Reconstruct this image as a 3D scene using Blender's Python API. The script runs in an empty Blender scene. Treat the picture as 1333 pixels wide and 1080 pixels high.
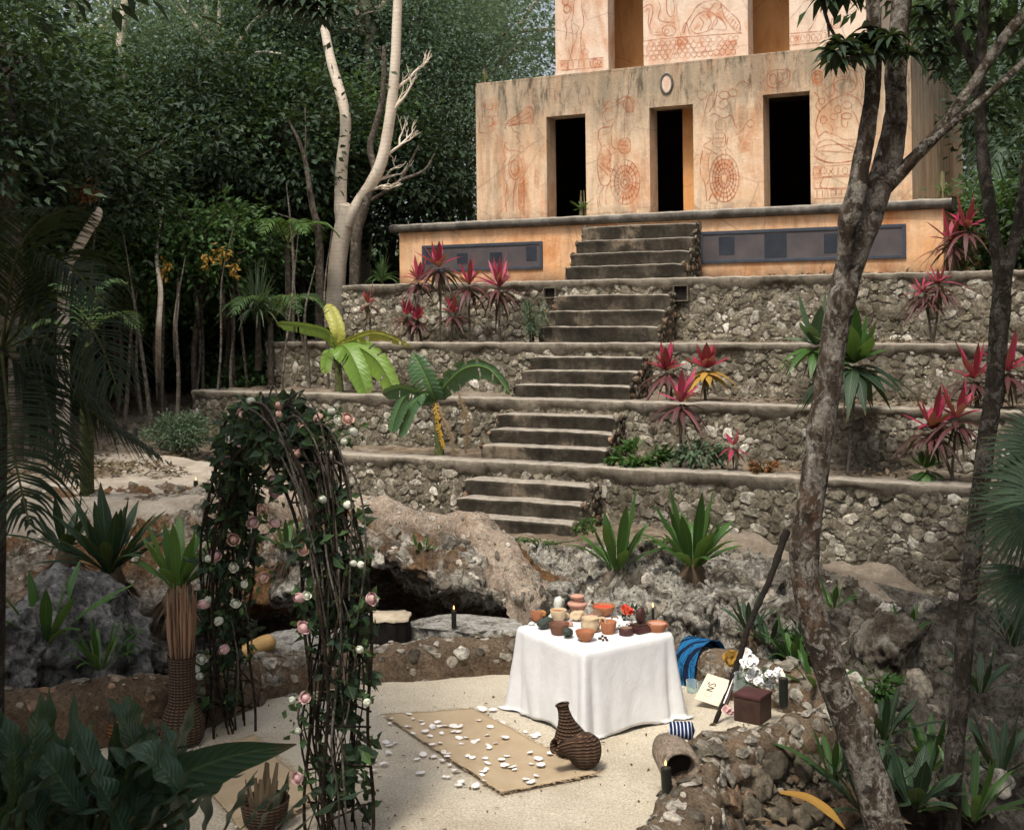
import bpy, bmesh, math, random
import numpy as np
from mathutils import Vector, Matrix, noise as mn
PI = math.pi
SC = bpy.context.scene
COL = SC.collection
# ------------------------------------------------------------------ camera, sky, sun, exposure
F, CX, HY, ROLL = 1575.0, 666.5, 400.0, 0.012      # focal length in photo pixels, principal point
cd = bpy.data.cameras.new("camera"); cam = bpy.data.objects.new("camera", cd); COL.objects.link(cam)
cd.sensor_width = 36; cd.lens = 36 * F / 1333; cd.shift_y = -(540 - HY) / 1333
cd.clip_start = 0.05; cd.clip_end = 2000
cam.location = (0, 0, 0); cam.rotation_euler = (PI / 2, ROLL, 0)
cd.dof.use_dof = True; cd.dof.focus_distance = 10.5; cd.dof.aperture_fstop = 5.6
SC.camera = cam
SUN_EL, SUN_AZ = math.radians(62), math.radians(205)   # azimuth the light comes from, clockwise from +Y
w = bpy.data.worlds.new("World"); SC.world = w; w.use_nodes = True
nt = w.node_tree; bg = nt.nodes["Background"]
sky = nt.nodes.new("ShaderNodeTexSky"); sky.sky_type = 'NISHITA'; sky.sun_disc = False
sky.sun_elevation = SUN_EL; sky.sun_rotation = SUN_AZ; sky.air_density = 1.0; sky.dust_density = 5.0; sky.ozone_density = 0.6
hs = nt.nodes.new('ShaderNodeHueSaturation'); hs.inputs['Saturation'].default_value = .42      # thin overcast: the sky is nearly white
nt.links.new(sky.outputs[0], hs.inputs['Color']); nt.links.new(hs.outputs[0], bg.inputs[0]); bg.inputs[1].default_value = 0.125
sd = bpy.data.lights.new("sun", 'SUN'); sun = bpy.data.objects.new("sun", sd); COL.objects.link(sun)
sd.energy = 2.6; sd.angle = math.radians(12); sd.color = (1.0, 0.93, 0.82)
d = Vector((math.sin(SUN_AZ) * math.cos(SUN_EL), math.cos(SUN_AZ) * math.cos(SUN_EL), math.sin(SUN_EL)))
sun.rotation_euler = d.to_track_quat('Z', 'Y').to_euler(); sun.location = d * 40
SC.view_settings.view_transform = 'Standard'; SC.view_settings.look = 'None'
SC.view_settings.gamma = 1; SC.view_settings.use_curve_mapping = False
SC.view_settings.exposure = 0.55
SC.cycles.max_bounces = 6; SC.cycles.diffuse_bounces = 3; SC.cycles.glossy_bounces = 2
SC.cycles.transmission_bounces = 3; SC.cycles.transparent_max_bounces = 6
# ------------------------------------------------------------------ geometry of the place
c_, s_ = math.cos(ROLL), math.sin(ROLL)
def ray(px, py):
    dx, dy = px - CX, HY - py
    return np.array(((dx * c_ + dy * s_) / F, 1.0, (-dx * s_ + dy * c_) / F))
def PY(px, py, Y): return ray(px, py) * Y                       # point at depth Y
def PZ(px, py, z):                                              # point at height z
    r = ray(px, py); return r * (z / r[2])
U = np.array((.895, -.446, 0)); V = np.array((.446, .895, 0))   # along the temple front, into its depth
U /= np.linalg.norm(U); V /= np.linalg.norm(V)
def PV(px, py, v):                                              # (u, z) on the vertical plane v
    r = ray(px, py); p = r * (v / r.dot(V)); return p.dot(U), p[2]
def W(u, v, z): return U * u + V * v + np.array((0, 0, z))
GZ = -3.3                                                       # patio level below the eye
rng = np.random.default_rng(7); R = random.Random(7)
# ------------------------------------------------------------------ mesh builder
class MB:
    def __init__(s): s.v = []; s.f = []; s.n = 0; s.mi = []; s.sm = []; s.at = []; s.hasat = False
    def add(s, v, f, mi=0, smooth=True, at=None):
        v = np.asarray(v, float).reshape(-1, 3); s.hasat |= at is not None; s.at.append(np.zeros((len(v), 2)) + (.5, .5) if at is None else np.asarray(at, float).reshape(-1, 2))
        if isinstance(f, list) and f and len({len(q) for q in f}) > 1:
            by = {}
            for q in f: by.setdefault(len(q), []).append(q)
            fs = [np.array(q) for q in by.values()]
        else: fs = [np.asarray(f, int)]
        for q in fs:
            s.f.append(q + s.n); s.mi.append(np.full(len(q), mi)); s.sm.append(np.full(len(q), smooth))
        s.v.append(v); s.n += len(v); return s
    def mesh(s, name, mats, off=None):
        v = np.concatenate(s.v) if s.v else np.zeros((0, 3))
        if off is not None: v = v - np.asarray(off)
        m = bpy.data.meshes.new(name)
        m.vertices.add(len(v)); m.vertices.foreach_set("co", v.astype(np.float32).ravel())
        tot = np.concatenate([np.full(len(q), q.shape[1]) for q in s.f])
        li = np.concatenate([q.ravel() for q in s.f])
        m.loops.add(len(li)); m.loops.foreach_set("vertex_index", li.astype(np.int32))
        m.polygons.add(len(tot))
        m.polygons.foreach_set("loop_start", np.concatenate(([0], np.cumsum(tot)[:-1])).astype(np.int32))
        m.update(calc_edges=True)
        m.polygons.foreach_set("material_index", np.concatenate(s.mi).astype(np.int32))
        m.polygons.foreach_set("use_smooth", np.concatenate(s.sm).astype(bool))
        for q in (mats if isinstance(mats, (list, tuple)) else [mats]): m.materials.append(q)
        if s.hasat:      # position on the leaf: across (-1..1) and along (0..1)
            at = np.concatenate(s.at); at = np.hstack((at, np.zeros((len(at), 1)))); m.attributes.new('blade', 'FLOAT_VECTOR', 'POINT').data.foreach_set('vector', at.astype(np.float32).ravel())
        m.update(); return m
    def build(s, name, mats, parent=None, origin=None):
        v = np.concatenate(s.v)
        if parent is not None: off = np.array(wloc(parent))
        elif origin is not None: off = np.asarray(origin, float)
        else:
            lo, hi = v.min(0), v.max(0); off = np.array(((lo[0] + hi[0]) / 2, (lo[1] + hi[1]) / 2, lo[2]))
        o = bpy.data.objects.new(name, s.mesh(name, mats, off)); COL.objects.link(o)
        if parent is not None: o.parent = parent
        else: o.location = off
        return o
def wloc(o):
    p = Vector((0, 0, 0))
    while o is not None: p += o.location; o = o.parent
    return p
def tag(o, label=None, cat=None, group=None, kind=None):
    for k, x in (('label', label), ('category', cat), ('group', group), ('kind', kind)):
        if x: o[k] = x
    return o
def thing(name, label, cat, loc, group=None):
    o = bpy.data.objects.new(name, None); COL.objects.link(o); o.location = tuple(loc); o.empty_display_size = .1
    return tag(o, label, cat, group)
def kids(o): return list(o.children)
def dup(root, loc, rz=0, sc=1.0, label=None, group=None, tilt=(0, 0)):
    r = root.copy(); COL.objects.link(r)
    def rec(a, b):
        for ch in kids(a):
            c = ch.copy(); COL.objects.link(c); c.parent = b; rec(ch, c)
    rec(root, r); put(r, loc, rz, sc, label, group, tilt); return r
def put(r, loc, rz=0, sc=1.0, label=None, group=None, tilt=(0, 0)):
    r.location = tuple(loc); r.rotation_euler = (tilt[0], tilt[1], rz)
    r.scale = (sc, sc, sc) if np.isscalar(sc) else sc
    if label: r['label'] = label
    if group: r['group'] = group
    return r
# ------------------------------------------------------------------ shape helpers
def norm(a): a = np.asarray(a, float); return a / (np.linalg.norm(a, axis=-1, keepdims=True) + 1e-12)
def spline(P, n):
    P = np.asarray(P, float); k = len(P)
    if k < 3: t = np.linspace(0, 1, n)[:, None]; return P[0] * (1 - t) + P[-1] * t
    A = np.vstack((2 * P[0] - P[1], P, 2 * P[-1] - P[-2])); out = []
    for t in np.linspace(0, k - 1, n):
        i = min(int(t), k - 2); f = t - i; a, b, c, e = A[i:i + 4]
        out.append(.5 * ((2 * b) + (c - a) * f + (2 * a - 5 * b + 4 * c - e) * f * f + (3 * b - a - 3 * c + e) * f ** 3))
    return np.array(out)
def frames(P):
    T = norm(np.gradient(P, axis=0)); ref = np.array((0, 0, 1.)) if abs(T[0][2]) < .9 else np.array((1., 0, 0))
    Ns = []; n = norm(np.cross(T[0], np.cross(ref, T[0])))
    for t in T: n = norm(n - t * n.dot(t)); Ns.append(n)
    Ns = np.array(Ns); return T, Ns, np.cross(T, Ns)
def quads(nr, nc, wrap=False):
    i = np.arange(nr - 1)[:, None]; j = np.arange(nc if wrap else nc - 1)[None, :]; j2 = (j + 1) % nc
    return np.stack((i * nc + j, i * nc + j2, (i + 1) * nc + j2, (i + 1) * nc + j), -1).reshape(-1, 4)
def tube(mb, P, r, n=8, mi=0, steps=None, cap=True, rough=0, rs=6.0, seed=0):
    k = steps or len(P); P2 = spline(P, k) if steps else np.asarray(P, float)
    r = np.interp(np.linspace(0, 1, k), np.linspace(0, 1, np.size(r)), np.atleast_1d(r)) if np.size(r) > 1 else np.full(k, float(np.ravel(r)[0]))
    T, N1, N2 = frames(P2); a = np.linspace(0, 2 * PI, n, endpoint=False)
    ring = (np.cos(a)[None, :, None] * N1[:, None] + np.sin(a)[None, :, None] * N2[:, None])
    rad = np.repeat(r[:, None], n, 1)
    if rough:
        for i in range(k):
            for j in range(n):
                q = P2[i] + ring[i, j] * r[i]
                rad[i, j] *= 1 + rough * mn.fractal(Vector(q * rs + seed), .8, 2.1, 3)
    v = P2[:, None] + ring * rad[..., None]; v = v.reshape(-1, 3); f = quads(k, n, True)
    mb.add(v, f, mi)
    if cap:
        mb.add(np.vstack((v[-n:], P2[-1] + T[-1] * r[-1] * .4)), [(j, (j + 1) % n, n) for j in range(n)], mi)
        mb.add(np.vstack((v[:n], P2[0] - T[0] * r[0] * .1)), [((j + 1) % n, j, n) for j in range(n)], mi)
    return mb
def lathe(mb, prof, c=(0, 0, 0), n=20, mi=0, rot=None, smooth=True, wob=0):
    prof = np.asarray(prof, float); a = np.linspace(0, 2 * PI, n, endpoint=False)
    v = np.stack((prof[:, 0][:, None] * np.cos(a), prof[:, 0][:, None] * np.sin(a), np.repeat(prof[:, 1][:, None], n, 1)), -1)
    if wob: v[..., :2] *= (1 + wob * np.sin(a * 3 + 1) + wob * .7 * np.sin(a * 5 + prof[:, 1][:, None] * 20))[..., None]
    v = v.reshape(-1, 3)
    if rot is not None: v = v @ np.array(rot).T
    mb.add(v + np.asarray(c), quads(len(prof), n, True), mi, smooth); return mb
def rotm(axis, ang): return np.array(Matrix.Rotation(ang, 3, Vector(axis)))
def eul(x, y, z): return rotm('Z', z) @ rotm('Y', y) @ rotm('X', x) if False else rot3(x, y, z)
def rot3(x, y, z):
    cx, sx, cy, sy, cz, sz = math.cos(x), math.sin(x), math.cos(y), math.sin(y), math.cos(z), math.sin(z)
    return np.array(((cz, -sz, 0), (sz, cz, 0), (0, 0, 1))) @ np.array(((cy, 0, sy), (0, 1, 0), (-sy, 0, cy))) @ np.array(((1, 0, 0), (0, cx, -sx), (0, sx, cx)))
def box(mb, lo, hi, mi=0, fr=None, bev=0.0):
    """axis box lo..hi; fr maps local points to the world; bev rounds its edges"""
    bm = bmesh.new(); bmesh.ops.create_cube(bm, size=1)
    lo = np.asarray(lo, float); hi = np.asarray(hi, float)
    for q in bm.verts: q.co = Vector(((lo + hi) / 2 + np.array(q.co) * (hi - lo)))
    if bev: bmesh.ops.bevel(bm, geom=list(bm.edges), offset=bev, segments=2, affect='EDGES', profile=.6)
    bm.verts.index_update(); v = np.array([q.co[:] for q in bm.verts]); f = [[q.index for q in p.verts] for p in bm.faces]; bm.free()
    if fr is not None: v = np.array([fr(*q) for q in v])
    mb.add(v, f, mi, False); return mb
_ico = {}
def ico(sub):
    if sub not in _ico:
        bm = bmesh.new(); bmesh.ops.create_icosphere(bm, subdivisions=sub, radius=1); bm.verts.index_update()
        _ico[sub] = (np.array([q.co[:] for q in bm.verts]), np.array([[q.index for q in p.verts] for p in bm.faces])); bm.free()
    return _ico[sub]
def ball(mb, c, r, sub=2, mi=0, M=None):
    v, f = ico(sub); v = v * np.asarray(r)
    if M is not None: v = v @ np.asarray(M).T
    mb.add(v + np.asarray(c), f, mi); return mb
def fr3(p, sc, o=3): return mn.fractal(Vector((p[0] * sc, p[1] * sc, p[2] * sc)), .9, 2.1, o)
def rockv(sub, size, seed, rough=.25, pits=.0, cuts=7):
    v, f = ico(sub); v = v.copy(); r = np.random.default_rng(seed)
    for _ in range(cuts):                                  # plane cuts give it facets
        n = norm(r.normal(size=3)); dd = r.uniform(.55, .85); h = v @ n; k = h > dd; v[k] -= np.outer(h[k] - dd, n) * .9
    off = r.uniform(0, 50, 3)
    for i in range(len(v)):
        q = v[i] + off; k = rough * fr3(q, 1.3, 4)
        if pits: k -= pits * max(0, .32 - mn.voronoi(Vector(q * 3.1))[0][0]) * 2 - .06 * fr3(q, 7, 3) * (pits > 0)
        v[i] *= 1 + k
    return v * np.asarray(size), f
_pool = {}
def stonepool(sub):
    if sub not in _pool: _pool[sub] = [rockv(sub, (1.12, 1.12, 1.12), 100 + i, .42, .25 if sub > 2 else 0, 15)[0] for i in range(18)]
    return _pool[sub]
def rubble(mb, spots, frame, sub=2, mi=0, seed=0, depth=.6):
    """many irregular stones bedded in a wall. spots: (a, b, radius) ; frame(a,b) -> point, ax, ay, normal"""
    r = np.random.default_rng(seed); f = ico(sub)[1]; pool = stonepool(sub)
    for a, b, q in spots:
        if q < .045 and sub > 1: f = ico(1)[1]; pool = stonepool(1)
        elif q > .085 and sub > 1: f = ico(3)[1]; pool = stonepool(3)
        else: f = ico(sub)[1]; pool = stonepool(sub)
        p, ax, ay, nn = frame(a, b); t = r.uniform(-.6, .6); v = pool[r.integers(len(pool))] @ rot3(*r.uniform(0, 6.28, 3)).T
        e = r.uniform(.85, 1.3); v = v * (q * e, q / e * r.uniform(.85, 1.05), q * depth * r.uniform(.7, 1.1))
        x, y = v[:, 0] * math.cos(t) - v[:, 1] * math.sin(t), v[:, 0] * math.sin(t) + v[:, 1] * math.cos(t)
        mb.add(p + np.outer(x, ax) + np.outer(y, ay) + np.outer(np.minimum(v[:, 2], q * depth * .5), nn), f, mi, q > .09)
    return mb
def darts(A, B, rmin, rmax, seed, ok=None, tries=None):
    """irregular packing of circles in 0..A x 0..B"""
    r = np.random.default_rng(seed); cell = rmax * 2; grid = {}; out = []
    n = tries or int(A * B / (rmin * rmin) * 1.1)
    for i in range(n):
        q = rmin + (rmax - rmin) * max(0, 1 - i / (n * .55)) * r.uniform(.6, 1); a, b = r.uniform(0, A), r.uniform(0, B)
        if ok and not ok(a, b): continue
        ka, kb = int(a / cell), int(b / cell); good = True
        for x in (ka - 1, ka, ka + 1):
            for y in (kb - 1, kb, kb + 1):
                for (c, d_, e) in grid.get((x, y), ()):
                    if (a - c) ** 2 + (b - d_) ** 2 < (.86 * (q + e)) ** 2: good = False; break
        if good: grid.setdefault((ka, kb), []).append((a, b, q)); out.append((a, b, q))
    return out
def blade(mb, P, wd, side, fold=.15, mi=0, steps=None, wave=0, cols=3, seed=0):
    """leaf blade along P; wd widths (full) along it; side = rough sideways direction"""
    k = steps or len(P); P2 = spline(P, k); wv = np.interp(np.linspace(0, 1, k), np.linspace(0, 1, len(wd)), wd)
    T = norm(np.gradient(P2, axis=0)); S = norm(np.asarray(side) - T * (T @ np.asarray(side))[:, None]); N = np.cross(S, T)
    x = np.linspace(-1, 1, cols); v = P2[:, None] + S[:, None] * (x[None, :, None] * wv[:, None, None] / 2) + N[:, None] * (np.abs(x)[None, :, None] * wv[:, None, None] / 2 * fold)
    if wave:
        ph = np.linspace(0, 1, k)[:, None] * 19 + seed + x[None] * .7
        v = v + N[:, None] * (np.sin(ph) * np.abs(x)[None] * wave * wv[:, None])[..., None]
    mb.add(v.reshape(-1, 3), quads(k, cols), mi, True, np.stack((np.repeat(x[None], k, 0), np.repeat(np.linspace(0, 1, k)[:, None], cols, 1)), -1)); return mb
def leaves(mb, C, D, Nn, L, Wd, mi=0, fold=.25, droop=.0):
    """vectorised small leaves: base C, direction D, rough normal Nn, length L, width Wd (arrays)"""
    C = np.asarray(C, float); n = len(C); D = norm(D); S = norm(np.cross(D, Nn)); Nn = np.cross(S, D)
    L = np.broadcast_to(L, n)[:, None]; Wd = np.broadcast_to(Wd, n)[:, None]
    b = C; t = C + D * L - Nn * L * droop; mid = C + D * L * .45
    l = mid + S * Wd / 2 + Nn * Wd * fold; r = mid - S * Wd / 2 + Nn * Wd * fold
    v = np.stack((b, l, t, r), 1).reshape(-1, 3); i = np.arange(n)[:, None] * 4
    f = np.concatenate((i + np.array([[0, 2, 1]]), i + np.array([[0, 3, 2]]))) if False else np.stack((i + np.array([[0, 2, 1]]), i + np.array([[0, 3, 2]])), 1).reshape(-1, 3)
    mb.add(v, f, mi, False, np.tile(np.array(((0, 0), (1, .45), (0, 1.), (-1, .45))), (n, 1))); return mb
def rdir(n, r=rng): return norm(r.normal(size=(n, 3)))
def ribbon(mb, pts, wd, nrm, mi=0, steps=None, closed=False):
    P = np.asarray(pts, float)
    if closed: P = np.vstack((P, P[:1]))
    P2 = spline(P, steps) if steps else P
    T = norm(np.gradient(P2, axis=0)); S = norm(np.cross(T, np.asarray(nrm)))
    wv = np.broadcast_to(wd, len(P2))[:, None]
    v = np.stack((P2 - S * wv / 2, P2 + S * wv / 2), 1).reshape(-1, 3)
    mb.add(v, quads(len(P2), 2), mi, False); return mb
# ------------------------------------------------------------------ materials
class NT:
    def __init__(s, name):
        s.m = bpy.data.materials.new(name); s.m.use_nodes = True; s.t = s.m.node_tree; s.t.nodes.clear()
        s.out = s.t.nodes.new("ShaderNodeOutputMaterial"); s.p = s.t.nodes.new("ShaderNodeBsdfPrincipled")
        s.t.links.new(s.p.outputs[0], s.out.inputs[0]); s.co = s.t.nodes.new("ShaderNodeTexCoord").outputs['Object']
        s.p.inputs['Specular IOR Level'].default_value = .3
    def L(s, a, b):
        if hasattr(a, 'node'): s.t.links.new(a, b)
        elif isinstance(a, (tuple, list)): b.default_value = (*a, 1) if len(a) == 3 and len(b.default_value) == 4 else a
        else: b.default_value = a
    def n(s, ty, **k):
        q = s.t.nodes.new("ShaderNode" + ty)
        for a, b in k.items(): setattr(q, a, b)
        return q
    def map(s, sc=(1, 1, 1), rot=(0, 0, 0), co=None):
        q = s.n("Mapping"); s.L(co or s.co, q.inputs[0]); q.inputs['Scale'].default_value = sc; q.inputs['Rotation'].default_value = rot; return q.outputs[0]
    def noise(s, sc=5., det=5, ro=.6, dist=0., co=None):
        q = s.n("TexNoise"); s.L(co or s.co, q.inputs['Vector']); q.inputs['Scale'].default_value = sc; q.inputs['Detail'].default_value = det
        q.inputs['Roughness'].default_value = ro; q.inputs['Distortion'].default_value = dist; return q.outputs[0]
    def vor(s, sc=5., feat='F1', out='Distance', co=None, rnd=1.):
        q = s.n("TexVoronoi", feature=feat); s.L(co or s.co, q.inputs['Vector']); q.inputs['Scale'].default_value = sc; q.inputs['Randomness'].default_value = rnd; return q.outputs[out]
    def wave(s, sc=5., dist=0., co=None, dr='X', det=2, ty='BANDS'):
        q = s.n("TexWave", wave_type=ty); 
        if ty == 'BANDS': q.bands_direction = dr
        else: q.rings_direction = dr
        s.L(co or s.co, q.inputs['Vector']); q.inputs['Scale'].default_value = sc; q.inputs['Distortion'].default_value = dist; q.inputs['Detail'].default_value = det; return q.outputs[1]
    def ramp(s, fac, stops, mode='LINEAR'):
        q = s.n("ValToRGB"); q.color_ramp.interpolation = mode; e = q.color_ramp.elements
        while len(e) < len(stops): e.new(.5)
        for el, (p, c) in zip(e, stops):
            el.position = p; el.color = (*c, 1) if not np.isscalar(c) else (c, c, c, 1)
        s.L(fac, q.inputs[0]); return q.outputs[0]
    def mix(s, f, a, b, ty='MIX'):
        q = s.n("Mix", data_type='RGBA', blend_type=ty); s.L(f, q.inputs[0]); s.L(a, q.inputs[6]); s.L(b, q.inputs[7]); return q.outputs[2]
    def math(s, op, a, b=0., cl=False):
        q = s.n("Math", operation=op, use_clamp=cl); s.L(a, q.inputs[0]); s.L(b, q.inputs[1]); return q.outputs[0]
    def isl(s): return s.n("NewGeometry").outputs['Random Per Island']
    def oi(s): return s.n("ObjectInfo").outputs['Random']
    def sep(s, co=None):
        q = s.n("SeparateXYZ"); s.L(co or s.co, q.inputs[0]); return q.outputs
    def bump(s, h, st=.5, d=.02, prev=None):
        q = s.n("Bump"); s.L(h, q.inputs['Height']); q.inputs['Strength'].default_value = st; q.inputs['Distance'].default_value = d
        if prev is not None: s.L(prev, q.inputs['Normal'])
        return q.outputs[0]
    def end(s, col, ro=.8, nor=None, spec=None):
        s.L(col, s.p.inputs['Base Color']); s.L(ro, s.p.inputs['Roughness'])
        if nor is not None: s.L(nor, s.p.inputs['Normal'])
        if spec is not None: s.p.inputs['Specular IOR Level'].default_value = spec
        return s.m
def leafmat(name, a, b, c=None, ro=.42, trans=.25, spec=.35, vein=0):
    t = NT(name); f = t.math('ADD', t.isl(), t.math('MULTIPLY', t.oi(), .35)); f = t.math('FRACT', f)
    col = t.ramp(f, [(0, a), (.6, b), (1, c or b)])
    col = t.mix(.35, col, t.mix(t.noise(3, 3), col, (.01, .012, .008)), 'MIX')
    a_ = t.n("Attribute", attribute_name='blade'); bx, bt, _z = t.sep(a_.outputs['Vector']); ax = t.math('ABSOLUTE', bx)
    vein = t.math('SINE', t.math('ADD', t.math('MULTIPLY', bt, 95.), t.math('MULTIPLY', ax, -16.))); col = t.mix(t.math('MULTIPLY', t.ramp(vein, [(.55, 0.), (.95, 1.)]), .28), col, t.mix(.5, col, (.2, .26, .1)))
    col = t.mix(t.math('MULTIPLY', t.ramp(ax, [(.0, 1.), (.10, 0.)]), .45), col, t.mix(.5, col, (.32, .36, .16)))
    dry = t.math('MULTIPLY', t.ramp(t.math('MAXIMUM', bt, t.math('MULTIPLY', ax, .96)), [(.86, 0.), (.99, 1.)]), t.ramp(t.noise(4, 5, .7), [(.48, 0.), (.6, 1.)])); col = t.mix(t.math('MULTIPLY', dry, .75), col, (.13, .075, .03))
    col = t.mix(t.math('MULTIPLY', t.ramp(t.noise(30, 4, .7), [(.62, 0.), (.70, 1.)]), .35), col, (.09, .06, .025))
    nor = t.bump(t.math('ADD', t.noise(25, 3), t.math('MULTIPLY', vein, .25)), .4, .01)
    t.end(col, ro, nor, spec)
    tr = t.n("BsdfTranslucent"); t.L(t.mix(.5, col, (.16, .22, .03), 'MIX'), tr.inputs[0])
    mx = t.n("MixShader"); mx.inputs[0].default_value = trans; t.t.links.new(t.p.outputs[0], mx.inputs[1]); t.t.links.new(tr.outputs[0], mx.inputs[2])
    t.t.links.new(mx.outputs[0], t.out.inputs[0]); return t.m
def plaster(name, base, pale, stain):
    t = NT(name); x, y, z = t.sep()
    big = t.ramp(t.noise(.9, 6, .65), [(.32, base), (.55, pale), (.72, base)])
    rust = t.ramp(t.noise(1.7, 6, .7, .3, t.map((1, 1, .35))), [(.5, 0.), (.68, 1.)])
    col = t.mix(t.math('MULTIPLY', rust, .75), big, (.47, .165, .05))
    st = t.noise(2.6, 7, .75, .2, t.map((1.4, 1.4, .18)))
    grime = t.ramp(st, [(.46, 0.), (.68, 1.)])
    col = t.mix(t.math('MULTIPLY', grime, stain), col, (.16, .125, .085))
    ck = t.n('TexVoronoi', feature='DISTANCE_TO_EDGE'); t.L(t.mix(.12, t.co, t.n('TexNoise').outputs[1]), ck.inputs['Vector']); ck.inputs['Scale'].default_value = .9
    col = t.mix(t.math('MULTIPLY', t.ramp(ck.outputs[0], [(.0, 1.), (.012, 0.)]), .35), col, (.14, .09, .055))
    spk = t.ramp(t.noise(14, 5, .8), [(.60, 0.), (.75, 1.)])
    col = t.mix(t.math('MULTIPLY', spk, .35), col, (.13, .09, .06))
    return t, col, z
def m_temple():
    t, col, z = plaster('painted_plaster', (.57, .36, .21), (.65, .49, .345), .6)
    top = t.n("MapRange"); t.L(z, top.inputs[0]); top.inputs[1].default_value = 1.35; top.inputs[2].default_value = 2.35     # rain stain that runs down from the roof edge
    st = t.math('MULTIPLY', top.outputs[0], t.ramp(t.noise(2.2, 6, .7, .4, t.map((1.6, 1.6, .3))), [(.3, .3), (.6, 1.)]))
    col = t.mix(t.math('MULTIPLY', st, .9), col, (.25, .205, .145)); dk = t.ramp(t.noise(4.2, 7, .78, .3, t.map((1.5, 1.5, .35))), [(.5, 0.), (.62, 1.)]); col = t.mix(t.math('MULTIPLY', t.math('MULTIPLY', dk, top.outputs[0]), .8), col, (.06, .05, .035))
    low = t.n("MapRange"); t.L(z, low.inputs[0]); low.inputs[1].default_value = .32; low.inputs[2].default_value = .0
    lo = t.math('MULTIPLY', low.outputs[0], t.ramp(t.noise(3.5, 6, .7), [(.38, 0.), (.6, 1.)]))
    col = t.mix(t.math('MULTIPLY', lo, .9), col, (.07, .055, .045))
    return t.end(col, .9, t.bump(t.math('ADD', t.noise(20, 6, .7), t.math('MULTIPLY', t.noise(2.6, 5, .6), 2.5)), .5, .02), .15)
def m_platform():
    t, col, z = plaster('orange_plaster', (.66, .34, .15), (.74, .48, .29), .4)
    low = t.n("MapRange"); t.L(z, low.inputs[0]); low.inputs[1].default_value = -.82; low.inputs[2].default_value = -1.2
    lo = t.math('MULTIPLY', low.outputs[0], t.ramp(t.noise(2.5, 6, .7), [(.3, .1), (.55, 1.)]))
    col = t.mix(t.math('MULTIPLY', lo, .9), col, (.06, .045, .035))
    return t.end(col, .9, t.bump(t.math('ADD', t.noise(20, 6, .7), t.math('MULTIPLY', t.noise(2.6, 5, .6), 2.5)), .5, .02), .15)
def m_upper():
    t, col, z = plaster('pale_plaster', (.62, .43, .31), (.68, .55, .44), .28)
    return t.end(col, .9, t.bump(t.math('ADD', t.noise(20, 6, .7), t.math('MULTIPLY', t.noise(2.6, 5, .6), 2.5)), .5, .02), .15)
def m_inner():
    t, col, z = plaster('inner_plaster', (.62, .30, .11), (.70, .36, .15), .2); return t.end(col, .9, None, .1)
def m_concrete(name, a, b, c, patch=(.30, .2, .13)):
    t = NT(name); col = t.ramp(t.noise(2.2, 7, .7, .2), [(.3, a), (.5, b), (.7, c)])
    p = t.ramp(t.noise(1.1, 6, .7), [(.58, 0.), (.66, 1.)]); col = t.mix(t.math('MULTIPLY', p, .8), col, patch)
    drip = t.ramp(t.noise(7, 5, .7, 0, t.map((1, 1, .2))), [(.5, 0.), (.7, .7)]); col = t.mix(drip, col, a)
    nz = t.n("NewGeometry").outputs['Normal']; up = t.ramp(t.sep(nz)[2], [(.55, 0.), (.85, 1.)])
    worn = t.mix(t.noise(5, 5, .7), (.20, .17, .135), (.48, .43, .36)); col = t.mix(t.math('MULTIPLY', up, t.ramp(t.noise(9, 6, .75), [(.35, .45), (.55, 1.)])), col, worn)
    return t.end(col, .92, t.bump(t.noise(16, 8, .75), .8, .03), .15)
def m_stone(name, cols, dirt=.6, moss=.0):
    t = NT(name); k = len(cols); col = t.ramp(t.isl(), [(i / (k - 1), c) for i, c in enumerate(cols)])
    mott = t.ramp(t.noise(13, 9, .82, .4), [(.37, (.015, .012, .008)), (.5, (.5, .5, .5)), (.62, (.97, .95, .90))])
    col = t.mix(.9, col, mott, 'OVERLAY'); col = t.mix(t.math('MULTIPLY', t.ramp(t.noise(1.3, 6, .7), [(.40, 0.), (.60, 1.)]), dirt), col, (.045, .036, .025))
    if moss: col = t.mix(t.ramp(t.noise(2.1, 5, .7), [(.55, 0.), (.7, moss)]), col, (.05, .06, .025))
    return t.end(col, .93, t.bump(t.noise(28, 8, .8), .9, .02), .15)
def m_mortar(name, a=(.075, .06, .045), b=(.2, .165, .125)):
    t = NT(name); col = t.ramp(t.noise(5, 8, .75), [(.35, a), (.62, b)]); col = t.mix(t.ramp(t.noise(19, 6, .85), [(.52, 0.), (.62, .75)]), col, (.40, .36, .29))
    return t.end(col, .95, t.bump(t.noise(22, 8, .8), 1., .03), .1)
def m_adobe(name, a, b, spots=(.62, .55, .45)):
    t = NT(name); col = t.ramp(t.noise(3, 7, .7), [(.3, a), (.65, b)])
    rust = t.ramp(t.noise(1.6, 5, .7), [(.54, 0.), (.68, .5)]); col = t.mix(rust, col, (.26, .125, .055))
    co = t.mix(.06, t.co, t.n("TexNoise").outputs[1]); v = t.vor(6.5, co=co); cel = t.vor(6.5, out='Color', co=co)
    k = t.math('MULTIPLY', t.ramp(v, [(.27, 1.), (.33, 0.)]), t.ramp(t.sep(cel)[0], [(.62, 0.), (.68, 1.)])); col = t.mix(k, col, spots)
    col = t.mix(t.ramp(t.noise(13, 6, .8), [(.5, 0.), (.72, .75)]), col, (.05, .035, .022))
    col = t.mix(.7, col, t.ramp(t.noise(42, 6, .85), [(.36, .1), (.5, .5), (.64, .9)]), 'OVERLAY')
    return t.end(col, .93, t.bump(t.math('ADD', t.noise(18, 9, .8), t.math('MULTIPLY', k, .5)), 1., .05), .12)
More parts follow.
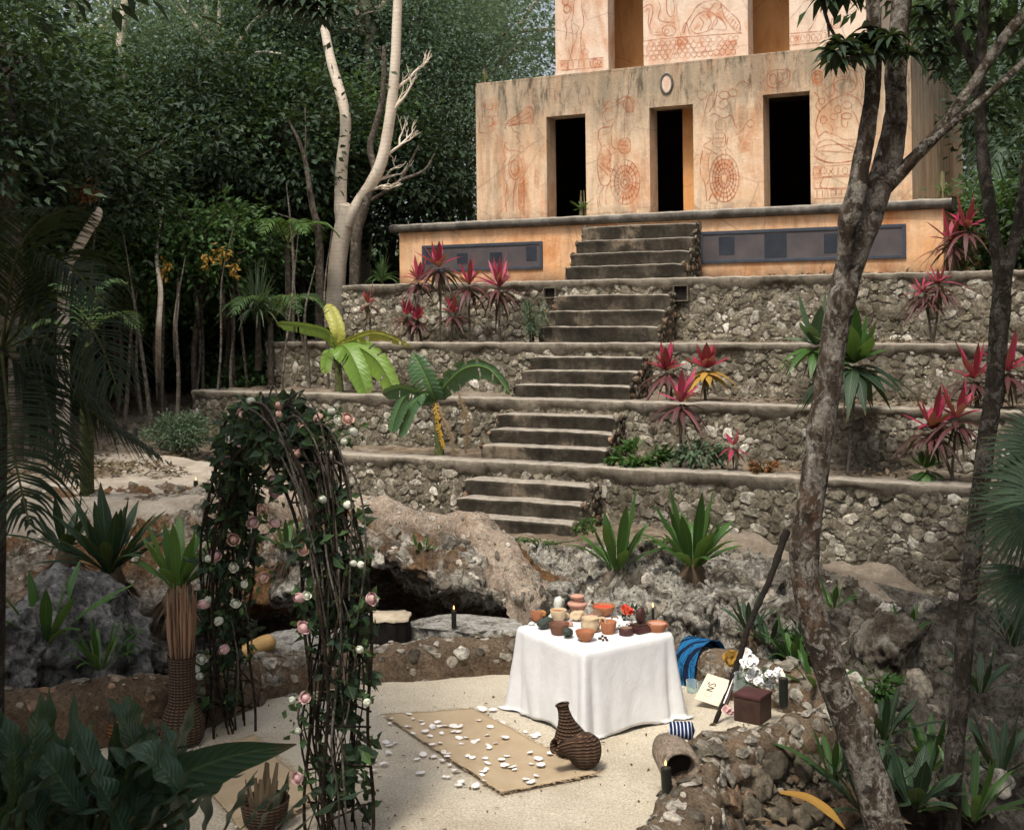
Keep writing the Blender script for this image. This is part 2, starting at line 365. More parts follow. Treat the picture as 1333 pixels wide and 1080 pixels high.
def m_rock(name, dark=(.035, .030, .024), mid=(.22, .195, .155), light=(.56, .52, .44), soil=None, sc=1.0, cut=0., shade=0):
    t = NT(name); a = t.noise(1.6 * sc, 9, .72, .4); col = t.ramp(a, [(.33 + cut, dark), (.44 + cut, mid), (.54 + cut, light), (.70 + cut, mid)])
    pit = t.ramp(t.noise(7 * sc, 8, .72, .6), [(.40, 1.), (.50, 0.)]); col = t.mix(t.math('MULTIPLY', pit, .85), col, dark)
    wht = t.ramp(t.noise(3.3 * sc, 8, .75, .2), [(.58, 0.), (.68, .8)]); col = t.mix(wht, col, (.62, .59, .53))
    if soil:
        so = t.ramp(t.noise(.9, 5, .6), [(.40, 0.), (.56, 1.)]); col = t.mix(so, col, t.mix(t.noise(9, 6, .7), soil, (.09, .05, .025)))
    moss = t.ramp(t.noise(1.1, 5, .7), [(.58, 0.), (.72, .55)]); col = t.mix(moss, col, (.055, .06, .03))
    fine = t.noise(19 * sc, 8, .8, .3); col = t.mix(.6, col, t.ramp(fine, [(.38, .03), (.5, .5), (.61, .96)]), 'OVERLAY')
    hole = t.ramp(t.vor(11 * sc, co=t.mix(.08, t.co, t.n("TexNoise").outputs[1])), [(.10, 1.), (.24, 0.)]); hk = t.math('MULTIPLY', hole, t.ramp(t.noise(2.3, 4), [(.46, 0.), (.58, 1.)])); col = t.mix(t.math('MULTIPLY', hk, .9), col, (.02, .017, .013))
    if shade:      # shade put into the right flank's colour, over earthy brown rock
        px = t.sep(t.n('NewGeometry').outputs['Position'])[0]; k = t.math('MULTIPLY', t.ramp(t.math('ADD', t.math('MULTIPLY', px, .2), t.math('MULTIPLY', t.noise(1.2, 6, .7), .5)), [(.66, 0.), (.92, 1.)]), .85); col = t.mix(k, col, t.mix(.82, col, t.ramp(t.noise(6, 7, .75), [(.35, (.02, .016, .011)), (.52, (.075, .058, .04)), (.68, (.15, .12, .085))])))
    h = t.math('SUBTRACT', t.math('ADD', t.noise(11 * sc, 10, .8), t.math('MULTIPLY', t.noise(3.6 * sc, 8, .75, .6), 1.4)), t.math('MULTIPLY', hk, .5))
    return t.end(col, .93, t.bump(h, 1., .10), .12)
def m_sand():
    t = NT('pale_sand'); col = t.ramp(t.noise(1.3, 6, .65), [(.3, (.47, .40, .30)), (.55, (.60, .53, .415)), (.75, (.66, .595, .475))])
    g = t.noise(60, 5, .85); col = t.mix(.55, col, t.ramp(g, [(.35, .12), (.5, .5), (.66, .9)]), 'OVERLAY')
    col = t.mix(t.ramp(t.noise(24, 4, .8), [(.63, 0.), (.74, .75)]), col, (.17, .12, .075))
    return t.end(col, .95, t.bump(t.math('ADD', t.noise(38, 7, .8), t.math('MULTIPLY', t.noise(5, 4), 1.3)), .9, .022), .1)
def m_ground():
    t = NT('forest_floor'); y = t.sep()[1]
    lit = t.ramp(t.noise(4, 8, .8), [(.3, (.06, .042, .027)), (.5, (.17, .125, .085)), (.62, (.33, .27, .20)), (.74, (.11, .075, .048))])
    pale = t.ramp(t.noise(6, 8, .75), [(.3, (.24, .205, .16)), (.65, (.43, .385, .32))])
    k = t.ramp(t.noise(.55, 5, .6), [(.42, 0.), (.56, 1.)]); col = t.mix(t.math('MULTIPLY', k, .4), lit, pale)
    return t.end(col, .95, t.bump(t.noise(14, 9, .8), 1., .05), .1)
def m_path():
    t = NT('grey_path'); col = t.ramp(t.noise(3, 8, .75), [(.28, (.20, .165, .125)), (.5, (.36, .31, .25)), (.7, (.48, .43, .36))])
    col = t.mix(t.ramp(t.noise(17, 6, .8), [(.57, 0.), (.7, .8)]), col, (.10, .07, .045))
    return t.end(col, .95, t.bump(t.noise(22, 8, .8), .9, .03), .1)
def m_bark(name, a, b, c, sc=1., ring=0., rust=None):
    t = NT(name); co = t.map((1, 1, .45)); col = t.ramp(t.noise(7 * sc, 7, .7, .5, co), [(.32, a), (.5, b), (.66, c)])
    pat = t.ramp(t.noise(7.5 * sc, 7, .72, .8), [(.51, 0.), (.55, 1.)]); lc = t.mix(t.ramp(t.noise(30, 4, .8), [(.4, 0.), (.62, .6)]), c, b)
    if rust:
        rs = t.ramp(t.noise(1.3, 5, .65, .4, t.map((1, 1, .6))), [(.58, 0.), (.68, .6)]); col = t.mix(rs, col, rust)
    col = t.mix(t.math('MULTIPLY', pat, .95), col, lc); col = t.mix(t.ramp(t.noise(8. * sc, 7, .75, .5), [(.55, 0.), (.60, .85)]), col, a); col = t.mix(t.ramp(t.noise(45 * sc, 6, .85), [(.42, .5), (.52, 0.)]), col, a)
    if ring: col = t.mix(t.math('MULTIPLY', t.wave(3.2, 5, dr='Z'), ring), col, a)
    return t.end(col, .88, t.bump(t.math('ADD', t.noise(26 * sc, 7, .8, .3, co), t.math('MULTIPLY', pat, .4)), 1., .04), .15)
def m_smooth_bark():
    t = NT('pale_bark'); col = t.ramp(t.noise(2.2, 6, .65, .3, t.map((1, 1, .5))), [(.3, (.48, .40, .31)), (.6, (.70, .61, .50))]); col = t.mix(t.math('MULTIPLY', t.ramp(t.wave(4.2, 6, dr='Z', det=4), [(.8, 0.), (.97, 1.)]), .22), col, (.26, .2, .145))
    col = t.mix(t.ramp(t.noise(7, 6, .7), [(.58, 0.), (.68, .6)]), col, (.30, .235, .17)); return t.end(col, .85, t.bump(t.noise(20, 6, .7), .5, .015), .2)
def m_plain(name, a, b, sc=8., ro=.8, bs=.3, spec=.3, bd=.01):
    t = NT(name); return t.end(t.ramp(t.noise(sc, 6, .7), [(.32, a), (.68, b)]), ro, t.bump(t.noise(sc * 4, 6, .7), bs, bd), spec)
def m_isl(name, cols, ro=.6, spec=.3, trans=0):
    t = NT(name); k = len(cols); col = t.ramp(t.isl(), [(i / (k - 1), c) for i, c in enumerate(cols)], 'CONSTANT' if k > 3 else 'LINEAR'); t.end(col, ro, None, spec)
    if trans: t.p.inputs['Subsurface Weight'].default_value = trans; t.p.inputs['Subsurface Radius'].default_value = (.01, .008, .006)
    return t.m
def m_wicker(name, a, b, sc=1.):
    t = NT(name); x, y, z = t.sep(); ang = t.math('ARCTAN2', y, x)
    w1 = t.math('SINE', t.math('MULTIPLY', ang, 22.)); w2 = t.math('SINE', t.math('MULTIPLY', z, 290. * sc)); h = t.math('ADD', t.math('MULTIPLY', w2, .75), t.math('MULTIPLY', t.math('MULTIPLY', w1, w2), .45))
    col = t.mix(t.ramp(h, [(.35, 0.), (.75, 1.)]), a, b); col = t.mix(.5, col, t.mix(t.noise(9, 5), col, (.03, .018, .01)))
    return t.end(col, .7, t.bump(h, 1., .02), .3)
def m_jute():
    t = NT('jute_mat'); w1 = t.wave(60, 1.5, dr='X'); w2 = t.wave(60, 1.5, dr='Y'); h = t.math('ADD', w1, w2)
    col = t.ramp(t.noise(4, 6, .7), [(.3, (.62, .47, .30)), (.7, (.76, .61, .42))]); col = t.mix(t.math('MULTIPLY', h, .18), col, (.26, .155, .07))
    return t.end(col, .95, t.bump(h, .7, .006), .1)
def m_cloth():
    t = NT('white_linen'); col = t.ramp(t.noise(2.5, 4), [(.3, (.66, .66, .665)), (.7, (.75, .75, .755))])
    t.end(col, .9, t.bump(t.math('ADD', t.math('ADD', t.noise(3, 4, .6), t.math('MULTIPLY', t.noise(9, 5, .7, 1.6), .5)), t.math('MULTIPLY', t.noise(260, 2), .06)), .32, .03), .1)
    t.p.inputs['Sheen Weight'].default_value = .1; return t.m
def m_emit(name, col, st):
    t = NT(name); t.p.inputs['Emission Color'].default_value = (*col, 1); t.p.inputs['Emission Strength'].default_value = st; return t.end(col, .5)
def m_glass():
    t = NT('clear_glass'); t.end((.9, .96, .96), .04, None, .6); tr = t.n("BsdfTransparent"); tr.inputs[0].default_value = (.86, .93, .92, 1); mx = t.n("MixShader")
    lw = t.n("LayerWeight"); lw.inputs[0].default_value = .35; t.L(t.ramp(lw.outputs[1], [(.1, .06), (.9, .55)]), mx.inputs[0]); t.t.links.new(tr.outputs[0], mx.inputs[1]); t.t.links.new(t.p.outputs[0], mx.inputs[2]); t.t.links.new(mx.outputs[0], t.out.inputs[0]); return t.m
def m_stripe(name, a, b, sc, dr='X', c=None):
    t = NT(name); w_ = t.wave(sc, .4, dr=dr, det=1); col = t.ramp(w_, [(.55, a), (.7, b)] if not c else [(.3, a), (.5, c), (.62, a), (.8, b)]); return t.end(col, .9, t.bump(t.noise(120, 3), .3, .004), .1)
def m_navy():
    t = NT('navy_woven'); col = t.ramp(t.wave(13, .6, dr='X', det=1), [(.74, (.010, .016, .06)), (.82, (.5, .53, .6))]); return t.end(col, .9, t.bump(t.noise(120, 3), .3, .004), .1)
def m_blue():
    t = NT('blue_woven'); w_ = t.wave(3.2, 2.5, dr='Y', det=3); col = t.ramp(w_, [(.25, (.008, .014, .04)), (.42, (.01, .06, .2)), (.55, (.02, .22, .34)), (.7, (.008, .02, .06)), (.85, (.015, .12, .3))]); col = t.mix(t.ramp(t.noise(22, 3), [(.55, 0.), (.62, .6)]), col, (.01, .015, .03)); return t.end(col, .9, t.bump(t.noise(90, 3), .3, .004), .1)
M = {}
M['temple'] = m_temple(); M['platform'] = m_platform(); M['upper'] = m_upper(); M['inner'] = m_inner()
M['cornice'] = m_concrete('dark_concrete', (.05, .045, .038), (.12, .11, .095), (.24, .225, .2), (.09, .08, .07))
M['step'] = m_concrete('step_concrete', (.014, .012, .009), (.046, .039, .029), (.125, .105, .08), (.23, .18, .13))
M['cap'] = m_concrete('cap_concrete', (.06, .052, .04), (.18, .155, .12), (.32, .28, .225), (.12, .1, .075))
M['stone'] = m_stone('rubble_stone', [(.09, .078, .055), (.28, .25, .19), (.17, .148, .105), (.42, .385, .315), (.13, .112, .08), (.33, .295, .23), (.60, .565, .49), (.22, .19, .14)], .72, .35)
M['stone_dark'] = m_stone('field_stone', [(.07, .06, .045), (.18, .155, .115), (.12, .10, .075), (.28, .25, .2), (.24, .14, .08), (.20, .17, .13)], .6, .4)
M['stone_loose'] = m_stone('loose_limestone', [(.10, .085, .065), (.30, .27, .22), (.19, .165, .13), (.46, .42, .36), (.26, .235, .195), (.58, .55, .48)], .5, .25)
M['mortar'] = m_mortar('lime_mortar', (.05, .042, .03), (.22, .19, .14)); M['mortar_dark'] = m_mortar('earth_mortar', (.03, .024, .017), (.10, .08, .055))
M['adobe'] = m_adobe('adobe', (.10, .07, .045), (.26, .195, .135), (.5, .44, .36)); M['adobe_pale'] = m_adobe('adobe_pale', (.27, .20, .145), (.52, .425, .335), (.62, .55, .46))
M['adobe_dark'] = m_adobe('adobe_dark', (.085, .056, .034), (.20, .14, .092), (.36, .31, .25))
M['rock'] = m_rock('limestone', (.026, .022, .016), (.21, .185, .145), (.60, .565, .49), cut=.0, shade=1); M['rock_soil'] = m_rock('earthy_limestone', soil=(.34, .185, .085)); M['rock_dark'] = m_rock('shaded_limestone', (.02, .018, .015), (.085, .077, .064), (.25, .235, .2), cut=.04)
M['rock_grey'] = m_rock('grey_boulder', (.07, .066, .06), (.19, .185, .175), (.33, .325, .31), sc=.8)
M['rock_white'] = m_rock('white_limestone', (.2, .18, .15), (.5, .46, .4), (.7, .67, .6), sc=1.2, cut=-.08)
M['sand'] = m_sand(); M['ground'] = m_ground(); M['path'] = m_path()
M['bark_pale'] = m_smooth_bark()
M['bark_patch'] = m_bark('patchy_bark', (.026, .021, .016), (.095, .068, .048), (.46, .42, .36), 1.2, 0, (.19, .09, .045))
M['bark_grey'] = m_bark('grey_bark', (.05, .042, .033), (.13, .105, .08), (.27, .235, .195), 1.1, .25)
M['bark_dark'] = m_bark('dark_bark', (.02, .016, .012), (.055, .042, .03), (.14, .115, .09), 1.2)
M['bark_twig'] = m_bark('twig_bark', (.014, .010, .007), (.038, .025, .017), (.10, .07, .048), 3.)
M['bark_green'] = m_bark('green_stem', (.06, .07, .025), (.12, .14, .05), (.17, .185, .08), 1.2, .4)
M['leaf_jungle'] = leafmat('jungle_leaf', (.045, .10, .045), (.08, .17, .065), (.14, .23, .085), .6, .4, .2)
M['leaf_blue_haze'] = leafmat('hazy_blue_green_leaf', (.09, .155, .11), (.15, .235, .17), (.22, .31, .215), .6, .4, .2)  # haze over the far trees is put into this lighter, bluer leaf colour
M['leaf_dark'] = leafmat('deep_green_leaf', (.010, .028, .017), (.018, .045, .025), (.03, .066, .034), .5, .15, .25); M['leaf_broad'] = leafmat('ruffled_dark_leaf', (.016, .042, .026), (.028, .066, .040), (.045, .092, .055), .36, .15, .35); M['leaf_palm_shade'] = leafmat('shade_black_palm_leaf', (.006, .014, .009), (.010, .022, .013), (.014, .03, .017), .6, .08, .15)  # palm leaf: shade of the silhouetted fronds put into a near-black colour
M['leaf_bright'] = leafmat('bright_green_leaf', (.045, .12, .025), (.075, .175, .035), (.13, .22, .05), .38, .3)
M['leaf_grey'] = leafmat('grey_green_leaf', (.07, .125, .07), (.105, .17, .10), (.15, .21, .135), .5)
M['leaf_fern'] = leafmat('nest_fern_leaf', (.025, .085, .018), (.045, .13, .025), (.075, .17, .035), .33, .3)
M['leaf_ban'] = leafmat('banana_leaf', (.055, .135, .06), (.075, .165, .075), (.095, .19, .085), .38, .3)
M['leaf_banb'] = leafmat('fresh_banana_leaf', (.16, .30, .05), (.20, .35, .06), (.27, .40, .075), .38, .35)
M['leaf_yel'] = leafmat('yellow_leaf', (.40, .42, .07), (.48, .46, .085), (.50, .50, .11), .4, .35)
M['leaf_gold'] = leafmat('golden_dry_leaf', (.42, .23, .03), (.50, .28, .04), (.4, .2, .04), .6)
M['leaf_brown'] = leafmat('withered_leaf', (.10, .065, .04), (.17, .115, .07), (.24, .17, .11), .8, .1)
M['leaf_red'] = leafmat('crimson_leaf', (.33, .010, .055), (.46, .018, .09), (.52, .04, .13), .38, .3)
M['leaf_pink'] = leafmat('pink_leaf', (.46, .03, .11), (.52, .05, .14), (.56, .09, .19), .38, .3)
M['leaf_maroon'] = leafmat('maroon_leaf', (.05, .012, .02), (.10, .02, .035), (.16, .035, .05), .38, .15)
M['leaf_rust'] = leafmat('rusty_leaf', (.22, .075, .03), (.28, .10, .035), (.18, .06, .03), .6)
M['cloth'] = m_cloth(); M['jute'] = m_jute()
M['terra'] = m_plain('terracotta', (.26, .095, .045), (.38, .155, .075), 9, .8); M['terra_dark'] = m_plain('dark_clay', (.10, .045, .028), (.19, .085, .05), 9, .6)
M['terra_pink'] = m_plain('pink_clay', (.42, .22, .16), (.55, .31, .23), 9, .8); M['clay_cream'] = m_plain('cream_clay', (.45, .33, .2), (.6, .48, .33), 14, .8)
M['wood_dark'] = m_plain('dark_wood', (.028, .014, .010), (.07, .035, .024), 6, .45, .3, .4); M['char'] = m_plain('charred_wood', (.010, .008, .007), (.03, .022, .018), 14, .8, .9, .2, .03)
M['stump_top'] = m_plain('cut_wood', (.42, .33, .22), (.66, .57, .43), 10, .85); M['wax'] = m_plain('black_wax', (.012, .011, .01), (.025, .022, .02), 8, .4); M['wax_green'] = m_plain('green_wax', (.010, .012, .009), (.018, .021, .015), 8, .45)
M['flame'] = m_emit('candle_flame', (1., .48, .12), 4.5); M['glass'] = m_glass()
M['wicker'] = m_wicker('dark_wicker', (.06, .03, .016), (.25, .135, .07)); M['wicker_tan'] = m_wicker('tan_wicker', (.07, .038, .022), (.36, .22, .13)); M['wicker_red'] = m_wicker('orange_wicker', (.2, .08, .03), (.48, .23, .09), .8)
M['rose'] = m_isl('rose_petal', [(.62, .36, .36), (.70, .48, .46), (.66, .42, .41)], .6, .2, .15); M['rose_white'] = m_isl('cream_petal', [(.70, .68, .56), (.78, .76, .68), (.62, .66, .5)], .6, .2, .15); M['rose_peach'] = m_isl('peach_petal', [(.72, .46, .34), (.76, .52, .42), (.70, .42, .36)], .6, .2, .15)
M['petal'] = m_isl('fallen_petal', [(.70, .67, .63), (.74, .71, .68), (.70, .58, .55)], .6, .2, .15)
M['straw'] = m_isl('dry_grass', [(.15, .085, .05), (.27, .165, .10), (.22, .12, .075)], .85); M['paper'] = m_plain('card_paper', (.64, .54, .40), (.70, .60, .46), 5, .9, .05); M['ink'] = m_plain('black_ink', (.02, .018, .016), (.03, .027, .025)); M['ink_pale'] = m_plain('faded_ink', (.36, .30, .22), (.42, .35, .26))
M['blue'] = m_blue(); M['navy'] = m_navy()
M['red_petal'] = m_isl('red_petal', [(.48, .03, .02), (.6, .06, .03), (.45, .10, .04)]); M['white_petal'] = m_isl('white_petal', [(.78, .77, .74), (.85, .84, .82), (.7, .68, .66)], .6, .2, .2)
M['crystal'] = m_plain('milky_crystal', (.42, .43, .38), (.66, .67, .61), 8, .35); M['gourd'] = m_plain('yellow_gourd', (.34, .19, .06), (.52, .33, .13), 5, .5); M['paint'] = None
def m_paint():
    t = NT('faded_red_paint'); col = t.ramp(t.noise(3, 5), [(.3, (.34, .085, .04)), (.7, (.48, .15, .065))]); t.end(col, .95, None, .05)
    tr = t.n("BsdfTransparent"); mx = t.n("MixShader"); t.L(t.ramp(t.noise(5, 6, .75), [(.36, .12), (.62, .66)]), mx.inputs[0])
    t.t.links.new(tr.outputs[0], mx.inputs[1]); t.t.links.new(t.p.outputs[0], mx.inputs[2]); t.t.links.new(mx.outputs[0], t.out.inputs[0]); return t.m
def m_wash():
    t = NT('orange_wash'); t.end((.60, .20, .06), .95, None, .05)
    tr = t.n("BsdfTransparent"); mx = t.n("MixShader"); t.L(t.ramp(t.noise(3.3, 6, .75), [(.42, 0.), (.62, .42)]), mx.inputs[0])
    t.t.links.new(tr.outputs[0], mx.inputs[1]); t.t.links.new(t.p.outputs[0], mx.inputs[2]); t.t.links.new(mx.outputs[0], t.out.inputs[0]); return t.m
M['paint'] = m_paint(); M['wash'] = m_wash()
# ------------------------------------------------------------------ ground
PATIO = GZ
ctrl = []
def cz(px, py, z): ctrl.append(PZ(px, py, z))
def cw(x, y, z): ctrl.append(np.array((x, y, z)))
for x in (-4, -2.5, -1, 0, 1.1):
    for y in (6.5, 8, 9.6): cw(x, y, GZ - .12)
cw(.5, 10.4, GZ - .1); cw(1.2, 9.5, GZ - .12); cw(-1.5, 10.6, GZ - .2); cw(-3, 9, GZ - .12); cw(1.9, 9.4, GZ - .12); cw(-4.5, 10.2, GZ - .1)
for x in (-2.4, -1.5, -.7, 0): cw(x, 12.0, -4.6); cw(x, 13.2, -4.7)
for x in (-2.4, -1.2, 0): cw(x, 11.1, -3.9)
for x in (-8, -5, -2, 0, 2.5, 6): cw(x, -1, -1.75); cw(x, 2, -2.0); cw(x, 4.2, -2.6)
for x in (-5.5, -7): cw(x, 7, -3.0); cw(x, 9.5, -3.2)
for x in (2.2, 3.5, 5): cw(x, 6.4, -4.0)
for px, py, z in ((0, 650, -2.4), (100, 640, -2.38), (200, 640, -2.38), (290, 638, -2.4), (0, 600, -2.25), (140, 605, -2.25), (260, 600, -2.3), (0, 550, -2.0), (120, 550, -1.9),
                  (60, 500, -1.65), (160, 490, -1.5), (230, 500, -1.55), (280, 560, -2.0), (100, 455, -1.1), (250, 450, -1.05), (330, 470, -1.5)): cz(px, py, z)
for px, py, z in ((0, 745, -3.2), (100, 740, -3.2), (200, 740, -3.25), (270, 760, -3.4)): cz(px, py, z)
for px, py, z in ((400, 650, -2.65), (480, 690, -2.92), (545, 698, -2.97), (600, 702, -2.99)): cz(px, py, z)
for x, y, z in ((-1.5, 17.2, -3.0), (-2.4, 17.8, -2.98), (-.9, 16.6, -3.02), (-2.1, 16.5, -2.98), (-1.2, 15.7, -3.02), (-3.0, 17.2, -2.85)): cw(x, y, z)
for px, py in ((660, 690), (745, 705), (830, 690), (900, 690), (960, 695)): cz(px, py, -2.96)
for px, py in ((720, 712), (800, 716), (880, 718), (950, 718)): cz(px, py, -3.0)
for px, py in ((1020, 722), (1090, 742), (1200, 772), (1300, 790)): cz(px, py, -3.1 - (px - 1020) * .0016)
for px, py in ((750, 850), (850, 862), (950, 850)): cz(px, py, -3.42)
for px, py, z in ((1000, 800, -3.3), (1100, 820, -3.55), (1200, 860, -3.8), (1320, 880, -3.85), (1060, 900, -3.7), (1120, 960, -4.0), (1240, 1000, -4.15), (1330, 1000, -4.1), (1050, 1070, -4.3), (1250, 1075, -4.25)): cz(px, py, z)
for u in (-4, 0, 4, 8, 12):
    for v in (17.5, 20, 24): ctrl.append(W(u, v, -2.6 + (v - 17) * .12))
for x, y, z in ((-14, 14, -2.2), (-14, 20, -1.3), (-10, 26, -.9), (-3, 30, -.6), (6, 32, -.5), (14, 30, -.6), (14, 20, -2.2), (14, 12, -3.6), (10, 8, -4), (-12, 8, -2.6), (-18, 2, -1.7), (14, 0, -2.5),
                (-30, 40, 0.5), (0, 48, 1), (30, 40, .5), (40, 10, -2), (-40, 10, -1), (0, -30, -1), (-60, 80, 3), (60, 80, 3), (0, 110, 4)): cw(x, y, z)
CT = np.array(ctrl)
def _phi(a, b): return np.sqrt(((a[:, None] - b[None]) ** 2).sum(-1) + .04)
_A = _phi(CT[:, :2], CT[:, :2]) - np.eye(len(CT)) * .05
_n = len(CT); _S = np.zeros((_n + 1, _n + 1)); _S[:_n, :_n] = _A; _S[_n, :_n] = _S[:_n, _n] = 1
_w = np.linalg.solve(_S, np.append(CT[:, 2], 0))
def hgt(x, y):
    q = np.stack((np.ravel(x), np.ravel(y)), 1); return _phi(q, CT[:, :2]) @ _w[:_n] + _w[_n]
def gz(x, y): return float(hgt([x], [y])[0])
def gpt(px, py, lo=3, hi=60):
    """where a photo ray meets the ground"""
    r = ray(px, py); ys = np.linspace(lo, hi, 700); z = hgt(r[0] * ys, ys); k = np.argmax(r[2] * ys < z); y = ys[k]; return np.array((r[0] * y, y, z[k]))
def gaxis(a, b, st, far):
    q = list(np.arange(a, b + 1e-6, st)); d = st
    while q[-1] < far: d *= 1.35; q.append(q[-1] + d)
    d = st
    while q[0] > -far: d *= 1.35; q.insert(0, q[0] - d)
    return np.array(q)
def make_ground():
    xs, ys = gaxis(-11, 9, .16, 260), gaxis(-1, 23, .16, 260); X, Y = np.meshgrid(xs, ys); Z = hgt(X, Y).reshape(X.shape)
    far = np.clip((np.hypot(X, Y - 12) - 60) / 60, 0, 1); Z = Z * (1 - far) + 3 * far
    for i in range(Z.shape[0]):
        for j in range(Z.shape[1]):
            x, y = X[i, j], Y[i, j]
            if abs(x) < 14 and -2 < y < 26:
                a = .10 if x < 2.2 else .28
                Z[i, j] += a * mn.fractal(Vector((x * 1.1, y * 1.1, 3)), .8, 2.1, 5)
    inp = (X > -3.9) & (X < 2.2) & (Y > 6) & (Y < 10.6); Z[inp] = np.minimum(Z[inp], GZ - .05)
    mb = MB(); mb.add(np.stack((X, Y, Z), -1), quads(len(ys), len(xs))); o = mb.build('ground', M['ground'], origin=(0, 0, 0)); tag(o, kind='structure')
make_ground()
def sheet(mb, P, Q, nr, ncol=40, bulge=None, mi=0):
    """lofted strip between two splines P and Q"""
    A, B = spline(P, ncol), spline(Q, ncol); t = np.linspace(0, 1, nr)[:, None, None]; v = A[None] * (1 - t) + B[None] * t
    mb.add(v.reshape(-1, 3), quads(nr, ncol), mi); return v
# patio of pale sand
def make_patio():
    out = [(-4.2, 5.6), (1.0, 5.6), (1.2, 6.8), (1.25, 7.8), (1.5, 8.4), (2.2, 8.8), (2.5, 9.3), (2.4, 9.8), (1.9, 10.2), (1.5, 10.6), (.9, 10.85), (0, 10.95), (-1.2, 10.7), (-2.2, 10.4), (-2.8, 9.9), (-3.3, 9.3), (-4.6, 9.3)]
    bm = bmesh.new(); bm.faces.new([bm.verts.new((x, y, 0)) for x, y in out])
    bmesh.ops.triangulate(bm, faces=bm.faces[:])
    for _ in range(5):
        lg = [e for e in bm.edges if e.calc_length() > .3]
        bmesh.ops.subdivide_edges(bm, edges=lg, cuts=1)
        bmesh.ops.triangulate(bm, faces=bm.faces[:])
    for q in bm.verts: q.co.z = GZ + .012 * mn.fractal(q.co * 1.7, .8, 2, 4)
    m = bpy.data.meshes.new('patio_floor'); bm.to_mesh(m); bm.free(); m.materials.append(M['sand'])
    for p in m.polygons: p.use_smooth = True
    o = bpy.data.objects.new('patio_floor', m); COL.objects.link(o); tag(o, kind='structure')
make_patio()
# grey earth path on the left shelf
def make_path():
    mb = MB(); front = [PZ(x, y, -2.33) for x, y in ((-80, 668), (0, 662), (90, 660), (160, 656), (230, 652), (292, 648))] + [PZ(x, y, z) for x, y, z in ((370, 672, -2.6), (450, 700, -2.9), (530, 708, -2.97), (600, 716, -3.0))]
    back = [PZ(x, y, -2.15) for x, y in ((-80, 598), (0, 592), (90, 588), (160, 590), (230, 596), (292, 605))] + [PZ(x, y, z) for x, y, z in ((370, 628, -2.5), (450, 662, -2.85), (530, 672, -2.93), (600, 686, -2.98))]
    A, B = spline(front, 90), spline(back, 90); t = np.linspace(0, 1, 16)[:, None, None]; v = A[None] * (1 - t) + B[None] * t
    for i in range(16):
        for j in range(90): v[i, j, 2] += .035 * fr3(v[i, j], 1.5, 5) - .005
    v = np.concatenate(((v[:1] - np.array((0, .12, .4))), v)); mb.add(v.reshape(-1, 3), quads(17, 90)); tag(mb.build('path', M['path']), kind='structure')
make_path()
# rock faces: rows of control curves, densely lofted and broken up with noise
def loft(name, rows, nr, ncol, mat, amp, pits, seed, kind='structure', keep=1, loose=None):
    C = np.array([spline(r_, ncol) for r_ in rows]); v = np.stack([spline(C[:, j], nr) for j in range(ncol)], 1)
    du = np.gradient(v, axis=1); dv = np.gradient(v, axis=0); N = norm(np.cross(du, dv)); off = Vector((seed * 3.1, seed * 1.7, seed))
    for i in range(nr):
        f = min(1, i / max(1, keep), )
        for j in range(ncol):
            q = Vector(v[i, j]) * 1.0 + off
            k = mn.fractal(q * .9, .8, 2.1, 3) * .9 + .55 * (mn.ridged_multi_fractal(q * 1.5, .8, 2.1, 4, 1., 2.) - 1.2) * .5 + .25 * mn.fractal(q * 5, .7, 2.2, 4)
            c = mn.voronoi(q * 2.6)[0][0]; k += pits * (c - .45); e = mn.voronoi(q * 6.5)[0]; k += .55 * pits * (min(.3, e[1] - e[0]) - .15) + .22 * mn.fractal(q * 13, .6, 2.2, 3)
            v[i, j] += N[i, j] * (k * amp * f)
    mb = MB(); mb.add(v.reshape(-1, 3), quads(nr, ncol)); du = np.gradient(v, axis=1); dv = np.gradient(v, axis=0); N2 = norm(np.cross(du, dv)); g = np.random.default_rng(seed + 500)
    def fm(a, b):
        i, j = int(a), int(b); return v[i, j] + N2[i, j] * .02, norm(du[i, j]), norm(np.cross(N2[i, j], norm(du[i, j]))), N2[i, j]
    if loose: rubble(mb, [(g.integers(loose[3], loose[4] or nr), g.integers(0, ncol), loose[1] + (loose[2] - loose[1]) * g.random() ** 3) for _ in range(loose[0])], fm, 2, 1, seed + 600, .9)
    return mb.build(name, [mat, M['stone_loose']])
def P3(l): return [PY(*q) for q in l]
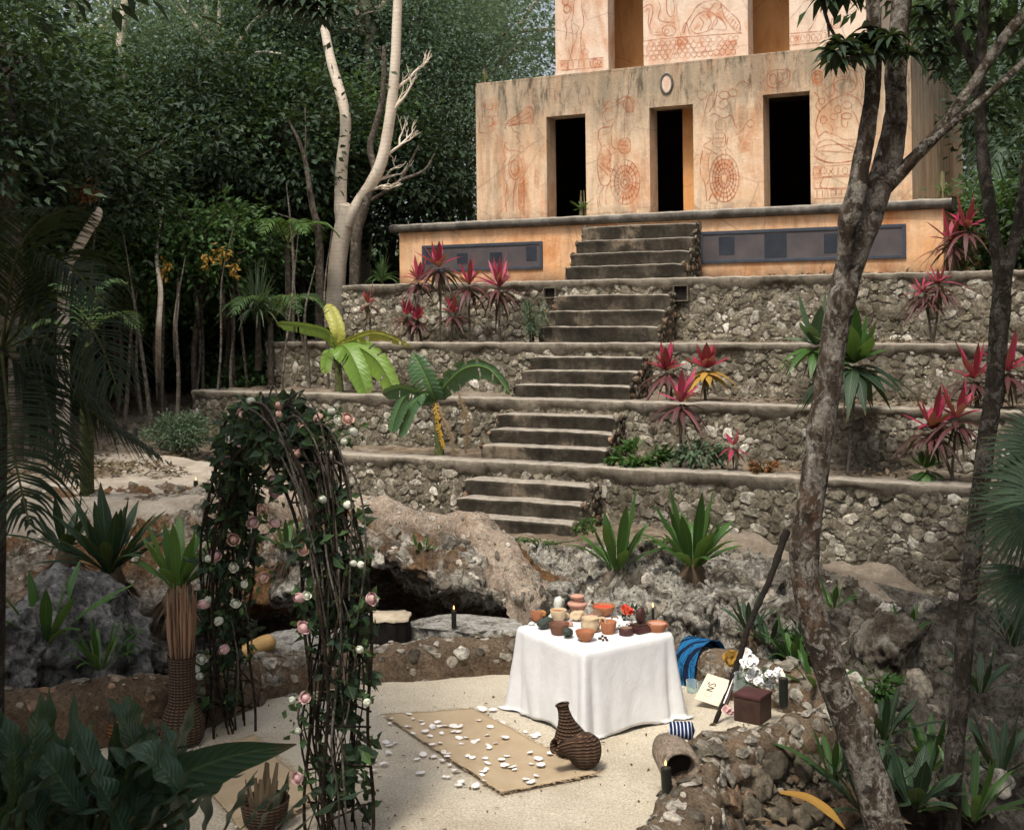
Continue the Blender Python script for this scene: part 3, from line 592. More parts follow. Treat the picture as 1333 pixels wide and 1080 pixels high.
# overhanging shelf over the dark cave
tag(loft('rock_overhang', [
    P3([(250, 650, 15.4), (370, 652, 15.1), (440, 668, 14.6), (500, 682, 14.2), (560, 692, 13.9), (620, 696, 13.7), (660, 700, 13.6), (700, 730, 13.7), (745, 735, 14.0)]),
    P3([(250, 668, 14.9), (370, 664, 14.4), (440, 676, 14.0), (500, 688, 13.6), (560, 698, 13.2), (620, 706, 12.9), (660, 722, 12.7), (700, 752, 12.7), (745, 760, 12.8)]),
    P3([(250, 730, 14.2), (370, 715, 13.5), (440, 690, 13.3), (500, 702, 12.9), (560, 720, 12.5), (620, 738, 12.2), (660, 765, 12.1), (700, 782, 12.2), (745, 795, 12.3)]),
    P3([(250, 780, 13.6), (370, 775, 13.0), (440, 722, 12.9), (500, 724, 12.6), (560, 757, 12.2), (620, 776, 11.9), (660, 788, 11.9), (700, 800, 12.0), (745, 820, 12.0)]),
    P3([(250, 790, 13.9), (370, 792, 13.5), (440, 740, 13.6), (500, 738, 13.6), (560, 768, 13.2), (620, 786, 12.8), (660, 797, 12.7), (700, 812, 12.5), (745, 840, 12.2)]),
    P3([(250, 830, 14.6), (370, 830, 14.8), (440, 800, 15.0), (500, 800, 15.0), (560, 815, 14.8), (620, 830, 14.4), (660, 835, 14.0), (700, 850, 13.4), (745, 870, 12.4)]),
    P3([(250, 900, 14.6), (370, 900, 14.6), (440, 900, 14.6), (500, 900, 14.6), (560, 900, 14.4), (620, 900, 14.2), (660, 900, 13.8), (700, 900, 13.0), (745, 890, 12.2)])],
    150, 220, M['rock_soil'], .20, .45, 2, keep=8, loose=(320, .02, .10, 34, 95)), kind='structure')
# natural limestone between the patio and the foot of the stairs
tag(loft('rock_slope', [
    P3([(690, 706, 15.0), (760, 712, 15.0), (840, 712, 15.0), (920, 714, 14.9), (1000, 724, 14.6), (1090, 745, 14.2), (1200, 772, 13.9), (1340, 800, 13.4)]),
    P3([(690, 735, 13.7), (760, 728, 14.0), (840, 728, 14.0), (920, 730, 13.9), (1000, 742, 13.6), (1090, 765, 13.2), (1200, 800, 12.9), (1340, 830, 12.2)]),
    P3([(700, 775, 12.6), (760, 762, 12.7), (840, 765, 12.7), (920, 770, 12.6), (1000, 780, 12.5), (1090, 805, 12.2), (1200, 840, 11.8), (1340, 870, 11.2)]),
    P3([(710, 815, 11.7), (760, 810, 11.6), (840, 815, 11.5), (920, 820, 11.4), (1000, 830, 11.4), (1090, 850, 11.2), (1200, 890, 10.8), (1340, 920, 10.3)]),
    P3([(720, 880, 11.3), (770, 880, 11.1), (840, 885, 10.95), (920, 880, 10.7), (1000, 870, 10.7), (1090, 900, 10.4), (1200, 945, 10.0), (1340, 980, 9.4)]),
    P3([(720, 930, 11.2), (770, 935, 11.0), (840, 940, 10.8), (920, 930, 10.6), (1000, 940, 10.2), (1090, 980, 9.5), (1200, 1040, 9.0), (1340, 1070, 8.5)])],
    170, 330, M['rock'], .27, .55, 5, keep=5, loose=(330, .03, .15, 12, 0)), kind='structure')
# earthy bank below the left path
tag(loft('earth_bank', [
    P3([(-120, 642, 15.6), (0, 637, 15.7), (100, 634, 15.8), (200, 632, 15.9), (300, 634, 15.7)]),
    P3([(-120, 656, 15.0), (0, 652, 15.0), (100, 650, 15.1), (200, 647, 15.1), (300, 650, 14.9)]),
    P3([(-120, 715, 14.6), (0, 712, 14.5), (100, 705, 14.4), (200, 705, 14.4), (300, 720, 14.1)]),
    P3([(-120, 755, 14.0), (0, 752, 13.9), (100, 750, 13.8), (200, 760, 13.7), (300, 790, 13.5)]),
    P3([(-120, 850, 12.5), (0, 850, 12.3), (100, 850, 12.2), (200, 860, 12.4), (300, 880, 12.6)]),
    P3([(-120, 920, 10.5), (0, 920, 10.3), (100, 920, 10.2), (200, 920, 10.6), (300, 930, 11.2)])],
    110, 180, M['rock_soil'], .17, .35, 9, keep=5, loose=(760, .02, .11, 8, 0)), kind='structure')
def boulder(name, px0, py0, px1, py1, Y, depth, seed, mat, label, sub=5, rz=0., rough=.28, pits=.35, flat=0):
    c = PY((px0 + px1) / 2, (py0 + py1) / 2, Y); sx, sz = (px1 - px0) / 2 / F * Y, (py1 - py0) / 2 / F * Y
    v, f = rockv(sub, (sx * 1.12, depth, sz * 1.12), seed, rough, pits); v = v @ rot3(0, rz, 0).T
    if flat: k = v[:, 2] > flat * sz; v[k, 2] = flat * sz + (v[k, 2] - flat * sz) * .12
    mb = MB(); mb.add(v + c, f); return tag(mb.build(name, M[mat]), label, 'rock')
boulder('limestone_boulder', 20, 750, 195, 905, 11.3, .7, 3, 'rock_grey', 'large grey boulder with a smooth sloping top behind the low wall on the left', rz=.45)
boulder('limestone_boulder', -60, 790, 60, 900, 10.6, .5, 4, 'rock_grey', 'grey boulder at the left edge behind the low earth wall')
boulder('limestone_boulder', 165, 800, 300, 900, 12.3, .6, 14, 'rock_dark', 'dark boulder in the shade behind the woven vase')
boulder('limestone_slab', 522, 782, 680, 885, 11.6, .42, 5, 'rock_white', 'flat white limestone slab beside the stump that carries a lit black candle', rz=.0, rough=.14, pits=.15, flat=.45)
boulder('limestone_slab', 330, 800, 450, 890, 11.5, .34, 6, 'rock_white', 'white limestone slab with a yellow gourd resting on it', rz=-.15, rough=.14, pits=.15, flat=.45)
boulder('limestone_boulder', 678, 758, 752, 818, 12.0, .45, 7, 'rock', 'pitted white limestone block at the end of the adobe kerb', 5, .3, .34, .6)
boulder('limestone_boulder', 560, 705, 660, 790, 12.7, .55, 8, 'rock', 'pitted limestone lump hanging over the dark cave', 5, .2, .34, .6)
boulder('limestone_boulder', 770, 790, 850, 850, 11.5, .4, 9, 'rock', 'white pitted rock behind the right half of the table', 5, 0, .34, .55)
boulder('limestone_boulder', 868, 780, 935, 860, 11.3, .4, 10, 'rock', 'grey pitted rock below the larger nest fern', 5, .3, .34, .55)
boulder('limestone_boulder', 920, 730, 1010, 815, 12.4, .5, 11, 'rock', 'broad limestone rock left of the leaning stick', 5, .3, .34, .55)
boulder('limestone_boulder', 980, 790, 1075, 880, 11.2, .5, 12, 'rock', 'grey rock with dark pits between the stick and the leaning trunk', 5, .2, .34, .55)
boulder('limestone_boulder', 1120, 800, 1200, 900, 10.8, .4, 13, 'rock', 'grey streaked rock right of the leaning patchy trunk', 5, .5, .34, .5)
boulder('limestone_boulder', 345, 680, 440, 745, 13.2, .45, 15, 'rock_soil', 'pale rock seen through the flower arch', 5, .1, .3, .4)
boulder('limestone_boulder', 350, 700, 470, 790, 12.8, .5, 16, 'rock', 'pitted grey rock under the arch opening', 5, .1, .34, .5)
# ------------------------------------------------------------------ the temple
VF, VC, VP = 20.84, 19.78, 19.95            # planes: lower storey front, cornice edge, platform front
zC = PV(800, 281, VC)[1]                    # cornice height = floor of the lower storey
zR = PV(870, 86, VF)[1]                     # roof edge of the lower storey
uL, uR = PV(620, 200, VF)[0], PV(1187, 200, VF)[0]
M['room_shade'] = m_plain('shade_dark_plaster', (.018, .011, .008), (.035, .021, .014), 4, .95)  # near-black colour stands for the shade inside the rooms
temple = thing('temple', 'orange plastered temple of two storeys with red line murals on a platform', 'temple', W(uL, VF, zC))
def holes_wall(mb, u0, u1, z0, z1, v0, v1, holes, mi=0):
    """front wall with real openings: strips between sorted holes (ua, ub, za, zb)"""
    fr = lambda a, b, c: W(a, b, c); x = u0
    for ua, ub, za, zb in sorted(holes):
        box(mb, (x, v0, z0), (ua, v1, z1), mi, fr)
        if zb < z1: box(mb, (ua, v0, zb), (ub, v1, z1), mi, fr)
        if za > z0: box(mb, (ua, v0, z0), (ub, v1, za), mi, fr)
        x = ub
    box(mb, (x, v0, z0), (u1, v1, z1), mi, fr)
def hole(pxa, pxb, pyt, v, z0): 
    return PV(pxa, pyt, v)[0], PV(pxb, pyt, v)[0], z0, PV((pxa + pxb) / 2, pyt, v)[1]
fr = lambda a, b, c: W(a, b, c)
zF = zC - .02
doors = [hole(711, 762, 150, VF, zF), hole(845, 902, 138, VF, zF), hole(993, 1054, 121, VF, zF)]
mb = MB(); holes_wall(mb, uL, uR, zF, zR, VF, VF + .42, doors); D2 = 5.2
box(mb, (uL, VF + .42, zF), (uL + .35, VF + D2, zR), 0, fr); box(mb, (uR - .35, VF + .42, zF), (uR, VF + 7.5, zR - .02), 0, fr)
mb.build('lower_storey', M['temple'], temple)
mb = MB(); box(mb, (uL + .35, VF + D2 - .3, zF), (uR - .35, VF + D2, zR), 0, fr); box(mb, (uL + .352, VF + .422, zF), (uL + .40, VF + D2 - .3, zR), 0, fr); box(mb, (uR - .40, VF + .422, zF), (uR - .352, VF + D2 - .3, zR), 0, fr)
box(mb, (uL + .40, VF + .43, zF + .0), (uR - .40, VF + D2 - .3, zF + .055), 0, fr); mb.build('dark_room', M['room_shade'], temple)
mb = MB(); box(mb, (uL + .003, VF + .003, zR - .002), (uR - .003, VF + 7.4, zR + .05), 0, fr, .012); mb.build('roof_slab', M['temple'], temple)
mb = MB()                                    # inner partitions give the openings their depth
box(mb, (PV(889, 200, VF + .62)[0], VF + .62, zF), (PV(889, 200, VF + .62)[0] + .5, VF + .7, zR - .1), 0, fr)
mb.build('inner_partition', M['inner'], temple)
VU = VF + 1.15
uUL, uUR = PV(723, 60, VU)[0], PV(1140, 60, VU)[0]; zU0 = zR + .052; zU1 = zU0 + 2.6
up = [hole(790, 836, -85, VU, zU0), hole(972, 1026, -100, VU, zU0)]
mb = MB(); holes_wall(mb, uUL, uUR, zU0, zU1, VU, VU + .35, up)
box(mb, (uUL, VU + .35, zU0), (uUL + .3, VU + 3.6, zU1), 0, fr); box(mb, (uUR - .3, VU + .35, zU0), (uUR, VU + 3.6, zU1), 0, fr)
box(mb, (uUL + .3, VU + 3.3, zU0), (uUR - .3, VU + 3.6, zU1), 0, fr); box(mb, (uUL - .04, VU - .05, zU1), (uUR + .04, VU + 3.65, zU1 + .22), 0, fr, .02)
mb.build('upper_storey', M['upper'], temple)
mb = MB(); box(mb, (uUL + .31, VU + 1.25, zU0 + .01), (uUR - .31, VU + 1.4, zU1 - .05), 0, fr); mb.build('inner_wall', M['inner'], temple)
# oval window above the middle door
uo, zo = PV(868, 109, VF); mb = MB()
mb.add(*((lambda a: (np.array([W(uo + math.cos(t) * .10, VF - .012, zo + math.sin(t) * .165) for t in a] + [W(uo, VF - .012, zo)]), [(i, (i + 1) % 28, 28) for i in range(28)]))(np.linspace(0, 2 * PI, 28, endpoint=False))))
ov = mb.build('oval_niche', M['upper'], temple)
mb = MB(); tube(mb, [W(uo + math.cos(t) * .108, VF - .012, zo + math.sin(t) * .175) for t in np.linspace(0, 2 * PI, 33)], .022, 8, cap=False); mb.build('rim', M['cornice'], ov)
# platform with its cornice
uPL, uPR = PV(520, 320, VP)[0], PV(1228, 300, VP)[0]; zP0 = PV(730, 366, VP)[1] - .12
mb = MB(); box(mb, (uPL, VP, zP0 - .4), (uPR, VP + 7.6, zC - .12), 0, fr); mb.build('platform', M['platform'], temple)
mb = MB(); prof = [(0.30, -.12), (.03, -.115), (-.02, -.09), (-.045, -.05), (-.045, -.01), (-.02, .025), (.03, .04), (.30, .05)]
n = 90; rows = []
for i in range(n):
    u = uPL - .16 + (uPR - uPL + .30) * i / (n - 1); rows.append([W(u, VC + .09 + a + .010 * fr3((u * 2, 1, b), 2, 3), zC + b * 1.0 + .012 * fr3((u * 3, a, 4), 1.3, 3)) for a, b in prof])
v = np.array(rows); mb.add(v.reshape(-1, 3), quads(n, len(prof))); mb.add(v[0], [tuple(range(len(prof)))[::-1]], 0, False); mb.add(v[-1], [tuple(range(len(prof)))], 0, False)
box(mb, (uPL - .16, VC + .38, zC - .119), (uPR + .1, VP + 8, zC + .049), 0, fr)
v2 = np.array([[W(uPR + .06 - a * .9, VC + .12 + 7.6 * i / 29, zC + b) for a, b in prof] for i in range(30)]); mb.add(v2.reshape(-1, 3), quads(30, len(prof))[:, ::-1])
mb.build('cornice', M['cornice'], temple)
# long glazed display windows in the platform
def m_pane():
    t = NT('dusty_pane'); x = t.sep(); col = t.ramp(t.noise(2.5, 4), [(.3, (.06, .055, .06)), (.7, (.10, .085, .085))]); t.end(col, .22, t.bump(t.noise(1.5, 2), .08, .02), .6); return t.m
M['pane'] = m_pane(); M['frame'] = m_plain('slate_blue_frame', (.030, .038, .052), (.055, .065, .085), 6, .5); M['pane_dark'] = m_plain('dark_reflection', (.02, .026, .036), (.035, .04, .05), 4, .3); M['pane_brown'] = m_plain('brown_panel', (.16, .095, .075), (.22, .135, .11), 3, .4)
def display(pxa, pya, pxb, pyb, holes, name='display_window'):
    u0, z1 = PV(pxa, pya, VP); u1, z0 = PV(pxb, pyb, VP); t_ = .055; e = MB(); f = VP - .035
    for lo, hi in (((u0, f, z0), (u1, VP - .002, z0 + t_)), ((u0, f, z1 - t_), (u1, VP - .002, z1)), ((u0, f, z0 + t_), (u0 + t_, VP - .002, z1 - t_)), ((u1 - t_, f, z0 + t_), (u1, VP - .002, z1 - t_))): box(e, lo, hi, 0, fr, .006)
    o = e.build(name, M['frame'], temple); g = MB(); box(g, (u0 + t_, VP - .018, z0 + t_), (u1 - t_, VP - .004, z1 - t_), 0, fr); g.build('pane', M['pane'], o)
    for a, b, zt, zb in holes:
        s = MB(); box(s, (u0 + (u1 - u0) * a, VP - .0215, z0 + (z1 - z0) * zb), (u0 + (u1 - u0) * b, VP - .0185, z0 + (z1 - z0) * zt), 0, fr, .0012); s.build('inner_panel', M['pane_dark'], o)
    return o
display(550, 320, 707, 350, [(.30, .39, .66, .28), (.575, .675, .66, .28), (.87, .955, .82, .3), (.03, .12, .8, .3)])
display(911, 302, 1180, 336, [(.10, .18, .82, .25), (.33, .44, .85, .12), (.62, .70, .8, .2)])
# red line murals: thin painted strokes laid on the plaster
def stroke_set(name, v, sets, wpx=1.5, washes=()):
    mb = MB(); k = 0; nV = -V
    for i, pts in enumerate(washes):
        P = [W(*((lambda q: (q[0], v - .0028 - .0001 * i, q[1]))(PV(x, y, v)))) for x, y in pts]; mb.add(P, [tuple(range(len(P)))], 1, False)
    for pts, *o in sets:
        closed = 'c' in o; wd = [q for q in o if not isinstance(q, str)]; wd = (wd[0] if wd else wpx) / F * 20.5
        k += 1; P = [W(*((lambda q: (q[0], v - .0040 - .0004 * (k % 12), q[1]))(PV(x, y, v)))) for x, y in pts]
        ribbon(mb, P, wd, nV, 0, steps=max(8, len(pts) * 6) if len(pts) > 2 else None, closed=closed)
    return mb.build(name, [M['paint'], M['wash']], temple)
def ell(cx, cy, rx, ry, n=18, a0=0, a1=2 * PI, tl=0): return [(cx + rx * math.cos(a) + tl * math.sin(a), cy + ry * math.sin(a)) for a in np.linspace(a0, a1, n)]
def shield(cx, cy, rx, ry, rings, spokes, wv=1.4):
    s = [(ell(cx, cy, rx * q, ry * q, 26), wv) for q in rings]
    for a, b in zip(rings[:-1], rings[1:]):
        for k in range(spokes):
            t = 2 * PI * (k + .3 * a) / spokes; s.append(([(cx + rx * a * math.cos(t), cy + ry * a * math.sin(t)), (cx + rx * b * math.cos(t), cy + ry * b * math.sin(t))], wv * .8))
    return s
def frieze(x0, y0, x1, y1, h, n, r):
    s = [([(x0, y0), (x1, y1)], 1.2), ([(x0, y0 + h), (x1, y1 + h)], 1.2)]
    for i in range(n):
        x = x0 + (x1 - x0) * (i + .5) / n; y = y0 + (y1 - y0) * (i + .5) / n + h / 2; d = (x1 - x0) / n * .38; k = r.randint(0, 3)
        if k == 0: s.append((ell(x, y, d, h * .3, 10), 1.))
        elif k == 1: s.append(([(x - d, y + h * .3), (x - d, y - h * .3), (x + d, y - h * .3), (x + d, y + h * .1), (x - d * .2, y + h * .1)], 1.))
        elif k == 2: s += [([(x - d, y - h * .3), (x + d, y + h * .3)], 1.), ([(x - d, y + h * .3), (x + d, y - h * .3)], 1.)]
        else: s.append(([(x, y - h * .35), (x, y + h * .35)], 1.3))
    return s
r1 = random.Random(3)
# left panel: standing figure in profile with a round back shield
S = [(ell(671, 218, 9, 16, 20), 1.3), (ell(670, 218, 5, 10, 16), 1.2), ([(660, 205), (655, 215), (654, 228), (660, 240), (658, 258), (660, 276)], 1.4), ([(672, 236), (669, 250), (668, 276)], 1.2),
     ([(676, 236), (681, 232), (682, 268), (676, 271), (675, 240)], 1.3), ([(657, 168), (662, 158), (674, 150), (686, 140), (694, 143), (693, 160), (684, 160), (672, 162), (662, 164)], 1.6), ([(664, 160), (690, 146)], 1.2), ([(668, 162), (692, 152)], 1.2),
     ([(652, 163), (664, 161), (671, 163)], 1.2), ([(666, 165), (669, 171), (676, 173), (673, 178), (677, 184), (672, 188)], 1.2), ([(657, 190), (663, 196), (672, 196), (681, 198), (682, 192), (677, 190)], 1.2), ([(658, 185), (656, 195), (657, 205)], 1.1)]
S += [([(676, 240 + 3 * i), (681, 239 + 3 * i)], .9) for i in range(9)]
S += [([(629, 133), (629, 163), (641, 163), (641, 154), (631, 152)], 1.1), ([(625, 160), (624, 172), (640, 172), (640, 163)], 1.1), ([(632, 142), (641, 142), (641, 133)], 1.1)]
stroke_set('mural', VF, S, washes=[[(640, 128), (649, 128), (650, 162), (640, 164)], [(629, 130), (641, 130), (641, 152), (629, 153)], [(663, 158), (692, 138), (694, 160), (676, 164)], [(662, 212), (676, 205), (679, 235), (664, 232)], [(675, 238), (683, 234), (683, 270), (675, 272)]])
# second panel: figure with a big ringed shield
S = shield(814, 237, 19, 29, [.12, .3, .5, .74, 1.], 22, 1.4)
S += [([(786, 140), (792, 132), (800, 134), (812, 126), (820, 128), (824, 138), (816, 146), (814, 132)], 1.4), (ell(819, 136, 7, 10, 14), 1.2), ([(788, 142), (800, 138), (814, 130)], 1.), ([(787, 150), (790, 158), (798, 155), (800, 160), (795, 165), (786, 166), (780, 170), (779, 180), (783, 190)], 1.4),
      ([(813, 146), (813, 180)], .9), ([(796, 170), (797, 190), (805, 194), (814, 194)], 1.3), ([(784, 190), (779, 205), (778, 220), (781, 236), (786, 242), (794, 238), (794, 226)], 1.4), ([(786, 188), (796, 204), (790, 216), (800, 222)], 1.3), ([(778, 214), (792, 228)], 1.4), ([(782, 212), (796, 224)], 1.2),
      ([(780, 240), (777, 252), (779, 270)], 1.2), ([(786, 242), (780, 256), (782, 270)], 1.2), ([(793, 238), (789, 250), (789, 266)], 1.2), ([(806, 184), (812, 180), (820, 182), (820, 196), (812, 200), (806, 194), (806, 184)], 1.2), ([(806, 188), (818, 190)], 1.), ([(812, 200), (815, 207)], 1.2), ([(784, 176), (794, 172), (798, 158)], 1.1), ([(790, 142), (784, 150), (786, 166)], 1.2)]
stroke_set('mural', VF, S, washes=[[(806, 215), (828, 212), (832, 250), (810, 264)], [(786, 132), (796, 128), (797, 146), (788, 146)], [(816, 126), (825, 128), (825, 146), (816, 146)], [(780, 195), (796, 195), (795, 236), (780, 236)], [(806, 182), (821, 182), (821, 200), (806, 200)]])
# third panel: standing lord above a spiral shield
S = shield(943, 232, 19, 31, [.2, .42, .62, .8, 1.], 20, 1.7)
S += [([(934, 118), (930, 134), (923, 146)], 1.4), ([(928, 120), (922, 128), (918, 144), (914, 166)], 1.2), (ell(943, 124, 7, 5, 12), 1.2), (ell(954, 121, 6, 5, 12), 1.2), ([(936, 134), (944, 128), (948, 136), (940, 142), (934, 138)], 1.1), ([(924, 152), (930, 148), (942, 154), (952, 150), (956, 160), (960, 168)], 1.3), (ell(938, 163, 7, 7, 12), 1.),
      ([(929, 174), (943, 174), (943, 190), (929, 190), (929, 174)], 1.2), ([(929, 180), (943, 180)], 1.1), ([(929, 185), (943, 185)], 1.1), ([(918, 178), (926, 182), (916, 190), (926, 196), (934, 202)], 1.2), ([(948, 178), (946, 190), (952, 198)], 1.2), ([(958, 176), (966, 170), (972, 160), (978, 156), (982, 162), (976, 166), (972, 162)], 1.3), ([(938, 194), (940, 202)], 1.3), ([(944, 194), (946, 202)], 1.3),
      ([(915, 196), (912, 210), (912, 226), (918, 240), (920, 262)], 1.4), ([(926, 196), (922, 212), (924, 230), (920, 240)], 1.2), ([(922, 262), (928, 252), (934, 264), (924, 264)], 1.6), ([(920, 120), (910, 118), (908, 126), (916, 130), (922, 124)], 1.), ([(958, 112), (966, 106), (974, 110), (968, 116)], 1.)]
stroke_set('mural', VF, S, washes=[[(962, 178), (980, 170), (980, 196), (964, 200)], [(914, 198), (924, 198), (924, 224), (914, 224)], [(930, 210), (954, 206), (958, 254), (930, 258)]])
# glyph above the right door
stroke_set('mural', VF, [([(999, 97), (1006, 92), (1026, 91), (1028, 100), (1024, 112), (1004, 114), (998, 106)], 1.6, 'c'), (ell(1006, 103, 4, 7, 12), 1.3), (ell(1015, 101, 3.5, 6, 12), 1.2), (ell(1022, 98, 3, 5, 12), 1.1), ([(1012, 112), (1015, 106), (1020, 110)], 1.1)])
# right panel: seated figure on a throne of glyphs
S = [([(1066, 180), (1062, 165), (1066, 148), (1074, 138), (1084, 130), (1100, 123), (1115, 128), (1124, 142), (1128, 158), (1126, 172)], 1.6), ([(1066, 178), (1074, 172), (1088, 176), (1100, 182), (1120, 180), (1124, 172)], 1.5), (ell(1100, 112, 14, 9, 18), 1.3), ([(1084, 112), (1088, 98), (1096, 94), (1104, 90), (1112, 94), (1116, 104)], 1.3), (ell(1091, 97, 4, 4, 10), 1.1), (ell(1099, 95, 4, 4, 10), 1.1), (ell(1103, 137, 6, 5, 12), 1.1), (ell(1091, 142, 4, 5, 10), 1.1), (ell(1102, 151, 7, 4, 12), 1.1), ([(1096, 150), (1096, 162), (1102, 166), (1104, 158)], 1.1), ([(1110, 144), (1116, 156), (1121, 172)], 1.3), (ell(1072, 156, 4, 5, 10), 1.1), (ell(1086, 152, 5, 4, 10), 1.), ([(1078, 160), (1084, 168), (1080, 176), (1074, 170)], 1.1),
     ([(1080, 112), (1074, 118), (1078, 126), (1086, 120), (1084, 108)], 1.1), ([(1062, 196), (1066, 186), (1080, 182), (1096, 190), (1110, 196), (1128, 196)], 1.4), (ell(1090, 200, 30, 12, 24), 1.5), ([(1062, 196), (1128, 200)], 1.1), ([(1064, 206), (1084, 212), (1128, 206)], 1.3), ([(1122, 94), (1134, 86), (1144, 88)], 1.2), ([(1122, 98), (1124, 112), (1122, 124), (1130, 128), (1140, 118), (1140, 96)], 1.1), (ell(1064, 100, 7, 8, 12), 1.3), (ell(1064, 100, 4, 4, 10), 1.1), ([(1060, 120), (1066, 128), (1062, 138), (1068, 146)], 1.3), (ell(1070, 132, 4, 4, 9), 1.1)]
S += frieze(1058, 217, 1152, 212, 15, 10, r1) + frieze(1060, 246, 1152, 242, 13, 13, r1) + [([(1072, 230), (1132, 227), (1132, 242), (1072, 245), (1072, 230)], 1.2)]
stroke_set('mural', VF, S, washes=[[(1057, 92), (1070, 92), (1070, 112), (1057, 114)], [(1104, 186), (1120, 182), (1122, 198), (1106, 198)], [(1058, 218), (1070, 217), (1070, 244), (1058, 246)], [(1126, 100), (1144, 92), (1146, 130), (1130, 132)]])
# upper storey murals
S = [([(748, -6), (746, 20), (744, 34), (746, 48), (744, 70)], 1.5), ([(756, -6), (758, 14), (760, 30), (756, 48), (757, 70)], 1.5), (ell(738, 12, 4, 5, 12), 2.2), (ell(736, 2, 4, 5, 12), 1.8), ([(742, 8), (744, 14), (740, 24), (736, 30), (738, 40), (736, 52)], 1.6), ([(740, 64), (744, 78)], 1.2), ([(746, 30), (754, 36), (750, 44)], 1.1), (ell(762, 68, 4, 4, 10), 1.1)] + frieze(728, 80, 786, 75, 12, 8, r1)
stroke_set('mural', VU, S)
S = [([(836, 12), (844, 6), (850, 10), (848, 24), (846, 34), (850, 42), (860, 42)], 1.5), ([(838, 16), (845, 12), (844, 30), (848, 44), (862, 46)], 1.3), ([(856, 0), (860, 10), (857, 22), (862, 28), (878, 30)], 1.4), ([(868, -4), (868, 14), (873, 22), (878, 14), (876, -4)], 1.4), (ell(871, 40, 9, 7, 14), 1.6), (ell(868, 41, 3, 3, 8), 1.2),
     ([(890, 44), (894, 30), (900, 20), (908, 8), (920, 2), (932, 0), (940, 6), (950, 16), (962, 28), (964, 44)], 1.7), ([(898, 36), (904, 24), (914, 16), (926, 16), (934, 26), (930, 34), (922, 40), (908, 44), (900, 40)], 1.4), ([(910, 22), (916, 30), (912, 40)], 1.3), ([(920, 18), (926, 28), (922, 38)], 1.3), ([(926, 36), (935, 22), (946, 38), (926, 38)], 1.3, ), ([(886, 46), (893, 30), (898, 46)], 1.2), ([(938, 6), (944, 24), (956, 38), (962, 44)], 1.5), ([(930, 4), (924, 12), (914, 10)], 1.3)]
S += [([(940 + 3 * i, 8 + 3.4 * i), (935 + 3.3 * i, 13 + 3.6 * i)], 1.2) for i in range(9)]
S += [([(837, 54), (870, 50), (966, 43)], 1.3)]
for i in range(17):
    for j in range(4):
        x, y = 840 + 7.4 * i + (3.7 if j % 2 else 0), 58 + 6 * j - .55 * i; k = r1.randint(0, 2)
        if x > 962 or y > 84 - .12 * (x - 836) - 2: continue
        S.append((ell(x, y, 3.1, 3.1, 9, 0, 2 * PI if k else PI * 1.2), 1.0) if k < 2 else ([(x - 3.4, y), (x, y - 3.4), (x + 3.4, y), (x, y + 3.4), (x - 3.4, y)], 1.0))
stroke_set('mural', VU, S)
S = [([(1060, -6), (1064, 10), (1062, 24), (1056, 36), (1052, 40)], 1.3), (ell(1088, 30, 6, 7, 14), 1.4), (ell(1088, 30, 3, 4, 10), 1.1), ([(1048, 2), (1058, -2)], 1.1)] + frieze(1028, 44, 1076, 40, 15, 7, r1); stroke_set('mural', VU, S, washes=[[(730, 78), (741, 78), (741, 92), (730, 93)], [(768, 76), (784, 75), (784, 88), (768, 88)], [(840, 54), (852, 53), (850, 70), (842, 72)], [(880, 48), (896, 47), (895, 68), (882, 66)], [(922, 58), (960, 52), (960, 74), (926, 76)], [(1032, 46), (1044, 45), (1044, 60), (1032, 61)], [(732, -4), (746, -4), (748, 22), (738, 24)], [(900, 14), (936, 2), (960, 30), (955, 40), (930, 20), (904, 40)]])
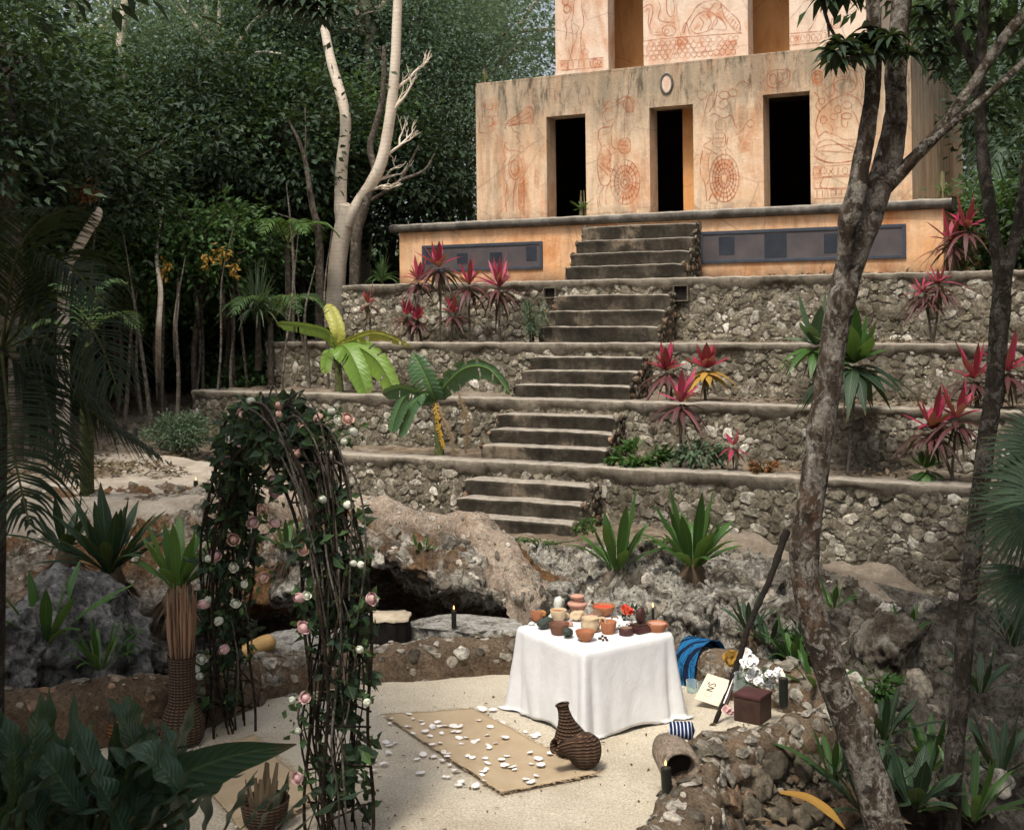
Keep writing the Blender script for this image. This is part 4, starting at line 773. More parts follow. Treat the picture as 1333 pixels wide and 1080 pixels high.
# ------------------------------------------------------------------ terrace walls and stairs
VT = [18.70, 17.45, 16.25, 15.05]; VFOOT = 13.9
ZT = [PV(800, 364, VT[0])[1], PV(760, 447, VT[1])[1], PV(735, 521, VT[2])[1], PV(690, 604, VT[3])[1], PV(745, 704, 14.0)[1]]
LX = [(447, 385), (347, 455), (252, 515), (455, 600)]
WL = ['uppermost', 'second', 'third', 'lowest']
LAB = ['rough rubble terrace wall directly under the orange platform, cement cap on top', 'rubble terrace wall level with the middle stairs, behind the yellow banana plant', 'rubble terrace wall that carries the green banana plant, its pale cap reaching far left', 'lowest rubble terrace wall beside the foot of the stairs']
UEND = 13.0
for i in range(4):
    v, zt, zb = VT[i], ZT[i], ZT[i + 1] - .1; u0 = PV(*LX[i], v)[0] if i < 3 else PV(405, 600, v)[0]; u1 = UEND; top = .055
    if i == 3: zb = ZT[4] - .75
    wallt = thing('terrace_wall', LAB[i], 'stone wall', W((u0 + u1) / 2, v, zb), 'rubble terrace walls')
    mb = MB(); nu, nz = int((u1 - u0) / .06), int((zt - zb) / .05); g = np.zeros((nz, nu, 3))
    for a in range(nz):
        for b in range(nu):
            u, z = u0 + (u1 - u0) * b / (nu - 1), zb + (zt - .03 - zb) * a / (nz - 1); g[a, b] = W(u, v + .05 + .05 * fr3((u, z, i * 7), 1.3, 4) + .035 * fr3((u, z, i), 6, 3) - .006, z)
    mb.add(g.reshape(-1, 3), quads(nz, nu)); box(mb, (u0 + .03, v + .14, zb), (u1, v + .30, zt - .04), 0, fr)
    if i < 3:      # return of the wall at its left end
        gg = np.array([[W(u0 + .03 * fr3((c * .1, z, 4), 2, 3), v + .05 + c * .15, z) for c in range(14)] for z in np.linspace(zb, zt - .03, 14)]); mb.add(gg.reshape(-1, 3), quads(14, 14)[:, ::-1])
    L_, H_ = u1 - u0, zt - zb - .06
    fm = lambda a, b, u0=u0, zb=zb, v=v, i=i: (W(u0 + a, v + .040 + .05 * fr3((u0 + a, zb + b, i * 7), 1.3, 4), zb + b), U, np.array((0, 0, 1.)), -V)
    rubble(mb, darts(L_, H_, .02, .098, 40 + i), fm, 2, 1, 60 + i, .34)
    if i < 3: rubble(mb, darts(1.8, H_, .035, .12, 80 + i), lambda a, b, u0=u0, zb=zb, v=v: (W(u0 - .0, v + .05 + a, zb + b), V, np.array((0, 0, 1.)), -U), 2, 1, 90 + i, .55)
    mb.build('masonry', [M['mortar'], M['stone']], wallt)
    mb = MB(); rows = []; n = int(L_ / .07); pr = [(.055, -.15), (.016, -.115), (-.006, -.07), (-.016, -.018), (-.002, .004), (.04, .012), (.33, .01), (.34, -.06)]
    for k in range(n):
        u = u0 - .03 + (L_ + .03) * k / (n - 1); j1, j2 = .028 * fr3((u, i, 1), 4.2, 5), .024 * fr3((u, i, 9), 6.2, 5)
        rows.append([W(u, v + a + j1 + .012 * fr3((u, a, b * 9), 9, 2), zt + b * (1 + (.55 * fr3((u, i, 5), 2.1, 3) + .5 * fr3((u, i, 8), 9, 4)) * (b < -.1)) + j2 * .6) for a, b in pr])
    q = np.array(rows); mb.add(q.reshape(-1, 3), quads(n, len(pr))); mb.add(q[0], [tuple(range(len(pr)))[::-1]]); mb.build('cap', M['cap'], wallt)
    # soil of the terrace behind this wall
for i in range(4):
    v0, v1 = VT[i] + .28, (VT[i - 1] if i else VP) + .1; mb = MB(); g = []
    u0 = (PV(*LX[i], VT[i])[0] if i < 3 else PV(405, 600, VT[i])[0]) + .1
    nu, nv = int((UEND - u0) / .12), 12
    for a in range(nv):
        for b in range(nu):
            u, vv = u0 + (UEND - u0) * b / (nu - 1), v0 + (v1 - v0) * a / (nv - 1); g.append(W(u, vv, ZT[i] - .04 + .05 * fr3((u, vv, i * 5), 1.6, 4) + .05 * a / nv))
    mb.add(g, quads(nv, nu)); tag(mb.build('terrace_ground', M['ground']), kind='structure')
# stairs: every step its own block, sides of rubble
stair = thing('staircase', 'worn concrete staircase with rubble sides climbing the terraces to the temple', 'stairs', W(PV(690, 640, 14.2)[0], 14.2, ZT[4]))
STEP = [  # (left px, right px, edge y, plane)
    [(757, 906, 293), (750, 902, 311), (743, 897, 328), (736, 890, 345)],
    [(721, 872, 385), (712, 866, 405), (701, 858, 425)],
    [(689, 838, 466), (679, 829, 484), (668, 820, 501)],
    [(647, 803, 545), (637, 796, 564), (626, 788, 583)],
    [(602, 770, 628), (594, 757, 652), (584, 748, 676)]]
def step(v, vb, u0, u1, zt, zb, sd):
    mb = MB(); nu = 26; pr = [(0.02, zb), (0.0, zt - .10), (-.012, zt - .05), (-.018, zt - .018), (-.004, zt), (.03, zt + .004), (vb - v, zt + .002)]; rows = []
    for k in range(nu):
        t = k / (nu - 1); u = u0 + (u1 - u0) * t; e = max(0, 1 - min(t, 1 - t) * 14) * .02
        rows.append([W(u, v + a + .012 * fr3((u, b, sd), 3, 4) + (e if b > zt - .06 else 0), b + (.008 * fr3((u, sd, 2), 1.8, 4) + .007 * fr3((u, sd, 5), 7, 3) - e if b > zt - .12 else 0)) for a, b in pr])
    q = np.array(rows); mb.add(q.reshape(-1, 3), quads(nu, len(pr)))
    for s_, rv in ((0, 1), (nu - 1, -1)):
        e = [q[s_][j] for j in range(len(pr))] + [W(u0 if s_ == 0 else u1, vb, zb)]; mb.add(e, [tuple(range(len(e)))[::rv]])
    return mb.build('step', M['step'], stair)
sd = 0
for i, st in enumerate(STEP):
    base = VP if i == 0 else VT[i - 1]; low = ZT[i]; nst = len(st)
    if i == 0: vs = [base - .28 * (k + 1) + .02 for k in range(nst)]
    else: vs = [base - .29 * (k + 1) for k in range(nst)]
    top = zC if i == 0 else ZT[i - 1]; n_r = nst + 1
    sides = {-1: MB(), 1: MB()}
    for k, (xl, xr, y) in enumerate(st):
        v = vs[k]; u0, u1 = PV(xl, y, v)[0], PV(xr, y, v)[0]; zt = top - (top - low) * (k + 1) / n_r if i < 4 else top - (top - low) * [.27, .53, .78][k]
        if i == 0: zt = PV((xl + xr) / 2, y, v)[1]
        sd += 1; step(v, base + .06 if k == 0 else vs[k - 1] + .05, u0, u1, zt, low - .12 - (.25 if i == 4 else 0), sd * 3.7)
        for sg, ue in ((-1, u0), (1, u1)):
            hh = zt - low; ln = .32
            rubble(sides[sg], [(a, b, q) for a, b, q in darts(ln, max(.1, hh), .03, .085, sd * 5 + sg)], lambda a, b, v=v, ue=ue, sg=sg, low=low: (W(ue - sg * .005, v + a, low + b), V * sg, np.array((0, 0, 1.)), U * sg), 1, 0, sd * 9 + sg, .7)
    for q in sides.values(): q.build('rubble_side', M['stone_dark'], stair)
# drain holes in the uppermost wall
for x0, x1, y0, y1 in ((877, 894, 372, 391), (708, 722, 375, 387)):
    mb = MB(); v = VT[0] - .075; ua, zb_ = PV(x0, y1, v); ub, zt_ = PV(x1, y0, v); e = .012
    for lo, hi in (((ua - e, v, zb_ - e), (ub + e, v + .2, zb_)), ((ua - e, v, zt_), (ub + e, v + .2, zt_ + e)), ((ua - e, v, zb_), (ua, v + .2, zt_)), ((ub, v, zb_), (ub + e, v + .2, zt_))): box(mb, lo, hi, 0, fr)
    box(mb, (ua, v + .07, zb_), (ub, v + .2, zt_), 1, fr)
    tag(mb.build('drain_hole', [M['cap'], M['char']]), 'square dark drain hole %s of the stairs in the uppermost rubble wall' % ('right' if x0 > 800 else 'left'), 'drain', 'drain holes')
# ------------------------------------------------------------------ low walls round the patio
def sweep(mb, path, tops, hw, base, seed, n=None, amp=.05, mi=0, taper=False, endcap=True, stones=None):
    L_ = np.sum(np.linalg.norm(np.diff(np.array(path), axis=0), axis=1)); n = n or int(L_ / .05)
    P = spline([(x, y, 0) for x, y in path], n); tz = np.interp(np.linspace(0, 1, n), np.linspace(0, 1, len(tops)), tops); T = norm(np.gradient(P, axis=0)); S = np.stack((T[:, 1], -T[:, 0], 0 * T[:, 0]), 1)
    bz = np.interp(np.linspace(0, 1, n), np.linspace(0, 1, np.size(base)), np.atleast_1d(base)) if np.size(base) > 1 else np.full(n, base)
    w_ = np.interp(np.linspace(0, 1, n), np.linspace(0, 1, np.size(hw)), np.atleast_1d(hw)) if np.size(hw) > 1 else np.full(n, hw)
    rows = []
    for i in range(n):
        h = tz[i] - bz[i]; a = [(-1.08, 0), (-1.05, .2), (-1.0, .45)] + [(math.cos(q), .0) for q in ()]
        r_ = min(w_[i], h * .7); cr = [(-w_[i] * 1.06, bz[i]), (-w_[i] * 1.04, bz[i] + (h - r_) * .35), (-w_[i] * 1.02, bz[i] + (h - r_) * .75)] + [(-w_[i] * math.cos(q), tz[i] - r_ + r_ * math.sin(q)) for q in np.linspace(0, PI, 13)] + [(w_[i] * 1.02, bz[i] + (h - r_) * .75), (w_[i] * 1.04, bz[i] + (h - r_) * .35), (w_[i] * 1.06, bz[i])]
        row = []
        for a, z in cr:
            q = P[i] + S[i] * a + np.array((0, 0, z)); k = amp * (fr3(q + seed, 2.2, 4) + .5 * fr3(q + seed, 7, 3)); d = norm(S[i] * a + np.array((0, 0, max(0, z - tz[i] + r_)))); row.append(q + d * k)
        rows.append(row)
    v = np.array(rows); k = v.shape[1]; mb.add(v.reshape(-1, 3), quads(n, k), mi)
    if stones:
        g = np.random.default_rng(seed + 70); du = np.gradient(v, axis=0); dv = np.gradient(v, axis=1); N2 = norm(np.cross(dv, du)); N2 *= np.sign((N2 * (v - v.mean(1, keepdims=True))).sum(-1, keepdims=True))
        rubble(mb, [(g.integers(1, n - 1), g.integers(1, k - 1), stones[1] + (stones[2] - stones[1]) * g.random() ** 2.2) for _ in range(stones[0])], lambda a, b: (v[a, b] - N2[a, b] * .004, norm(du[a, b]), norm(np.cross(N2[a, b], norm(du[a, b]))), N2[a, b]), 2, 1, seed + 71, .5)
    if endcap:
        for e, rv in ((0, -1), (n - 1, 1)):
            c = v[e].mean(0) + T[e] * .10 * rv; mb.add(np.vstack((v[e], c)), [((j, j + 1, k) if rv < 0 else (j + 1, j, k)) for j in range(k - 1)], mi)
    return P, S, tz
mb = MB(); sweep(mb, [(-5.8, 9.05), (-4.4, 9.15), (-3.4, 9.3), (-2.75, 9.55), (-2.42, 10.0), (-2.3, 10.35)], [-2.84, -2.84, -2.85, -2.88, -2.95, -2.97], .19, GZ - .35, 3, amp=.05, stones=(330, .014, .085))
tag(mb.build('low_wall', [M['adobe_dark'], M['stone_dark']]), 'low dark brown earth wall along the left side of the patio behind the woven ball', 'wall', 'low earth walls')
mb = MB(); sweep(mb, [(-2.25, 10.42), (-1.7, 10.68), (-1.0, 10.9), (0, 11.05), (.7, 11.05), (1.2, 10.95)], [-2.98, -2.99, -3.0, -2.99, -3.0, -3.02], .18, GZ - .5, 8, amp=.055, stones=(460, .012, .07))
tag(mb.build('low_wall', [M['adobe'], M['stone_loose']]), 'low rusty earth wall along the back of the patio in front of the stump', 'wall', 'low earth walls')
wl = thing('low_wall', 'curved stone-set earth wall around the nook right of the table, rubble face below it', 'wall', (1.9, 8.9, GZ), 'low earth walls')
mb = MB(); nook = [(1.2, 10.95), (1.55, 10.72), (1.95, 10.3), (2.35, 9.85), (2.55, 9.4), (2.3, 9.0), (1.85, 8.75), (1.38, 8.42), (1.14, 7.95), (1.0, 7.4), (.78, 6.9), (.5, 6.4), (.2, 5.8)]
Pn, Sn, Tn = sweep(mb, nook, [-3.02, -3.0, -2.98, -2.98, -3.0, -3.02, -3.0, -3.0, -3.04, -3.06, -3.06, -3.05, -3.05], .19, GZ - .4, 13, amp=.085, stones=(1150, .012, .075)); mb.build('coping', [M['adobe'], M['stone_loose']], wl)
nn_ = len(Pn); k0 = int(nn_ * .40); mb = MB()
def facept(a, b):
    i = min(nn_ - 1, max(k0, int(k0 + a * (nn_ - 1 - k0)))); o = -Sn[i] * -1 if False else Sn[i]
    side = 1.0 if (Pn[i] + Sn[i])[0] > (Pn[i] - Sn[i])[0] else -1.0
    o = Sn[i] * side; return Pn[i] + o * (.16 + b * .55) + np.array((0, 0, Tn[i] - .16 - b * 1.15)), o
def ffr(a, b):
    p, o = facept(a / 4.6, b / 1.3); t = norm(np.array((-o[1], o[0], 0))); nrm = norm(o * .9 + np.array((0, 0, .42))); return p, t, norm(np.cross(nrm, t)), nrm
g = np.array([[facept(a, b)[0] - np.array((0, 0, .03)) + .04 * fr3((a * 9, b * 4, 2), 1, 3) for a in np.linspace(0, 1, 80)] for b in np.linspace(0, 1, 24)]); mb.add(g.reshape(-1, 3), quads(24, 80)[:, ::-1])
rubble(mb, darts(4.6, 1.3, .035, .135, 77), ffr, 2, 1, 78, .8)
mb.build('rubble_face', [M['mortar_dark'], M['stone_dark']], wl)
# adobe kerb round the path above the cave
mb = MB(); kp = [PY(*q) for q in [(285, 640, 14.6), (370, 634, 14.1), (440, 642, 13.8), (500, 652, 13.5), (560, 664, 13.15), (612, 674, 12.8), (645, 690, 12.45), (668, 716, 12.1), (690, 746, 11.85), (704, 776, 11.72)]]
sweep(mb, [(q[0], q[1]) for q in kp], [q[2] for q in kp], [.17, .18, .19, .20, .20, .21, .22, .21, .17, .12], [q[2] - h_ for q, h_ in zip(kp, (.5, .5, .5, .5, .48, .44, .40, .40, .45, .45))], 21, amp=.10, stones=(520, .012, .05))
tag(mb.build('adobe_kerb', [M['adobe_pale'], M['stone_loose']]), 'rounded pinkish earth kerb curving down over the dark cave from the stairs', 'kerb')
# ------------------------------------------------------------------ the table
TZ = GZ + .68
a_, b_, c3 = PZ(760, 848, TZ), PZ(672, 815, TZ), PZ(878, 825, TZ); eL, eR = norm(b_ - a_), norm(c3 - a_); eR = norm(eR - eL * eL.dot(eR)); TS = .9
tc = a_ + (eL + eR) * TS / 2
table = thing('table', 'square table hidden under the long white cloth', 'table', (tc[0], tc[1], GZ)); tf = lambda x, y, z: tc * np.array((1, 1, 0)) + eL * x + eR * y + np.array((0, 0, z))
mb = MB(); box(mb, (-.43, -.43, TZ - .05), (.43, .43, TZ - .012), 0, tf, .006); mb.build('tabletop', M['wood_dark'], table)
for sx in (-1, 1):
    for sy in (-1, 1): mb = MB(); box(mb, (sx * .36 - .03, sy * .36 - .03, GZ), (sx * .36 + .03, sy * .36 + .03, TZ - .051), 0, tf, .004); mb.build('leg', M['wood_dark'], table)
def cloth():
    mb = MB(); n = 208; h = TS / 2; r_ = .035; per = []
    for k in range(n):
        t = 4 * k / n; sd_, q = int(t), t - int(t); x = -1 + 2 * q; c = [(x, -1), (1, x), (-x, 1), (-1, -x)][sd_]; nm = [(0, -1), (1, 0), (0, 1), (-1, 0)][sd_]; e = abs(x) ** 5
        cn = np.array(c, float) * h; d = norm(np.array((np.sign(c[0]) * abs(c[0]) ** 7, np.sign(c[1]) * abs(c[1]) ** 7))); cn = cn - d * r_ * e * .4; per.append((cn, d, e, sd_, x))
    rows = [[tf(*(p[0] * .97), TZ + .0) for p in per], [tf(*(p[0] * .995), TZ - .002) for p in per]]; m = 26
    for j in range(m):
        s = (j + 1) / m; row = []
        for k, (cn, d, e, sd_, x) in enumerate(per):
            corner = e; fold = .004 * math.sin(k * .42 + 2.2 * math.sin(k * .09 + .4)) + .034 * mn.noise(Vector((k * .075 + s * .35, s * .9, 5))) + .012 * mn.noise(Vector((k * .21, s * 2.3, 9)))
            flare = .03 + .085 * corner + .03 * mn.noise(Vector((k * .05, 3, 1)))
            drop = .645 + .075 * corner + .012 * math.sin(k * .2) + .02 * mn.noise(Vector((k * .07, 9, 2)))
            # the corner hangs as a tall fold between two hollows
            hollow = -.05 * math.exp(-((1 - abs(x)) - .16) ** 2 / .006)
            out = d * (flare * s ** 1.1 + (fold * (1 - .3 * corner) + hollow) * s ** .8 + .012)
            z = TZ - .012 - drop * s; over = max(0, GZ + .012 - z); z = max(z, GZ + .012 + .004 * math.sin(k * 1.7)); out = out + d * over * .9
            row.append(tf(cn[0] + out[0], cn[1] + out[1], z))
        rows.append(row)
    v = np.array(rows); mb.add(v.reshape(-1, 3), quads(len(rows), n, True)[:, ::-1])
    g = np.linspace(-.97, .97, 20); top = np.array([[tf(x * h, y * h, TZ + .001 + .002 * fr3((x, y, 1), 2, 3)) for x in g] for y in g]); mb.add(top.reshape(-1, 3), quads(20, 20)); 
    o = mb.build('tablecloth', M['cloth']); md = o.modifiers.new('thickness', 'SOLIDIFY'); md.thickness = .003; return o
tag(cloth(), 'long white linen cloth draped over the square table, one corner fold reaching the sand', 'tablecloth')
# ------------------------------------------------------------------ things laid out on the table
TT = TZ + .004
def on(px, py): return PZ(px, py, TT)
def pot(name, px, py, prof, mat, label, cat='bowl', n=28, fill=None, fmat=None, group=None, wob=0, sc=1.):
    p = on(px, py); t = thing(name, label, cat, p, group); mb = MB(); lathe(mb, np.array(prof) * sc, p, n, wob=wob); mb.build('body', M[mat], t)
    if fill: mb = MB(); lathe(mb, [(0.001, fill[1] * sc + .006), (fill[0] * sc * .6, fill[1] * sc + .004), (fill[0] * sc, fill[1] * sc)], p, n, wob=.05); mb.build('filling', M[fmat], t)
    return t
def bowlprof(r, h, foot=.5, t=.006): return [(0.001, .002), (r * foot, 0), (r * foot, h * .1), (r * .82, h * .45), (r, h), (r - t * .5, h + t * .5), (r - t, h), (r * .78, h * .5), (r * foot * .8, h * .2), (0.001, h * .17)]
def coneprof(r, h, t=.007): return [(0.001, .002), (r * .72, 0), (r * .82, h * .3), (r, h), (r - t * .5, h + t * .4), (r - t, h), (r * .78, h * .35), (0.001, h * .25)]
pot('bowl', 762, 834, bowlprof(.079, .078, .48), 'terra', 'orange terracotta footed bowl nearest the front corner of the table', fill=(.06, .05), fmat='terra_dark')
pot('bowl', 792, 824, coneprof(.068, .095), 'terra', 'deep red clay cup with a pale rim in the middle of the white table', fill=(.055, .07), fmat='terra_pink')
pot('bowl', 855, 821, coneprof(.086, .066), 'terra', 'wide red clay bowl of pale powder at the right end of the table', fill=(.075, .058), fmat='terra_pink')
pot('bowl', 728, 825, coneprof(.083, .088), 'terra_dark', 'dark brown clay bowl on the left front edge of the table', fill=(.068, .072), fmat='terra_dark')
pot('bowl', 727, 809, bowlprof(.07, .10, .55), 'clay_cream', 'cream clay bowl with reddish rim behind the dark brown bowl', fill=(.06, .085), fmat='terra')
pot('bowl', 786, 801, bowlprof(.10, .085, .5), 'terra', 'wide orange red clay bowl at the back of the table', fill=(.08, .07), fmat='red_petal')
pot('bowl', 699, 808, coneprof(.055, .075), 'terra', 'small reddish clay bowl of orange fruit at the left corner of the table', fill=(.045, .06), fmat='terra_dark')
pot('bowl', 769, 812, bowlprof(.062, .06, .5), 'terra_pink', 'pinkish clay bowl between the shell jug and the back bowls', fill=(.05, .045), fmat='terra_pink')
pot('incense_burner', 752, 802, [(0.001, 0), (.06, 0), (.05, .03), (.07, .08), (.085, .10), (.085, .115), (.05, .12), (.03, .135), (.045, .15), (.06, .165), (.06, .178), (.03, .185), (0.001, .186)], 'terra_pink', 'stacked pink clay incense burner at the back of the table', 'burner')
t = pot('shell_jug', 768, 822, [(0.001, 0), (.05, 0), (.075, .04), (.078, .07), (.06, .1), (.068, .115), (.06, .112), (.05, .09), (0.001, .05)], 'clay_cream', 'cream patterned jug with a curled handle behind the front bowl', 'jug', wob=.06)
p = on(768, 822); mb = MB(); tube(mb, [p + np.array(q) for q in ((.06, 0, .10), (.11, -.01, .11), (.125, -.01, .07), (.11, -.01, .03), (.07, 0, .02))], [.014, .012, .009], 8, steps=18); mb.build('handle', M['clay_cream'], t)
def pod(name, px, py, size, mat, label, cat, rot=(0, 0, 0), seed=1, rough=.15, sub=3):
    p = on(px, py); v, f = rockv(sub, size, seed, rough, 0, 3); v = v @ rot3(*rot).T; v[:, 2] -= v[:, 2].min(); mb = MB(); mb.add(v + p, f); return tag(mb.build(name, M[mat]), label, cat)
M['leafwrap'] = m_plain('dark_leaf_wrap', (.022, .03, .022), (.06, .07, .055), 12, .6); M['brown'] = m_plain('brown_root', (.14, .08, .05), (.26, .17, .11), 9, .8); M['cacao'] = m_plain('dark_cacao', (.035, .012, .012), (.085, .03, .028), 9, .5)
M['orange'] = m_plain('orange_peel', (.50, .22, .05), (.6, .32, .1), 9, .5)
pod('leaf_bundle', 708, 818, (.085, .05, .045), 'leafwrap', 'dark green leaf wrapped bundle at the left edge of the white table', 'bundle', (0, -.25, .5), 4)
pod('orange_fruit', 706, 802, (.035, .032, .03), 'orange', 'small orange fruit lying in the leftmost clay bowl', 'fruit', (0, 0, 0), 3, .06)
pod('lava_stone', 739, 830, (.055, .04, .04), 'leafwrap', 'dark grey stone between the brown bowl and the front bowl', 'stone', (0, .3, 1), 9)
pod('quartz_crystal', 728, 801, (.05, .045, .085), 'crystal', 'milky grey quartz crystal cluster standing at the back left of the table', 'crystal', (0, .1, .3), 12, .3)
pod('quartz_crystal', 722, 806, (.075, .03, .03), 'crystal', 'long grey quartz point lying left of the standing crystal', 'crystal', (0, -.5, .4), 13, .2)
pod('amber_resin', 752, 808, (.075, .05, .04), 'clay_cream', 'lumpy cream resin block in front of the incense burner', 'resin', (0, 0, .4), 15, .35)
pod('carved_root', 776, 804, (.075, .045, .04), 'brown', 'brown knotty root between the jug and the back bowl', 'root', (0, 0, .9), 17, .3)
pod('cacao_pod', 833, 806, (.042, .04, .068), 'cacao', 'dark open cacao pod standing upright on the dark wooden box', 'cacao pod', (0, .1, .2), 19, .1)
pod('white_stone', 692, 814, (.026, .022, .018), 'white_petal', 'tiny white pebble at the left corner of the tablecloth', 'pebble', (0, 0, 0), 21, .2)
t = thing('wooden_box', 'low dark carved wooden box under the cacao pod on the table', 'box', on(834, 822)); p = on(834, 822)
bf = lambda x, y, z: p + eL * x + eR * y + np.array((0, 0, z)); mb = MB(); box(mb, (-.07, -.08, 0), (.07, .08, .055), 0, bf, .008); mb.build('body', M['cacao'], t); mb = MB(); box(mb, (-.055, -.065, .056), (.055, .065, .066), 0, bf, .004); mb.build('lid', M['wood_dark'], t)
bpy.data.objects['cacao_pod'].location.z = p[2] + .066; bpy.data.objects['cacao_pod'].location.x = p[0]; bpy.data.objects['cacao_pod'].location.y = p[1]
pot('tin', 815, 826, [(0.001, 0), (.052, 0), (.056, .004), (.056, .05), (.05, .056), (.001, .057)], 'cacao', 'round dark tin with a greyish top on the right front of the table', 'tin', fill=(.046, .0585), fmat='brown')
for i, (x, y) in enumerate(((781, 832), (785, 834), (788, 831), (784, 829), (790, 834))): pod('cacao_bean', x, y, (.017, .011, .010), 'cacao', 'small dark cacao bean on the front of the white tablecloth', 'bean', (0, 0, i * 1.3), 30 + i, .05, 2)['group'] = 'cacao beans on the cloth'
for i_, (x, y, sz, mt, lb, sd_) in enumerate(((714, 812, (.04, .03, .025), 'brown', 'small brown root piece left of the dark brown bowl', 41), (742, 815, (.03, .03, .022), 'terra_pink', 'small pink pebble behind the lava stone', 42), (759, 806, (.035, .03, .03), 'crystal', 'pale quartz lump in front of the stacked burner', 43), (800, 808, (.035, .03, .025), 'brown', 'brown seed pod left of the red petals', 44), (797, 816, (.03, .025, .02), 'leafwrap', 'tiny dark stone behind the red clay cup', 45), (843, 812, (.03, .03, .03), 'leafwrap', 'dark seed behind the low wooden box', 46), (822, 817, (.035, .03, .025), 'brown', 'brown bark chip between the tin and the box', 47), (737, 806, (.04, .035, .03), 'clay_cream', 'cream shell lump between the crystal and the burner', 48), (778, 822, (.03, .022, .018), 'brown', 'brown nut between the front bowl and the red cup', 49), (868, 816, (.025, .022, .018), 'terra_dark', 'small dark red pebble at the right corner of the cloth', 50))): pod('offering', x, y, sz, mt, lb, 'offering', (0, 0, i_), sd_, .25, 2)
def blossom(mb, c, r, n, seed, mi=0, up=(0, 0, 1)):
    g = np.random.default_rng(seed); up = norm(np.array(up, float)); A = norm(np.cross(up, (.3, .9, .1))); B = np.cross(up, A)
    for k in range(n):
        ring = k / n; a = k * 2.4 + g.uniform(-.2, .2); o = A * math.cos(a) + B * math.sin(a); op = .25 + .95 * ring
        P = [c, c + o * r * .45 * op + up * r * (.75 - .3 * ring), c + o * r * (.55 + .5 * ring) + up * r * (1.15 - .75 * ring), c + o * r * (.5 + .75 * ring) + up * r * (1.25 - 1.0 * ring)]
        blade(mb, P, [r * .3, r * 1.0, r * 1.05, r * .25], np.cross(up, o), .35, mi, 6)
    return mb
def flowerthing(name, px, py, r, n, mat, label, seed, k=5, z=.0):
    p = on(px, py) + np.array((0, 0, z)); g = random.Random(seed); mb = MB()
    for i in range(k): blossom(mb, p + np.array((g.uniform(-1, 1) * r * 1.4, g.uniform(-1, 1) * r * 1.4, g.uniform(.2, .8) * r)), r * g.uniform(.7, 1.1), n, seed + i, 0, (g.uniform(-.5, .5), -.5, 1))
    return tag(mb.build(name, M[mat]), label, 'flowers')
flowerthing('red_flowers', 812, 806, .035, 12, 'red_petal', 'bunch of red petals at the back right of the table', 5, 5, .05); flowerthing('white_flowers', 806, 817, .04, 12, 'white_petal', 'white blossoms lying in front of the red petals on the table', 7, 5)
flowerthing('white_flowers', 789, 813, .022, 10, 'white_petal', 'tiny white blossoms between the red cup and the back bowl', 9, 3)
mb = MB(); pl = on(822, 806); g = np.random.default_rng(4); n = 40; leaves(mb, pl + g.normal(size=(n, 3)) * (.05, .04, .02) + (0, 0, .05), rdir(n, g) + (0, 0, .4), rdir(n, g), .06, .03); tag(mb.build('herb_sprig', M['leaf_dark']), 'dark green herb sprig behind the wooden box on the table', 'herbs')
# ------------------------------------------------------------------ candles
def candle(base, h, r, mat, label, lit=True, tilt=0, group='black candles'):
    t = thing('candle', label, 'candle', base, group); top = np.array(base) + np.array((tilt * h, 0, h)); mb = MB(); tube(mb, [base, top], [r, r * .97], 14, steps=8, rough=.06, rs=20); mb.build('wax', M[mat], t)
    mb = MB(); tube(mb, [top, top + (0, 0, .016)], .0025, 5); mb.build('wick', M['char'], t)
    if lit: mb = MB(); lathe(mb, [(.0005, 0), (.0045, .006), (.006, .013), (.0042, .023), (.0018, .033), (.0004, .039)], top + (0, 0, .012), 10); mb.build('flame', M['flame'], t)
    return t
candle(on(850, 806), .09, .012, 'wax', 'thin lit dark candle at the back right of the table')
candle(PZ(591, 817, -2.99) + (0, 0, .0), .16, .024, 'wax', 'lit black candle standing on the white limestone slab')
candle(PY(1020, 918, 9.05), .205, .036, 'wax_green', 'thick lit greenish black candle beside the brown box on the nook wall')
candle(PY(869, 1040, 7.65), .20, .034, 'wax_green', 'lit green black candle on the wall below the clay pipe mouth', tilt=-.05)
candle(PZ(255, 642, -2.36), .16, .03, 'wax', 'black candle at the end of the grey path left of the arch')
candle(PZ(31, 668, -2.36), .17, .036, 'wax', 'black candle at the far left end of the grey path', lit=False)
candle(PY(176, 568, 17.6), .12, .035, 'wax', 'small dark candle stub on the bank behind the grey path', lit=False)
# ------------------------------------------------------------------ mats and petals
def mat_mesh(pxs, name, label, seed):
    A, B, C_, D = [PZ(x, y, GZ + .018) for x, y in pxs]; mb = MB(); n, m = 40, 26; g = []
    for i in range(n):
        for j in range(m):
            s, t = i / (n - 1), j / (m - 1); q = (A * (1 - s) + D * s) * (1 - t) + (B * (1 - s) + C_ * s) * t; e = .012 * fr3((q[0], q[1], seed), 3, 3)
            q = q + np.array((e, e * .6, .006 + .010 * fr3((q[0], q[1], seed), 1.6, 3) + (.006 if min(s, t, 1 - s, 1 - t) < .03 else 0))); g.append(q)
    mb.add(g, quads(n, m)); gq = np.random.default_rng(seed); G = np.array(g).reshape(n, m, 3); E = np.concatenate((G[0], G[-1], G[:, 0], G[:, -1])); O = norm(E - G.mean((0, 1))); k = gq.integers(0, len(E), 420)
    leaves(mb, E[k] + gq.normal(size=(420, 3)) * (.012, .012, .001), O[k] + gq.normal(size=(420, 3)) * (.7, .7, .1), (0, 0, 1.) + gq.normal(size=(420, 3)) * .2, gq.uniform(.012, .045, 420), .003, 0, .1)
    o = mb.build(name, M['jute']); md = o.modifiers.new('thickness', 'SOLIDIFY'); md.thickness = .004; return tag(o, label, 'mat', 'jute mats')
mat_mesh([(500, 932), (615, 924), (778, 1008), (652, 1033)], 'jute_mat', 'long tan jute mat strewn with white petals before the table', 3)
